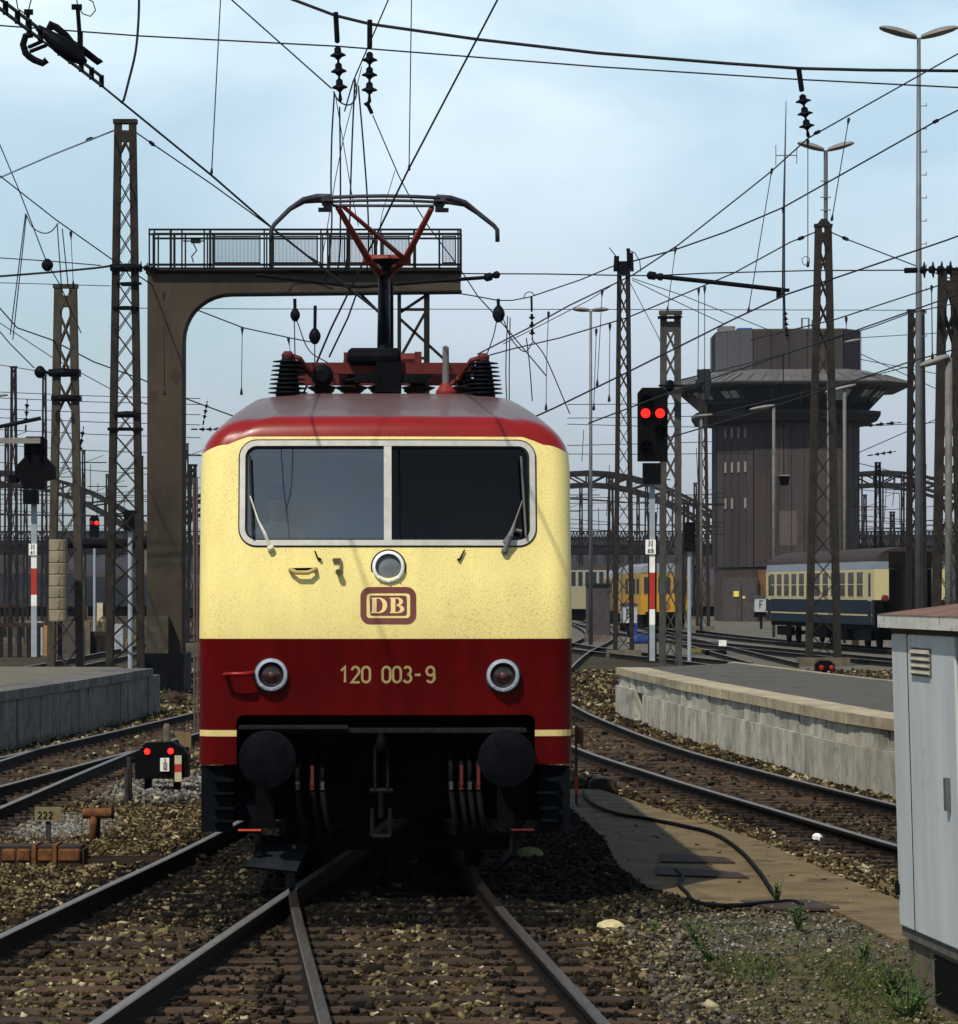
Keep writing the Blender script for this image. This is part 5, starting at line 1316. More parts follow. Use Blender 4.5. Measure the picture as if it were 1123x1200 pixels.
# ---------------- iron arch road bridge far behind
BY = 392.0
br = thing('arch_bridge', 'long iron arch road bridge crossing the whole yard far behind', 'bridge', (0, BY, GZ))
def bx(px): return ax(px, BY)
def bz(py): return az(py, BY)
for c in (-345, 0, 345, 690, 1035, 1380):
    for yo in (0, 9.0):
        b = MB(); hw = 172
        up = lambda t: 553 + 66*t*t; lo_ = lambda t: 567 + 72*t*t
        N = 14
        for i in range(N):
            t0, t1 = -1 + 2*i/N, -1 + 2*(i+1)/N
            p = [(bx(c + hw*t), BY + yo, bz(f(t))) for f in (up, lo_) for t in (t0, t1)]
            b.bar(p[0], p[1], .5, .32); b.bar(p[2], p[3], .5, .32)
            b.bar(p[0], p[2], .18, .18); b.bar(p[0] if i < N/2 else p[1], p[3] if i < N/2 else p[2], .16, .16)
        ar = b.build('arch', BRIDGE, br)
        for i in range(1, N):
            t = -1 + 2*i/N
            if lo_(t) < 628 and yo == 0: b = MB(); b.bar((bx(c + hw*t), BY + yo, bz(lo_(t))), (bx(c + hw*t), BY + yo, bz(640)), .16, .16); b.build('hanger', BRIDGE, ar)
b = MB(); b.box2((bx(-420), BY - .8, bz(649)), (bx(1560), BY + 10, bz(639))); b.build('deck', BRIDGED, br)
b = MB()
for z in (623, 631): b.bar((bx(-420), BY - .9, bz(z)), (bx(1560), BY - .9, bz(z)), .14, .14)
x = -420
while x < 1560: b.bar((bx(x), BY - .9, bz(640)), (bx(x + 4), BY - .9, bz(623)), .10, .05); b.bar((bx(x + 4), BY - .9, bz(640)), (bx(x), BY - .9, bz(623)), .10, .05); x += 4
b.build('parapet', BRIDGE, br)
for c in (-172, 172, 517, 862, 1207):
    b = MB(); b.box2((bx(c - 5), BY - 1, GZ), (bx(c + 5), BY + 10, bz(645))); b.box2((bx(c - 4), BY - .5, bz(645)), (bx(c + 4), BY + .5, bz(612))); b.build('pier', mat('pier_stone', (.11, .10, .095), .9, amt=.2, scale=.5), br)

# ---------------- ivory and blue coach
CO = Vector((16.79, 156.13, 0)); coach = thing('passenger_coach', 'ivory and blue passenger coach with a sooty arched roof', 'coach', (CO.x, CO.y, 0), rz=.091)
CL, CWd = 26.0, 1.415
b = MB()
def shell(z0, z1, m, name, inset=0.0, parent=coach):
    b = MB(); b.box2((-CWd + inset, 0 + inset, z0), (CWd - inset, CL - inset, z1)); return b.build(name, m, parent, local=True)
bd = shell(1.0, 1.96, COBALT, 'lower_body'); shell(1.96, 3.16, IVORY, 'upper_body')
shell(.98, 1.0, COBALT, 'sill'); 
b = MB(); b.box2((-CWd - .01, .4, 1.33), (-CWd - .002, CL - .2, 1.39)); b.build('waist_line', IVORY, coach, local=True)
b = MB(); prof = [(-CWd, 3.30), (-CWd*.985, 3.45), (-CWd*.95, 3.62)]
b.prism([(-CWd, 3.162), (CWd, 3.162), (CWd*.97, 3.47), (-CWd*.97, 3.47)], (0, .01, 0), X_, Z_, (0, CL - .02, 0)); b.build('cant_rail', SILVER, coach, local=True)
b = MB(); b.prism([(-CWd*.97, 3.472)] + [(-CWd*.97*cos(pi*k/12), 3.472 + .58*sin(pi*k/12)) for k in range(1, 12)] + [(CWd*.97, 3.472)], (0, .0, 0), X_, Z_, (0, CL, 0)); b.build('roof', COACHROOF, coach, local=True)
for i in range(12):
    y = 2.3 + i*1.93
    b = MB(); b.box2((-CWd - .012, y, 2.06), (-CWd - .002, y + 1.35, 3.10)); w = b.build('window', mat('window_frame_ivory', (.55, .47, .27), .5), coach, local=True)
    b = MB(); b.box2((-CWd - .020, y + .05, 2.10), (-CWd - .013, y + 1.30, 2.56)); b.box2((-CWd - .020, y + .05, 2.60), (-CWd - .013, y + 1.30, 3.06)); b.build('pane', mat('coach_window_glass', (.06, .052, .045), .15), w, local=True)
for y in (.55, CL - 1.4):
    b = MB(); b.box2((-CWd - .012, y, 1.05), (-CWd - .003, y + .75, 3.1)); d = b.build('door', IVORY, coach, local=True)
    b = MB(); b.box2((-CWd - .02, y + .15, 2.1), (-CWd - .013, y + .6, 3.0)); b.build('door_pane', GLASSY, d, local=True)
    b = MB(); b.box2((-CWd - .022, y - .01, 1.05), (-CWd - .013, y + .76, 1.92)); b.build('door_lower_panel', COBALT, d, local=True)
b = MB(); b.box2((-.62, -.30, 1.0), (.62, -.002, 3.4)); gw = b.build('gangway', SIGBLK, coach, local=True)
b = MB(); b.box2((-.42, -.32, 1.15), (.42, -.302, 3.1)); b.box2((-.85, -.03, 3.2), (.85, -.004, 3.85)); b.build('gangway_door', mat('gangway_black_brown', (.010, .008, .007), .8), gw, local=True)
b = MB(); b.box2((-CWd + .01, -.02, 1.02), (CWd - .01, -.004, 1.92)); b.box2((-.84, -.025, 1.93), (.84, -.004, 3.16)); b.build('end_panel', UNDER, coach, local=True)
for s_ in (-1, 1):
    b = MB(); b.lathe([(.10, 0), (.14, .06), (.14, .16), (.10, .2)], (s_*1.02, -.03, 2.02), (0, -1, 0), 14); b.build('tail_lamp', mat('dark_red_lamp', (.10, .012, .010), .4), coach, local=True)
    b = MB(); b.lathe([(.10, 0), (.10, .35), (.22, .38), (.22, .44)], (s_*.87, 0, 1.06), (0, -1, 0), 16); b.build('buffer', UNDER, coach, local=True)
for y0 in (3.6, CL - 3.6):
    b = MB()
    for s_ in (-1, 1): b.box2((s_*1.2, y0 - 1.8, .35), (s_*1.0, y0 + 1.8, .75))
    bo = b.build('bogie', UNDER, coach, local=True)
    for y in (y0 - 1.25, y0 + 1.25):
        b = MB(); b.lathe([(.08, -.8), (.08, .8)], (0, y, .47), (1, 0, 0), 10)
        for s_ in (-1, 1): b.lathe([(.47, -.06), (.47, .06)], (s_*.75, y, .47), (1, 0, 0), 20)
        b.build('wheelset', UNDER, bo, local=True)
b = MB(); b.box2((-1.2, .2, .78), (1.2, CL - .2, .98)); b.box2((-1.1, 7.5, .3), (1.1, 9.5, .8)); b.box2((-1.1, 12, .35), (1.1, 16.5, .8)); b.build('underframe', UNDER, coach, local=True)

# ---------------- yellow railcar and other stock under the bridge
def railcar(label, px0, px1, Y, pyt, m, rz, L):
    w = (px1 - px0)*Y/F/2; c = Vector((ax((px0 + px1)/2, Y), Y, 0)); zt = az(pyt, Y)
    t = thing('railcar', label, 'railcar', c, rz=rz)
    b = MB(); b.box2((-w, 0, .95), (w, L, 2.05)); b.build('lower_body', m, t, local=True)
    b = MB(); b.box2((-w, .05, 2.05), (w, L, zt - .55)); b.build('upper_body', mat('railcar_dusty_yellow', (.33, .20, .04), .6), t, local=True)
    b = MB(); b.prism([(-w, zt - .55), (w, zt - .55), (w*.9, zt - .2), (w*.5, zt), (-w*.5, zt), (-w*.9, zt - .2)], (0, .02, 0), X_, Z_, (0, L, 0)); b.build('roof', mat('railcar_pale_roof', (.20, .21, .23), .6), t, local=True)
    for u0, u1 in ((-.86, -.40), (-.25, .25), (.40, .86)):
        b = MB(); b.box2((u0*w, -.02, 2.2), (u1*w, .04, 3.1)); b.build('window', GLASSY, t, local=True)
    for k in range(4):
        b = MB(); b.box2((-w - .02, 1.0 + k*2.2, 2.15), (-w - .003, 2.3 + k*2.2, 3.0)); b.build('window', GLASSY, t, local=True)
    b = MB(); b.lathe([(.26, 0), (.26, .02)], (.1, 0, 1.45), (0, -1, 0), 18); b.build('round_emblem', mat('emblem_umber', (.22, .10, .02), .7), t, local=True)
    b = MB(); b.box2((-w*.9, .3, .2), (w*.9, L - .3, .94)); b.box2((-w*.8, -.5, .85), (w*.8, 0, 1.1)); b.build('underframe', UNDER, t, local=True)
    return t
railcar('yellow railcar under the bridge seen between signal and tower', 751, 806, 230, 660, YELLOW, .06, 14)
t = railcar('dull yellow works wagon standing left behind the yellow railcar', 722, 750, 268, 668, DULLY, .05, 10)
def flat_vehicle(label, px0, px1, Y, pyt, m_low, m_up, cat='wagon', wins=0):
    t = thing('railway_wagon', label, cat, (ax((px0 + px1)/2, Y), Y, 0)); x0, x1 = ax(px0, Y), ax(px1, Y); zt = az(pyt, Y)
    zm = 1.0 + (zt - 1)*.5
    b = MB(); b.box2((x0, Y, .95), (x1, Y + 2.8, zm)); b.build('lower_body', m_low, t)
    b = MB(); b.box2((x0, Y, zm), (x1, Y + 2.8, zt - .3)); b.build('upper_body', m_up, t)
    b = MB(); b.prism([(Y - .02, zt - .3), (Y + .4, zt), (Y + 2.4, zt), (Y + 2.82, zt - .3)], (x0 - .03, 0, 0), Y_, Z_, (x1 - x0 + .06, 0, 0)); b.build('roof', COACHROOF, t)
    for k in range(wins):
        a = x0 + (x1 - x0)*(k + .2)/wins; c = x0 + (x1 - x0)*(k + .8)/wins
        b = MB(); b.box2((a, Y - .03, zm + .1), (c, Y - .003, zt - .45)); b.build('window', GLASSY, t)
    b = MB(); b.box2((x0 + .2, Y + .3, .1), (x1 - .2, Y + 2.5, .94)); b.build('underframe', UNDER, t)
    return t
CREAMW = mat('wagon_buff', (.27, .235, .15), .7, amt=.15)
flat_vehicle('pale buff coach far left of the slim mast', 660, 717, 300, 663, CREAMW, mat('wagon_pale', (.26, .25, .21), .7), 'coach', 7)
flat_vehicle('blue wagon far under the bridge behind the left masts', 100, 178, 350, 672, mat('wagon_blue_grey', (.014, .018, .030), .7, amt=.2), mat('wagon_slate', (.020, .022, .030), .7, amt=.2))
flat_vehicle('dark blue wagon far left under the bridge', -20, 92, 345, 668, mat('wagon_slate', (0, 0, 0)), mat('wagon_blue_grey', (0, 0, 0)))
flat_vehicle('dark wagon beyond the cab corner far left of the locomotive', 196, 262, 320, 668, mat('wagon_slate', (0, 0, 0)), mat('wagon_dull', (.09, .09, .10), .7))
flat_vehicle('purple brown wagon row under the bridge behind the railcar', 806, 840, 345, 662, mat('wagon_umber', (.07, .05, .05), .8), mat('wagon_mauve', (.08, .07, .10), .8))

# shed, lantern boxes, small yard things
t = thing('equipment_shed', 'grey boarded hut left of the slim spiked mast', 'shed', (ax(701, 195), 195, GZ)); Y = 195
b = MB(); b.box2((ax(688, Y), Y, GZ + .35), (ax(715, Y), Y + 2, az(686, Y))); b.build('wall', SHEDG, t)
b = MB()
for px in (700.5,): b.box2((ax(px, Y), Y - .03, GZ + .35), (ax(714.6, Y), Y - .003, az(690, Y)))
b.build('door', mat('shed_dark_door', (.05, .045, .045), .8), t)
b = MB(); b.box2((ax(686.5, Y), Y - .1, az(686, Y)), (ax(716, Y), Y + 2.1, az(683.5, Y))); b.build('roof', TOWERDK, t)
b = MB(); b.box2((ax(686, Y), Y - .1, GZ - .02), (ax(716, Y), Y + 2.1, GZ + .345)); b.build('plinth', PLINTH, t)
def lantern(label, px, Y, x0, x1, y0, y1):
    t = thing('lantern_box', label, 'signal lantern', (ax(px, Y), Y, GZ)); q = Y/F; w = (x1 - x0)*q; h = (y1 - y0)*q; c = at((x0 + x1)/2, (y0 + y1)/2, Y)
    b = MB(); b.box(c, (w, w*.8, h)); bx_ = b.build('box', mat('lantern_grey_white', (.36, .37, .37), .6), t)
    b = MB(); hh = h*.52; strokes(b, 'F', lambda u, v: c + Vector((u, -w*.4 - .012, v)), -hh*.28, -hh/2, hh, hh*.14); b.build('lettering', mat('lantern_ink', (.03, .035, .05), .6), bx_)
    b = MB(); b.prism([(-w*.62, h*.5), (w*.62, h*.5), (w*.3, h*.64), (-w*.3, h*.64)], c + Vector((0, -w*.5, 0)), X_, Z_, (0, w, 0)); b.build('cap', SHEDG, t)
    b = MB(); b.box2((c.x - w*.1, Y - .06, GZ), (c.x + w*.1, Y + .06, c.z - h/2)); b.box2((c.x - w*.55, Y - .2, c.z - h*.5 - .35), (c.x + w*.35, Y + .2, c.z - h*.5)); b.build('stand', BLACK, t)
lantern('white lantern box lettered F beside the slim mast foot', 737, 188, 727.5, 746.5, 709, 730)
lantern('white lantern box lettered F at the tower door', 892, 262, 884.5, 900, 700, 717)
def small(name, lab, cat, c, d, m):
    b = MB(); b.box(c, d); bmesh.ops.bevel(b.bm, geom=b.bm.edges[:], offset=min(d)*.2, segments=2, affect='EDGES'); return tag(b.build(name, m), lab, cat)
def drum(name, lab, cat, p, r, h, m):
    b = MB(); b.lathe([(r*.9, 0), (r, .03), (r, h*.48), (r*1.04, h*.5), (r, h*.52), (r, h - .03), (r*.9, h)], p, (0, 0, 1), 18); return tag(b.build(name, m, smooth=True, auto=30), lab, cat)
drum('barrel', 'dark blue barrel under the F lantern by the slim mast', 'barrel', gnd(741, 748), .28, .8, BLUEP)
b = MB(); p = gnd(753, 754); b.lathe([(.02, .0), (.42, .02), (.46, .15), (.36, .33), (.15, .42), (.002, .44)], p, (0, 0, 1), 12)
for v in b.bm.verts: v.co += Vector((rnd.uniform(-.06, .06), rnd.uniform(-.06, .06), rnd.uniform(-.03, .03)))
tag(b.build('plastic_sack', mat('pale_blue_sack', (.12, .20, .50), .6), smooth=True), 'crumpled pale blue sack on the ground behind the signal pole', 'sack')
def marker(lab, px, py, w, h, m, pole=.5):
    p = gnd(px, py); q = p.y/F; t = thing('marker_sign', lab, 'sign', p)
    b = MB(); b.box(p + Vector((0, 0, pole + h*q/2)), (w*q, .04, h*q)); b.build('board', m, t)
    b = MB(); b.box2((p.x - .04, p.y + .02, p.z), (p.x + .04, p.y + .08, p.z + pole + .05)); b.build('post', MAST, t)
marker('small white marker board on the gravel beside the platform top', 847, 766, 9, 7, WHITE, .3)
marker('small pale marker board by the slim mast foot', 739, 758, 8, 6, CREAMW, .2)
small('relay_case', 'yellow relay case low on the gravel before the coach', 'relay case', gnd(816, 766) + Vector((0, 0, .1)), (.45, .3, .22), DULLY)
small('relay_case', 'dark relay case on the gravel beside the yellow one', 'relay case', gnd(839, 768) + Vector((0, 0, .1)), (.85, .3, .2), BLACK)
marker('white striped marker far behind the left masts', 117, 735, 7, 22, mat('stripe_buff', (0, 0, 0)), .4)
for i, (px, py, h, w, m, lab) in enumerate(((20, 757, 28, 5, MASTL, 'grey concrete post behind the platform left edge'), (46, 768, 40, 8, SIGPOLE, 'pale grey cabinet post under the black signal'), (55, 769, 36, 8, mat('orange_brown_post', (.30, .16, .05), .8), 'orange brown board beside the tan mast foot'),
        (103, 768, 34, 5, PLINTH, 'concrete post right of the tan mast foot'), (139, 765, 34, 10, mat('pale_panel', (.26, .28, .29), .8), 'pale panel behind the tall mast foot'), (1003, 757, 14, 8, mat('orange_brown_post', (0, 0, 0)), 'small brown post before the coach bogie'))):
    p = gnd(px, py); q = p.y/F; b = MB(); b.prism([(-w*q/2, 0), (w*q/2, 0), (w*q/2, h*q*.96), (w*q*.3, h*q), (-w*q*.3, h*q), (-w*q/2, h*q*.96)], p, X_, Z_, (0, .25, 0)); tag(b.build('trackside_post', m), lab, 'post')
for a, c, lab in (((108, 737), (121, 722), 'yellow barrier bar leaning right behind the masts'), ((148, 752), (158, 740), 'yellow bar leaning by the tall mast foot'), ((100, 728), (112, 727), 'dusty yellow plank lying behind the tan mast')):
    p = gnd(a[0], a[1] + 6); Y = p.y; b = MB(); b.bar(at(*a, Y), at(*c, Y), .16, .10); b.bar(at(*a, Y), Vector((at(*a, Y).x, Y, GZ)), .08, .08); b.bar(at(*c, Y), Vector((at(*c, Y).x, Y, GZ)), .08, .08); tag(b.build('barrier_bar', DULLY), lab, 'barrier')
for px0, px1, py, Y, lab in ((-5, 50, 735, 150, 'low dark buffer fence behind the platform left part'), (100, 125, 745, 155, 'low dark cable rack right of the tan mast'), (-5, 30, 712, 205, 'rail mounted black bogie row at the far left')):
    t = thing('low_fence', lab, 'fence', (ax((px0 + px1)/2, Y), Y, GZ)); b = MB(); b.box2((ax(px0, Y), Y, az(py, Y)), (ax(px1, Y), Y + .2, az(py - 5, Y))); b.build('rail', RUSTD, t)
    b = MB()
    for k in range(5): x = ax(px0 + (px1 - px0)*(k + .5)/5, Y); b.box2((x - .08, Y + .02, GZ), (x + .08, Y + .18, az(py, Y)))
    b.build('fence_posts', mat('mast_black_brown', (0, 0, 0)), t)

# distant blocks and trees behind the bridge
for i, (px0, px1, Y, pyt, col, lab) in enumerate(((-60, 60, 560, 628, (.085, .085, .095), 'low grey block on the far left skyline'), (60, 150, 640, 618, (.10, .10, .12), 'hazy slab block behind the left masts'), (150, 330, 520, 633, (.07, .07, .08), 'long dark shed behind the gantry leg'),
        (640, 735, 600, 624, (.085, .075, .085), 'mauve block far right of the locomotive'), (735, 800, 700, 628, (.07, .065, .075), 'small dark block behind the grey lattice mast'), (800, 1010, 560, 632, (.08, .075, .08), 'wide low block behind the tower'), (1005, 1180, 620, 622, (.09, .09, .10), 'grey block on the right skyline behind the coach'))):
    t = thing('distant_block', lab, 'building', (ax((px0 + px1)/2, Y), Y, GZ)); m = mat('block_paint_%d' % i, tuple(.55*q for q in col), .9, amt=.2, scale=.3)
    b = MB(); b.box2((ax(px0, Y), Y, GZ), (ax(px1, Y), Y + 14, az(pyt + 5, Y))); b.build('wall', m, t)
    b = MB(); b.prism([(Y - .4, az(pyt + 5, Y) + .01), (Y + 14.4, az(pyt + 5, Y) + .01), (Y + 7, az(pyt, Y))], (ax(px0, Y) - .4, 0, 0), Y_, Z_, (ax(px1, Y) - ax(px0, Y) + .8, 0, 0)); b.build('roof', TOWERDK, t)
    n = max(3, int((px1 - px0)/15))
    for r_ in range(2):
        for k in range(n):
            b = MB(); x = ax(px0 + (px1 - px0)*(k + .5)/n, Y); z = az(pyt + 14 + r_*16, Y); b.box2((x - .5, Y - .06, z - .6), (x + .5, Y - .003, z + .6)); b.build('window', GLASSY, t)

# ---------------- pale trackside cabinet at the right
cab = thing('trackside_cabinet', 'tall pale grey switch cabinet with brown roof at the right edge', 'cabinet', (2.633, 24.8, GZ))
cab.rotation_euler = (0, R(-1.66), math.atan2(.087, 1))
CW_, CLn = 1.0, 2.3; zb_, zt_ = .256 - GZ, 2.085 - GZ
b = MB(); b.box2((0, -CLn, zb_), (CW_, 0, zt_)); b.build('casing', CABINET, cab, local=True)
for a, c in ((-.012, -.50), (-.515, -1.9)):
    b = MB(); b.box2((-.022, a, zb_ + .01), (-.001, c, zt_ - .02)); bmesh.ops.bevel(b.bm, geom=b.bm.edges[:], offset=.007, segments=2, affect='EDGES'); d = b.build('door', CABINET, cab, local=True)
    if c < -1:
        b = MB(); b.box2((-.026, -.64, 1.99), (-.0225, -1.24, 2.16)); v = b.build('vent_frame', mat('vent_dark', (.10, .095, .08), .7), d, local=True)
        b = MB()
        for k in range(4): z = 2.00 + k*.040; b.hexa([(-.028, -.66, z), (-.028, -1.22, z), (-.045, -1.22, z + .008), (-.045, -.66, z + .008), (-.028, -.66, z + .028), (-.028, -1.22, z + .028), (-.031, -1.22, z + .030), (-.031, -.66, z + .030)])
        b.build('louvre', mat('louvre_buff', (.34, .31, .24), .6), v, local=True)
        b = MB(); b.box2((-.05, -1.62, 1.23), (-.023, -1.69, 1.42)); b.build('handle', mat('handle_grey_steel', (.12, .12, .13), .5, .4), d, local=True)
    else:
        b = MB(); b.lathe([(.014, 0), (.014, .09)], (-.03, -.02, .62), (0, 0, 1), 8); b.box2((-.045, -.01, .63), (-.02, -.06, .69)); b.build('hinge', BLACK, d, local=True)
b = MB(); b.box2((-.085, -CLn - .1, zt_ + .02), (CW_ + .12, .10, zt_ + .10)); rf = b.build('roof_fascia', speckle(mat('fascia_white', (.55, .53, .46), .7, amt=.15, scale=3), (.13, .055, .02), 13, .57, .95, zone=3.0), cab, local=True)
b = MB(); b.box2((-.0235, -.499, zb_ + .01), (-.002, -.516, zt_ - .02)); b.build('door_seam', RUBBER, cab, local=True)
b = MB(); b.prism([(-.09, zt_ + .101), (CW_ + .125, zt_ + .101), (CW_/2, zt_ + .16)], (0, .105, 0), X_, Z_, (0, -CLn - .23, 0)); b.build('roof', CABROOF, cab, local=True)
b = MB(); b.box2((-.02, -CLn, zt_ - .018), (CW_ + .02, .03, zt_ + .02)); b.build('eaves_gap', BLACK, cab, local=True)
b = MB(); b.box2((.03, -CLn + .05, -.1), (CW_ - .03, -.03, zb_ - .06)); b.build('plinth', PLINTH, cab, local=True)
b = MB(); b.box2((-.005, -CLn, zb_ - .06), (CW_, .0, zb_ - .001)); b.build('base_rail', mat('base_rail_brown', (.10, .09, .07), .8), cab, local=True)
b = MB(); b.box2((.022, -.85, .04), (.029, -1.8, zb_ - .1)); b.build('plinth_opening', BLACK, cab, local=True)
# ================================================================ OVERHEAD LINE
def cz(py): return F*(5.5 - H)/(HOR - py)          # distance at which a 5.5 m high contact wire crosses image row py
def wire(lab, pts, w=1.4, m=WIRE, group=None, sag=0.0, name='overhead_wire', smooth=False, minr=.004):
    V = [at(*p) for p in pts]
    if smooth and len(V) > 2: V = spline([tuple(v) for v in V], max(.05, sum((a-b).length for a, b in zip(V, V[1:]))/24))
    elif sag:
        a, c = V[0], V[-1]; V = [a.lerp(c, k/12) + Vector((0, 0, -sag*4*(k/12)*(1-k/12))) for k in range(13)]
    b = MB(); b.tube(V, [max(minr, w*.5*max(v.y, 18)/F) for v in V], 6)
    if 'dropper' in lab:
        for e, f in ((V[0], V[-1]), (V[-1], V[0])):
            d = (f - e).normalized(); s = e.y/F; b.lathe([(.7*s, -1.2*s), (2.0*s, 0), (1.8*s, 3*s), (1.0*s, 6*s), (.5*s, 9*s)], e, d, 6)
    o = b.build(name, m, smooth=True)
    return tag(o, lab, 'wire', group)
def C(px, py): return (px, py, cz(py))
wire('contact wire running from the section insulator down over the gantry walkway', [C(-60, -35), C(0, 10), C(120, 101), C(250, 207), C(320, 268), C(400, 331), C(432, 356), C(452, 372)], 2.6)
wire('contact wire slanting from top centre down to the pantograph bow', [C(600, -38), C(583, 0), C(478, 200), (388, 385, 48.5), (352, 470, 66)], 2.6)
wire('contact wire rising over the curved track right of the locomotive', [C(1135, 272), C(1111, 281), C(922, 345), C(860, 374), C(808, 400), C(736, 436), C(650, 478), C(610, 496)], 2.0)
wire('contact wire over the asphalt platform passing behind the lamp column', [C(1135, 341), C(1111, 349), C(1001, 388), C(860, 435), C(780, 462), C(690, 496)], 1.7)
wire('lower contact wire reaching the lamp head beside the tower', [C(1135, 405), C(1066, 424), C(1001, 446), C(880, 485), C(780, 514)], 1.7)
wire('messenger wire falling from the left insulator string towards top left', [(262, -10, 40), (272, 0, 42), (388, 103, 62)], 1.8)
wire('messenger wire climbing from the insulators to top centre', [(458, -10, 45), (455, 0, 45.5), (414, 95, 61), (404, 130, 62)], 1.8)
wire('messenger wire sagging from the right insulator string past the bow', [(437, 135, 62), (467, 205, 70), (479, 228, 73), (502, 265, 79), (538, 313, 92), (560, 347, 101), (583, 372, 110), (640, 440, 135)], 1.5)
wire('thick cross span cable along the top from left to right', [(320, -14, 62), (340, -2, 62), (393, 18, 62), (434, 28, 62), (560, 46, 62), (700, 62, 62), (850, 74, 62), (937, 80, 62), (1020, 82, 62), (1135, 83, 62)], 4.0)
wire('thin cross span cable just below the thick one', [(-10, 29, 62), (165, 42, 62), (395, 54, 62), (700, 78, 62), (937, 93, 62), (1135, 103, 62)], 2.0)
H3 = [(-10, 301.5, 95), (60, 306, 95), (118, 311, 95)]
wire('upper horizontal wire reaching the tall left mast', H3, 1.4)
wire('thick horizontal rod reaching the tall left mast clamp', [(-10, 324.5, 95), (60, 319, 95), (112, 314, 95), (134, 311, 95)], 2.8)
wire('faint horizontal wire below the rod at the tall left mast', [(-10, 331, 95), (130, 335, 95)], 1.0)
wire('horizontal cross wire from gantry end to the slim mast and insulators right', [(541, 320.5, 95), (640, 321, 95), (722, 322.5, 95), (765, 323, 95), (830, 320, 95), (950, 317, 95), (1074, 316.5, 95)], 1.7)
wire('faint cross wire passing behind the gantry opening', [(150, 361, 150), (300, 362, 150), (700, 362.5, 150), (1064, 363.5, 150)], 1.0)
wire('steep wire from the spike mast to the insulator at upper right', [(1135, 56, 51), (947, 162, 62), (905, 200, 74), (870, 228, 85), (795, 287, 125), (742, 322, 150), (667, 358, 165), (624, 382, 180), (560, 415, 200)], 1.7)
wire('wire from the spike mast rising to the right edge above the lamp mast', [(1135, 123, 55), (1097, 142, 58), (918, 243, 80), (850, 272, 105), (790, 293, 132), (742, 306, 150)], 1.9)
wire('wire from the lamp mast falling left behind the signal', [(958, 271, 133), (926, 284, 134), (860, 320, 138), (736, 372, 146), (656, 396, 155), (600, 409, 162), (560, 420, 170)], 1.6)
wire('sagging wire from the spike mast left to the hanging insulators', [(723, 310, 150), (680, 328, 146), (621, 348, 138), (600, 352, 132), (584, 352, 128), (560, 347.5, 125), (505, 338, 118)], 1.5)
wire('thin wire from the spike mast to the lamp post head', [(724, 330, 150), (690, 352, 156), (640, 378, 165), (590, 403, 176)], 1.0)
wire('stay wire from the lamp mast down to the lamp column', [(972, 271, 133), (992, 280, 130), (1075, 312, 118), (1135, 334, 112)], 1.5)
wire('upper thin wire from the spike mast down behind the tower top', [(741, 326, 150), (800, 346, 180), (880, 378, 230), (905, 388, 245)], 1.0)
wire('lower thin wire from the spike mast towards the tower top', [(741, 328, 150), (790, 352, 180), (850, 380, 225)], 1.0)
wire('long stay from the spike mast down to the grey lattice mast', [(739, 332, 150), (772, 395, 120), (786, 430, 98)], 1.0)
wire('catenary wire rising right across the lamp column below the discs', [(1135, 324, 60), (1111, 331, 63), (980, 374, 90), (922, 388, 105), (880, 398, 120)], 1.6)
wire('wire crossing the tower front from left to right', [(1135, 352, 70), (1066, 367, 82), (1023, 383, 92), (900, 420, 120), (786, 448, 150)], 1.4)
wire('wire crossing below the tower eaves at right', [(1135, 424, 100), (1063, 430, 110), (1000, 446, 122), (900, 470, 150), (840, 484, 170)], 1.2)
wire('thin wire right of the tower dropping to the bridge', [(1003, 542, 200), (1040, 551, 215), (1060, 556, 225)], 1.0)
wire('thin rising wire right of the tower', [(1003, 532, 160), (1060, 507, 140), (1120, 482, 120)], 1.0)
for a, lab in (((1003, 500, 1120, 494), 'thin level wire right of the tower deck'), ((1003, 420, 1120, 442), 'thin wire falling right of the plant room'), ((1003, 412, 1120, 466), 'second thin wire falling right of the plant room'), ((1003, 396, 1120, 389), 'faint level wire beside the plant room roof')):
    wire(lab, [(a[0], a[1], 180), (a[2], a[3], 140)], 1.0)
wire('thick rod from the left edge up to the tall mast head', [(-10, 212, 70), (0, 208, 72), (60, 182, 84), (133, 153, 95)], 2.0, mat('pale_stay_rod', (.16, .16, .20), .5))
wire('feeder from the tall mast head running down across the gantry railing', [(155, 152, 95), (178, 168, 96), (250, 217, 97.5), (320, 268, 98.8), (355, 296, 99.2), (380, 311, 99.3)], 1.6)
wire('wire from the left edge down to the black ball', [(-10, 145, 70), (0, 170, 72), (22, 222, 78), (55, 308, 92), (70, 333, 99), (95, 390, 110)], 1.4)
wire('messenger wire from the left edge down behind the tall mast', [(-10, 199, 70), (0, 206, 71), (65, 257, 80), (130, 303, 90), (165, 325, 97), (215, 357, 108), (285, 384, 122), (345, 397, 136), (372, 402, 150)], 1.5)
wire('sagging loop wire hanging below the left messenger', [(30, 250, 80), (38, 266, 80), (50, 273, 80), (60, 271, 80.3), (68, 262, 81)], 1.4, smooth=True)
for i, (x0, y0, x1, y1, Y, lab) in enumerate(((30, 250, 12, 392, 82, 'first long hanger wire at the far left loop'), (31, 252, 15, 398, 82.5, 'second long hanger wire at the far left loop'), (67, 262, 72, 335, 82, 'hanger wire right of the left loop'), (73, 268, 80, 336, 83, 'hanger wire above the tan mast head'),
        (83, 272, 86, 336, 84, 'thin dropper above the tan mast right side'))): wire(lab, [(x0, y0, Y), (x1, y1, Y + .4)], 1.4 if i < 4 else .9)
wire('fanning wire from the far left down to the lower black ball', [(-10, 377, 85), (12, 403, 90), (40, 431, 98)], 1.4)
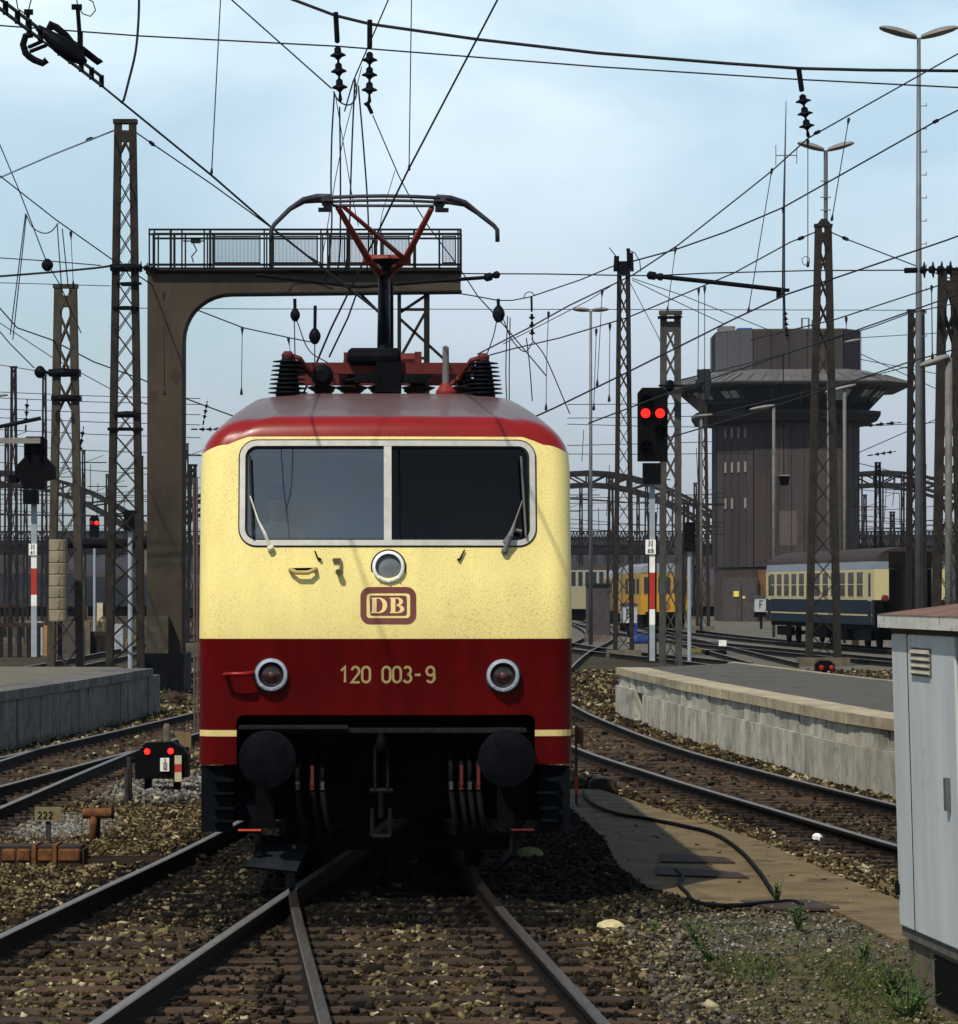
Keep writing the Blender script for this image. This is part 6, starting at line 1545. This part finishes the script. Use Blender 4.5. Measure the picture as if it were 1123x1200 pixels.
wire('messenger wire from the far left falling past both left masts', [(-10, 350, 85), (20, 384, 92), (60, 398, 101), (110, 424, 112), (165, 444, 125), (215, 466, 138), (280, 490, 160)], 1.6)
wire('thin wire from the far left falling between the left masts', [(-10, 372, 95), (60, 418, 115), (130, 456, 140), (200, 486, 170)], 1.0)
wire('thin level wire from the left edge to the lower black ball', [(-10, 426, 100), (46, 435, 101), (62, 437, 101.5)], 1.0)
for i, (y0, y1, Y) in enumerate(((459, 467, 160), (466, 474, 175), (479, 486, 190), (489, 498, 205), (503, 513, 215), (521, 533, 225), (541, 560, 235), (603, 604, 150))):
    wire('level cross wire behind the left masts, number %d downward from the top' % (i + 1) if i < 7 else 'dark level cable low behind the left masts', [(-10, y0, Y), (110, (y0 + y1)/2 + 1.0, Y), (235, y1, Y)], 1.0 if i < 7 else 2.0, group='level cross wires behind the left masts' if i < 7 else None)
for i, (y0, y1, Y) in enumerate(((474, 471, 170), (490, 486, 185), (497, 501, 200), (522, 516, 215), (532, 531, 230))):
    wire('level cross wire between locomotive and tower, number %d from the top' % (i + 1), [(665, y0, Y), (770, (y0 + y1)/2 + .8, Y), (880, y1, Y)], 1.0, group='level cross wires between locomotive and tower')
rr = random.Random(11)
for x0, x1 in ((-10, 240), (665, 850), (1000, 1130)):
    for k in range(9):
        y = rr.uniform(575, 634); Y = rr.uniform(210, 320); d = rr.uniform(-5, 5)
        wire('thin sagging far wire in the tangle before the bridge', [(x0, y - d, Y), ((x0 + x1)/2, y + 2.5, Y), (x1, y + d, Y)], .9, group='far wires before the bridge')
    for k in range(9):
        x = rr.uniform(x0, x1); y = rr.uniform(500, 600); Y = rr.uniform(200, 300)
        wire('thin upright far wire in the tangle before the bridge', [(x, y, Y), (x + rr.uniform(-4, 4), y + rr.uniform(18, 45), Y)], .9, group='upright far wires before the bridge')
# droppers and jumpers
for x0, y0, x1, y1, Y, w, lab in ((259, -10, 248, 203, 29.8, 1.5, 'thin dropper hanging to the left contact wire'), (482.5, -10, 479.5, 199, 29.2, 1.5, 'thin dropper hanging to the pantograph contact wire'),
        (905, 198, 877, 366, 72, 1.2, 'slanting dropper left of the aerial mast'), (792, 290, 782, 366, 125, 1.0, 'short dropper right of the spiked mast'), (995, 139, 975, 258, 60, 1.3, 'slanting dropper beside the lamp mast head'),
        (947, 164, 947, 312, 62.3, 1.2, 'long vertical dropper left of the lamp mast'), (918, 243, 917, 345, 80, 1.4, 'dropper beside the hanging registration tube'), (819, 338, 818, 470, 138, 1.0, 'left of two parallel droppers left of the tower'), (826, 336, 826, 470, 137, 1.0, 'right of two parallel droppers left of the tower'),
        (706, 340, 700, 452, 150, 1.0, 'dropper between lamp post and slim mast'), (715, 380, 714, 470, 150, 1.0, 'short dropper close left of the slim mast'), (699, 386, 696, 480, 152, 1.0, 'short dropper at the lamp post pole'),
        (284, 384, 283, 462, 122, 1.0, 'dropper inside the gantry opening at left'), (338, 396, 342, 425, 135, .9, 'short dropper left of the hanging insulator'), (192, 343, 193, 462, 90, 1.0, 'thin dropper in front of the gantry leg'), (1092, 335, 1093, 420, 64, 1.4, 'dropper below the disc insulators at right'), (1107, 332, 1106, 412, 62, 1.2, 'dropper nearest the right edge'), (992, 372, 992, 398, 88, 1.0, 'short dropper above the small tower lamp')):
    wire(lab, [(x0, y0, Y), (x1, y1, Y)], w)
wire('thick black jumper hanging to the left contact wire', [(163, -12, 26.2), (162.5, 20, 26.2), (159, 60, 26.2), (150, 98, 26.2), (145, 117, 26.2), (142, 121, 26.2)], 3.2, smooth=True)
for x0, y0, P, lab in ((0, 0, [(392, 108), (389, 160), (388, 215), (389, 260), (386, 300), (381, 330)], 'outer left jumper hanging below the insulator strings'), (0, 0, [(398, 125), (399, 190), (399, 260), (398, 300), (394, 325)], 'jumper hanging under the left insulator string'),
        (0, 0, [(416, 92), (413, 160), (411, 220), (409, 280), (404, 322)], 'jumper hanging between the insulator strings'), (0, 0, [(420, 100), (426, 170), (431, 240), (432, 290), (430, 318)], 'jumper hanging from the right insulator string')):
    wire(lab, [(px, py, 62 + .2*i) for i, (px, py) in enumerate(P)], 2.2, smooth=True)
wire('loop of cable joining the two insulator strings', [(391, 107, 62), (396, 117, 62), (406, 123, 62), (414, 120, 62), (418, 108, 62), (416, 92, 62)], 2.0, smooth=True)
wire('thin crossing hanger left of the bow', [(424, 78, 61), (402, 165, 64), (394, 205, 66), (378, 300, 72)], 1.0); wire('thin crossing hanger falling right of the bow', [(393, 110, 62), (402, 165, 62.5), (412, 225, 63), (420, 265, 63.5)], 1.0)
wire('thin slanting hanger behind the bow centre', [(463, 200, 66), (448, 250, 70), (440, 300, 74)], .9)
wire('steep rod hanging down from the gantry beam to the roof', [(418, 344, 99), (408, 372, 99.5), (386, 418, 101)], 2.4)
for P, lab in (([(583, 372), (578, 395), (567, 425)], 'left leg wire under the right round insulator'), ([(590, 374), (600, 398), (615, 412), (625, 400)], 'sagging cable between the two right insulators'), ([(595, 370), (593, 430), (594, 470)], 'upright pair wire beside the right insulators'),
        ([(598, 372), (597, 430), (597, 470)], 'second upright pair wire beside the right insulators'), ([(617, 396), (621, 430), (624, 470)], 'thick upright wire right of the insulators'), ([(624, 398), (640, 420), (668, 485)], 'slanting wire falling right behind the roof'), ([(643, 366), (641, 420), (640, 480)], 'thin dropper right of the right insulators'), ([(345, 372), (346, 430)], 'rod under the left round insulator'), ([(348, 376), (362, 410), (384, 425)], 'slanting cable under the round insulators'), ([(369, 402), (369, 428)], 'rod under the second round insulator')):
    wire(lab, [(x, y, 120) for x, y in P], 1.5 if 'thin' not in lab else 1.0, smooth=len(P) > 2)

# insulators and fittings
def insulator(lab, p0, p1, Y, discs, r, m=PORCELAIN, strap=.35, cat='insulator', name='string_insulator'):
    a, c = at(*p0, Y), at(*p1, Y); d = (c - a).normalized(); L = (c - a).length; t = thing(name, lab, cat, a)
    b = MB(); s0 = L*strap
    b.lathe([(r*.30, 0), (r*.34, s0*.05), (r*.34, s0*.95), (r*.18, s0)], a, d, 10); b.build('strap', BLACK, t)
    u = L*(1 - strap)/(discs + .6)
    for k in range(discs):
        b = MB(); z = s0 + u*(k + .2)
        b.lathe([(r*.16, 0), (r*.42, u*.12), (r*.45, u*.38), (r*.95, u*.52), (r, u*.60), (r*.5, u*.68), (r*.16, u*.85), (r*.14, u)], a + d*z, d, 18); b.build('disc', m, t, smooth=True, auto=40)
    b = MB(); b.lathe([(r*.14, 0), (r*.2, u*.15), (r*.25, u*.4), (r*.12, u*.5)], a + d*(L - u*.45), d, 8); b.build('clamp', BLACK, t)
    return t
insulator('left of the two disc insulator strings hanging at top centre', (393.5, 14), (399, 118), 62, 3, .125)
insulator('right of the two disc insulator strings hanging at top centre', (433.5, 23), (433, 120), 62, 3, .125)
b = MB(); b.tube([at(433, 120, 62), at(428, 122, 62), at(432, 124, 62), at(436, 133, 62)], .035, 6); tag(b.build('wire_clamp', BLACK), 'forked clamp below the right top insulator string', 'clamp')
insulator('slanting disc insulator string at upper right above the lamp mast', (936, 79), (947.5, 160), 62, 3, .125)
insulator('horizontal row of disc insulators at the right edge', (1060, 317), (1123, 315), 95, 4, .20, strap=.25)
insulator('horizontal rod insulator between the tall mast and gantry', (156, 312), (186, 316), 94.5, 3, .14, strap=.1)
insulator('dark upright insulator right of the round one behind the roof', (623, 348), (624, 398), 120, 3, .10, strap=.35)
insulator('twisted insulator ending the registration tube before the tower', (918, 340), (923, 398), 94.8, 5, .07, strap=.4)
for p0, p1, Y, lab in (((30, 505), (32, 468), 140, 'small dark insulator left of the tan mast'), ((92, 540), (98, 500), 150, 'small slanting insulator right of the tan mast'), ((238, 498), (243, 470), 150, 'small insulator above the cab corner at left'), ((1017, 534), (1050, 529), 180, 'small level insulator right of the tower'), ((1000, 500), (1056, 495), 170, 'horizontal insulator below the tower deck at right'), ((224, 503), (262, 503), 150, 'level insulator just above the cab roof corner')):
    insulator(lab, p0, p1, Y, 3, .09, strap=.2)
def ball(lab, px, py, Y, r, stem=None):
    c = at(px, py, Y); t = thing('ball_insulator', lab, 'insulator', c); b = MB()
    k = 1.3 if Y > 105 else 1.0; b.lathe([(r*.3, -r*1.02*k), (r*.62, -r*.80*k), (r*.95, -r*.3*k), (r, 0), (r*.93, r*.35*k), (r*.6, r*.8*k), (r*.28, r*1.05*k)], c, (0, 0, 1), 20); b.build('bell', PORCELAIN, t, smooth=True)
    if stem:
        b = MB(); b.tube([at(px, py, Y), at(*stem, Y)], .05, 8); b.build('stem', BLACK, t)
    return t
ball('black ball insulator on the wire at the upper left', 55.5, 310.5, 93, .14)
ball('black ball insulator beside the tan mast clamp', 47, 436, 101, .15, (62, 437))
ball('round egg insulator hanging left inside the gantry opening', 346, 369, 120, .15, (345.5, 350))
ball('second round insulator hanging inside the gantry opening', 369, 394, 120, .18, (369.5, 358))
ball('round tilted insulator hanging right of the gantry end', 584.5, 368, 120, .19, (584, 350))
# tensioned tubes and the hanging registration assembly
t = thing('registration_tube', 'thick inclined tube from the gantry to a clamp right of it', 'tube', at(420, 336, 95)); b = MB(); b.tube([at(300, 322, 95), at(420, 336, 95), at(570, 325, 95)], .045, 8); b.build('tube', BLACK, t)
b = MB(); b.lathe([(.04, 0), (.10, .05), (.10, .18), (.05, .22), (.09, .28), (.09, .36), (.03, .4)], at(567, 326, 95), at(586, 321, 95) - at(567, 326, 95), 10); b.build('clamp', BLACK, t)
t = thing('registration_tube', 'long slightly sloping tube right of the slim mast', 'tube', at(768, 323, 95)); b = MB(); b.tube([at(768, 323.5, 95), at(840, 331, 95), at(920, 340, 95)], .055, 8); b.box(at(918, 340, 95), (.3, .1, .08)); b.box(at(913, 344, 95), (.12, .1, .22)); b.build('tube', BLACK, t)
b = MB(); b.lathe([(.03, 0), (.10, .05), (.10, .2), (.06, .24), (.09, .3), (.09, .38), (.04, .4)], at(758, 322, 95), at(775, 324.5, 95) - at(758, 322, 95), 10); b.build('clamp', BLACK, t)
t = thing('registration_tube', 'short dark cantilever tube at the far left below the balls', 'tube', at(0, 505, 140)); b = MB(); b.tube([at(-10, 502, 140), at(48, 490, 140)], .07, 8); b.build('tube', BLACK, t)
t = thing('hanging_lamp', 'dark box lamp hanging on a long wire before the tower', 'lamp', at(919, 557, 160)); b = MB(); b.tube([at(918, 416, 160), at(919, 557, 160)], .022, 6); b.build('hanger', BLACK, t)
b = MB(); b.hexa([at(915, 569, 159.8), at(924, 569, 159.8), at(924, 569, 160.2), at(915, 569, 160.2), at(912.5, 558, 159.7), at(926, 558, 159.7), at(926, 558, 160.3), at(912.5, 558, 160.3)]); b.build('lamp_box', BLACK, t)
b = MB(); b.box2((ax(914, 160), 159.6, az(558, 160)), (ax(925, 160), 160.4, az(556.5, 160))); b.build('lamp_rim', LAMPGREY, t)
# section insulator on the top-left contact wire
a, c = at(*C(-8, 4)), at(*C(119, 100)); d = (c - a).normalized(); 
def sp(px, py, off=0.0):
    q = at(px, py, cz(py) if False else 23.2); return q
t = thing('section_insulator', 'section insulator with runners and arcing horns on the contact wire top left', 'section insulator', at(60, 55, 23.4))
side = d.cross(Vector((0, 0, 1))).normalized()
def on(tt, s=0.0, z=0.0): return a.lerp(c, tt) + side*s + Vector((0, 0, z))
b = MB()
for t0, t1 in ((.0, .40), (.58, 1.0)):
    for z in (.0, .055): b.bar(on(t0, 0, z), on(t1, 0, z), .016, .014)
    k = t0
    while k <= t1 + .01: b.bar(on(k, 0, -.01), on(k, 0, .065), .03, .02); k += (t1 - t0)/4
b.build('runner', BLACK, t)
b = MB(); b.tube([at(x, y, 23.5) for x, y in ((44, 32), (56, 41), (70, 52), (82, 60), (94, 69), (100, 74))], [.02, .035, .055, .055, .035, .02], 14); b.build('insulating_body', PORCELAIN, t, smooth=True)
b = MB()
P = [at(x, y, 23.0) for x, y in ((38, 40), (30, 42), (27, 52), (30, 62), (40, 70), (50, 74), (55, 70))]; b.tube(spline([tuple(p) for p in P], .03), .020, 8)
b.tube([at(34, 55, 23.0), at(50, 48, 23.1)], .012, 6); b.tube([at(36, 60, 23.0), at(54, 53, 23.1)], .012, 6); b.build('arcing_horn', BLACK, t)
for P, rad in (([(72, 44), (85, 52), (95, 57), (116, 73), (119, 70)], [.02, .026, .022, .02, .016]), ([(56, 36), (60, 29), (66, 32), (78, 42), (84, 50)], [.018, .028, .022, .02, .02])):
    b = MB(); b.tube([at(x, y, 23.7) for x, y in P], rad, 8); b.build('arcing_horn', BLACK, t)
b = MB(); b.tube([at(32, 30, 22.9), at(33, 14, 22.9)], .013, 6); b.box(at(33.5, 14, 22.9), (.05, .03, .03)); b.build('hanger_rod', BLACK, t)
b = MB(); b.tube([at(94, 50, 23.6), at(91, 8, 23.6)], .014, 6); b.box(at(90, 8, 23.6), (.06, .03, .03)); b.box(at(94, 46, 23.6), (.03, .04, .09)); b.build('hanger_rod', BLACK, t)
wire('thin looped tail wire at the very top left', [(38, -6, 22.9), (33, 13, 22.9), (28, 15, 22.9), (21, 10, 22.9), (19, -2, 22.9)], 1.3, smooth=True)
wire('thin round loop of wire right of the section insulator', [(89, -6, 23.6), (91, 6, 23.6), (97, 16, 23.6), (106, 19, 23.6), (112, 12, 23.6), (109, 2, 23.6), (98, -4, 23.6)], 1.3, smooth=True)
wire('small curled wire end on the level cross wire', [(947, 312, 62.4), (941, 309, 62.4), (940, 303, 62.4), (944, 300, 62.4), (949, 303, 62.4), (948, 312, 62.4)], 1.0, smooth=True)
wire('hooked wire over the right upright insulator', [(614, 350, 120), (616, 344, 120), (622, 342, 120), (627, 346, 120)], 1.2, smooth=True)

# ================================================================ small things on the ground at the right
def gtube(lab, P, r, z=GZ + .03, cat='cable', name='cable'):
    V = spline([tuple(gnd(x, y, z) + Vector((0, 0, r))) for x, y in P], .05); b = MB(); b.tube(V, r, 8); return tag(b.build(name, CABLE, smooth=True), lab, cat)
gtube('long black cable curving along the concrete walkway', [(684, 930), (688, 938), (702, 948), (728, 957), (760, 962), (800, 970), (838, 980), (868, 1000), (890, 1025), (902, 1043), (908, 1052)], .020)
gtube('black hose coiled at the edge of the shade-blackened ballast', [(792, 1022), (800, 1030), (797, 1040), (806, 1050), (812, 1058), (830, 1063), (862, 1064), (900, 1061), (928, 1059), (940, 1063)], .018, GZ + .02)
b = MB(); q = [gnd(868, 1055, GZ + .034), gnd(950, 1054, GZ + .034), gnd(985, 1064, GZ + .034), gnd(905, 1065, GZ + .034)]; p0 = [v - Vector((0, 0, .02)) for v in q]; b.hexa(p0 + q)
tag(b.build('steel_plate', mat('dark_steel_plate', (.04, .026, .018), .8, amt=.4)), 'flat dark steel plate lying at the walkway corner', 'plate')
for a, lab in (((775, 1003, 862, 1010), 'upper dark strip standing in for a shadow across the walkway edge'), ((770, 1018, 878, 1028), 'lower dark strip standing in for a shadow across the walkway edge')):
    q = [gnd(a[0], a[1] + 8, GZ + .03), gnd(a[2], a[3] + 2, GZ + .03), gnd(a[2] - 12, a[3] - 4, GZ + .03), gnd(a[0], a[1] - 2, GZ + .03)]; b = MB(); b.hexa([v - Vector((0, 0, .03)) for v in q] + [v + Vector((0, 0, .012)) for v in q]); tag(b.build('shadow_strip', RUSTD), lab, 'shadow_strip')  # thin dark slabs stand in for roof-gear shadows on the concrete
b = MB(); p = gnd(957, 987); b.lathe([(.012, 0), (.05, .02), (.055, .06), (.03, .085), (.01, .09)], p, (.2, 0, 1), 7); tag(b.build('paper_scrap', mat('litter_white', (.85, .85, .82), .5)), 'crumpled white scrap lying beside the right track', 'litter')
small('relay_case', 'low dark box beside the walkway near the loco corner', 'box', gnd(707, 926) + Vector((0, 0, .07)), (.34, .5, .16), RUSTD)
t = thing('marker_post', 'thin dark post with a red tip beside the loco right side', 'post', (ax(675.5, 46.5), 46.5, GZ)); b = MB(); b.box2((ax(674, 46.5), 46.5, GZ), (ax(677, 46.5), 46.53, az(850, 46.5))); b.build('post', mat('board_post_dark', (0, 0, 0)), t)
b = MB(); b.box2((ax(673.8, 46.5), 46.47, az(932, 46.5)), (ax(677.5, 46.5), 46.499, az(910, 46.5))); b.build('red_band', REDP, t)
b = MB(); b.lathe([(.04, 0), (.05, .03), (.05, .16), (.03, .19)], at(679.5, 872, 46.5) + Vector((0, .1, 0)), (0, 0, 1), 10); b.build('cap', RUST, t)
for px, py, w, m, lab in ((716, 1090, .10, mat('pale_stone', (.5, .42, .22), .9), 'large pale yellow stone beside the right rail'), (620, 1006, .13, mat('mossy_stone', (.16, .15, .06), .9), 'dull yellow stone by the locomotive right wheel'), (203, 823, .30, RUSTD, 'rounded brown stone heap beside the platform end')):
    p = gnd(px, py); b = MB(); bmesh.ops.create_icosphere(b.bm, subdivisions=2, radius=w)
    for v in b.bm.verts: v.co = Vector((v.co.x*rnd.uniform(.95, 1.2), v.co.y*rnd.uniform(.8, 1.1), v.co.z*rnd.uniform(.45, .6))) + p + Vector((0, 0, w*.25))
    tag(b.build('loose_stone', m), lab, 'stone')

# ---- weeds: single plants as things, the sparse grass as one mass
def weed(lab, px, py, h, n, spread, m=LEAF, seed=1):
    r = random.Random(seed); p = gnd(px, py); t = thing('weed', lab, 'plant', p); st = MB(); lf = MB()
    for k in range(n):
        a = r.uniform(0, 2*pi); hh = h*r.uniform(.55, 1.05); tip = p + Vector((cos(a)*spread*r.uniform(.2, 1), sin(a)*spread*r.uniform(.2, 1), hh)); base = p + Vector((r.uniform(-.02, .02), r.uniform(-.02, .02), -.01)); mid = base.lerp(tip, .55) + Vector((0, 0, hh*.12))
        st.tube([base, mid, tip], [.005, .004, .002], 4)
        for j in range(9):
            q = base.lerp(mid, j/5) if j < 5 else mid.lerp(tip, (j - 4)/4); b_ = r.uniform(0, 2*pi); L = .035*r.uniform(.7, 1.5); d = Vector((cos(b_), sin(b_), r.uniform(-.1, .6))).normalized(); s = d.cross(Vector((0, 0, 1))).normalized()*L*.26
            v = [lf.v(q), lf.v(q + d*L*.5 + s), lf.v(q + d*L), lf.v(q + d*L*.5 - s)]; lf.face(v)
    st.build('stem', m, t); lf.build('foliage', m, t)
W = (('bushy green weed at the corner of the walkway', 936, 1092, .22, 16, .10), ('upright weed beside the cable end', 909, 1062, .20, 12, .07), ('small weed on pale gravel left of the cabinet', 1012, 1128, .16, 9, .08), ('scrubby weed left on the oily ballast edge', 818, 1110, .20, 10, .12), ('low weed at the cabinet plinth', 1045, 1168, .22, 22, .22), ('tall thin weed before the cabinet plinth', 1074, 1188, .36, 6, .16),  # the oily ballast edge is where stones are blackened for shade
     ('green weed by the shaded platform foot', 188, 826, .4, 16, .3), ('leafy weed lowest at the right corner', 1062, 1196, .22, 26, .25), ('sparse weed in the soil right of the rail', 833, 1128, .14, 9, .12), ('little green weed by the oily hose', 770, 1096, .10, 7, .08))
for i, w in enumerate(W): weed(*w, seed=i + 3)
def grass():
    r = np.random.default_rng(5); V, T = [], []; 
    def tuft(x, y, n, h, sp):
        for _ in range(n):
            px, py = x + r.normal(0, sp), y + r.normal(0, sp); a = r.uniform(0, 2*pi); L = h*r.uniform(.5, 1.2); b_ = r.uniform(.3, 1.1); w = .0032
            dx, dy = cos(a), sin(a); i = len(V)
            V.extend([(px - dy*w, py + dx*w, GZ - .01), (px + dy*w, py - dx*w, GZ - .01), (px + dx*L*b_*.4 + dy*w*.7, py + dy*L*b_*.4 - dx*w*.7, GZ + L*.6), (px + dx*L*b_*.4 - dy*w*.7, py + dy*L*b_*.4 + dx*w*.7, GZ + L*.6), (px + dx*L*b_, py + dy*L*b_, GZ + L*.92)])
            T.extend([(i, i+1, i+2, i+3), (i+3, i+2, i+4)])
    for px, py, rx, ry, n in ((870, 1135, 40, 12, 260), (1010, 1150, 45, 22, 260), (960, 1120, 120, 30, 120), (1045, 1185, 45, 25, 130), (900, 1180, 110, 30, 90), (850, 1090, 60, 12, 40), (960, 1070, 70, 8, 25), (800, 1090, 60, 14, 20)):
        for _ in range(n):
            g_ = gnd(px + r.normal(0, rx*.6), py + r.normal(0, ry*.6))
            if 20 < g_.y < 31.5: tuft(g_.x, g_.y, int(r.integers(8, 18)), r.uniform(.012, .042), .05)
    for x, y in [(r.uniform(-7.6, -6.7), r.uniform(62, 80)) for _ in range(40)]: tuft(np.interp(y, [62.5, 82.5], [-7.4, -6.5]) + abs(r.normal(0, .12)), y, 10, .16, .06)
    me = bpy.data.meshes.new('grass'); me.from_pydata(V, [], T); m = mat('grass_blade', (.085, .10, .028), .85, col2=(.035, .052, .011), scale=2.5)
    me.materials.append(m); o = bpy.data.objects.new('grass', me); COL.objects.link(o); tag(o, 'sparse short grass growing through the gravel at the right', 'grass', kind='stuff')
grass()

for px, py, Y, q, lab in ((105, 163, 91, (133, 153), 'small stay insulator on the thick rod left of the tall mast'), (178, 168, 96, (160, 153), 'small stay insulator right of the tall mast head'), (939, 279, 133.5, (958, 271), 'small stay insulator left of the lamp mast head'), (991, 279.5, 130.2, (972, 271), 'small stay insulator right of the lamp mast head'), (1097, 142, 58, (1123, 130), 'small insulator on the rising wire at the right edge'), (958, 155, 61, (985, 143), 'knotted splice beside the slanting insulator string')):
    c = at(px, py, Y); d = (at(*q, Y) - c).normalized(); s_ = Y/F; b = MB(); b.lathe([(.6*s_, -5*s_), (1.8*s_, -3*s_), (2.6*s_, -1*s_), (1.7*s_, 0), (2.6*s_, 1*s_), (1.8*s_, 3*s_), (.6*s_, 5*s_)], c, d, 10)
    tag(b.build('stay_insulator', PORCELAIN, smooth=True), lab, 'insulator')
# ================================================================ SKY, SUN, CAMERA
SUN_EL, SUN_AZ = 51.0, 29.0
sd = Vector((-sin(R(SUN_AZ))*cos(R(SUN_EL)), -cos(R(SUN_AZ))*cos(R(SUN_EL)), sin(R(SUN_EL))))
L = bpy.data.lights.new('sun', 'SUN'); L.energy = 4.2; L.angle = R(.75); L.color = (1, .945, .84)
so = bpy.data.objects.new('sun', L); COL.objects.link(so); so.rotation_euler = sd.to_track_quat('Z', 'Y').to_euler(); so.location = (-20, -10, 40)
w = bpy.data.worlds.new('World'); sc.world = w; w.use_nodes = True; nt = w.node_tree; bg = nt.nodes['Background']
sky = nt.nodes.new('ShaderNodeTexSky'); sky.sky_type = 'NISHITA'; sky.sun_disc = False
sky.sun_elevation = R(SUN_EL); sky.sun_rotation = math.atan2(sd.x, sd.y); sky.air_density = 1.1; sky.dust_density = 1.2; sky.ozone_density = 1.0
tc = nt.nodes.new('ShaderNodeTexCoord'); mp = nt.nodes.new('ShaderNodeMapping'); mp.inputs['Scale'].default_value = (1, 1, 2.6); mp.inputs['Location'].default_value = (.35, 0, .12)
nt.links.new(tc.outputs['Generated'], mp.inputs['Vector'])
n = nt.nodes.new('ShaderNodeTexNoise'); n.inputs['Scale'].default_value = 5.5; n.inputs['Detail'].default_value = 5; n.inputs['Roughness'].default_value = .5; n.inputs['Distortion'].default_value = .4
nt.links.new(mp.outputs[0], n.inputs['Vector'])
cr = nt.nodes.new('ShaderNodeValToRGB'); cr.color_ramp.elements[0].position = .36; cr.color_ramp.elements[0].color = (.42, .42, .42, 1); cr.color_ramp.elements[1].position = .56
nt.links.new(n.outputs['Fac'], cr.inputs['Fac'])
# thin cloud veil: greyer low over the city, darkened overhead to cut fill light
sx = nt.nodes.new('ShaderNodeSeparateXYZ'); nt.links.new(tc.outputs['Generated'], sx.inputs[0])
vr = nt.nodes.new('ShaderNodeValToRGB'); e = vr.color_ramp.elements
e[0].position = 0.0; e[0].color = (3.7, 3.95, 4.5, 1); e[1].position = 1; e[1].color = (1.2, 1.8, 3.0, 1)
for p, c in ((.045, (5.2, 5.9, 6.9)), (.10, (6.9, 8.3, 9.4)), (.14, (8.4, 10.0, 10.6)), (.22, (7.2, 8.4, 9.0)), (.42, (4.2, 5.0, 5.8)), (.6, (1.3, 1.9, 3.1))):
    q = e.new(p); q.color = (*c, 1)
nt.links.new(sx.outputs['Z'], vr.inputs['Fac'])
tint = nt.nodes.new('ShaderNodeMix'); tint.data_type = 'RGBA'; tint.blend_type = 'MULTIPLY'; tint.inputs['Factor'].default_value = 1; tint.inputs['B'].default_value = (.78, .98, 1.16, 1)
nt.links.new(sky.outputs[0], tint.inputs['A'])
mx = nt.nodes.new('ShaderNodeMix'); mx.data_type = 'RGBA'
nt.links.new(cr.outputs['Color'], mx.inputs['Factor']); nt.links.new(tint.outputs['Result'], mx.inputs['A']); nt.links.new(vr.outputs['Color'], mx.inputs['B'])
nt.links.new(mx.outputs['Result'], bg.inputs['Color']); bg.inputs['Strength'].default_value = .105

HZ = bpy.data.materials.new('haze_air'); HZ.use_nodes = True; hn = HZ.node_tree; hn.nodes.remove(hn.nodes['Principled BSDF'])
pv = hn.nodes.new('ShaderNodeVolumePrincipled'); pv.inputs['Color'].default_value = (.80, .86, .95, 1); pv.inputs['Density'].default_value = .00006; pv.inputs['Anisotropy'].default_value = .2
hn.links.new(pv.outputs[0], [q for q in hn.nodes if q.type == 'OUTPUT_MATERIAL'][0].inputs['Volume'])
b = MB(); b.box2((-950, -80, GZ - 1.2), (950, 1350, 30)); tag(b.build('haze', HZ), kind='stuff')
cam = bpy.data.cameras.new('camera'); co = bpy.data.objects.new('camera', cam); COL.objects.link(co)
co.location = (0, 0, H); co.rotation_euler = (R(90), 0, 0)
cam.sensor_fit = 'HORIZONTAL'; cam.sensor_width = 36; cam.lens = 36*F/1123; cam.shift_y = (HOR - 600)/1123
cam.clip_start = .5; cam.clip_end = 9000; sc.camera = co
sc.view_settings.view_transform = 'Standard'; sc.view_settings.look = 'None'; sc.view_settings.exposure = 0; sc.view_settings.gamma = 1; sc.view_settings.use_curve_mapping = False
sc.render.resolution_x = 958; sc.render.resolution_y = 1024
cy = sc.cycles; cy.max_bounces = 6; cy.transparent_max_bounces = 8; cy.use_denoising = True; cy.sample_clamp_indirect = 6
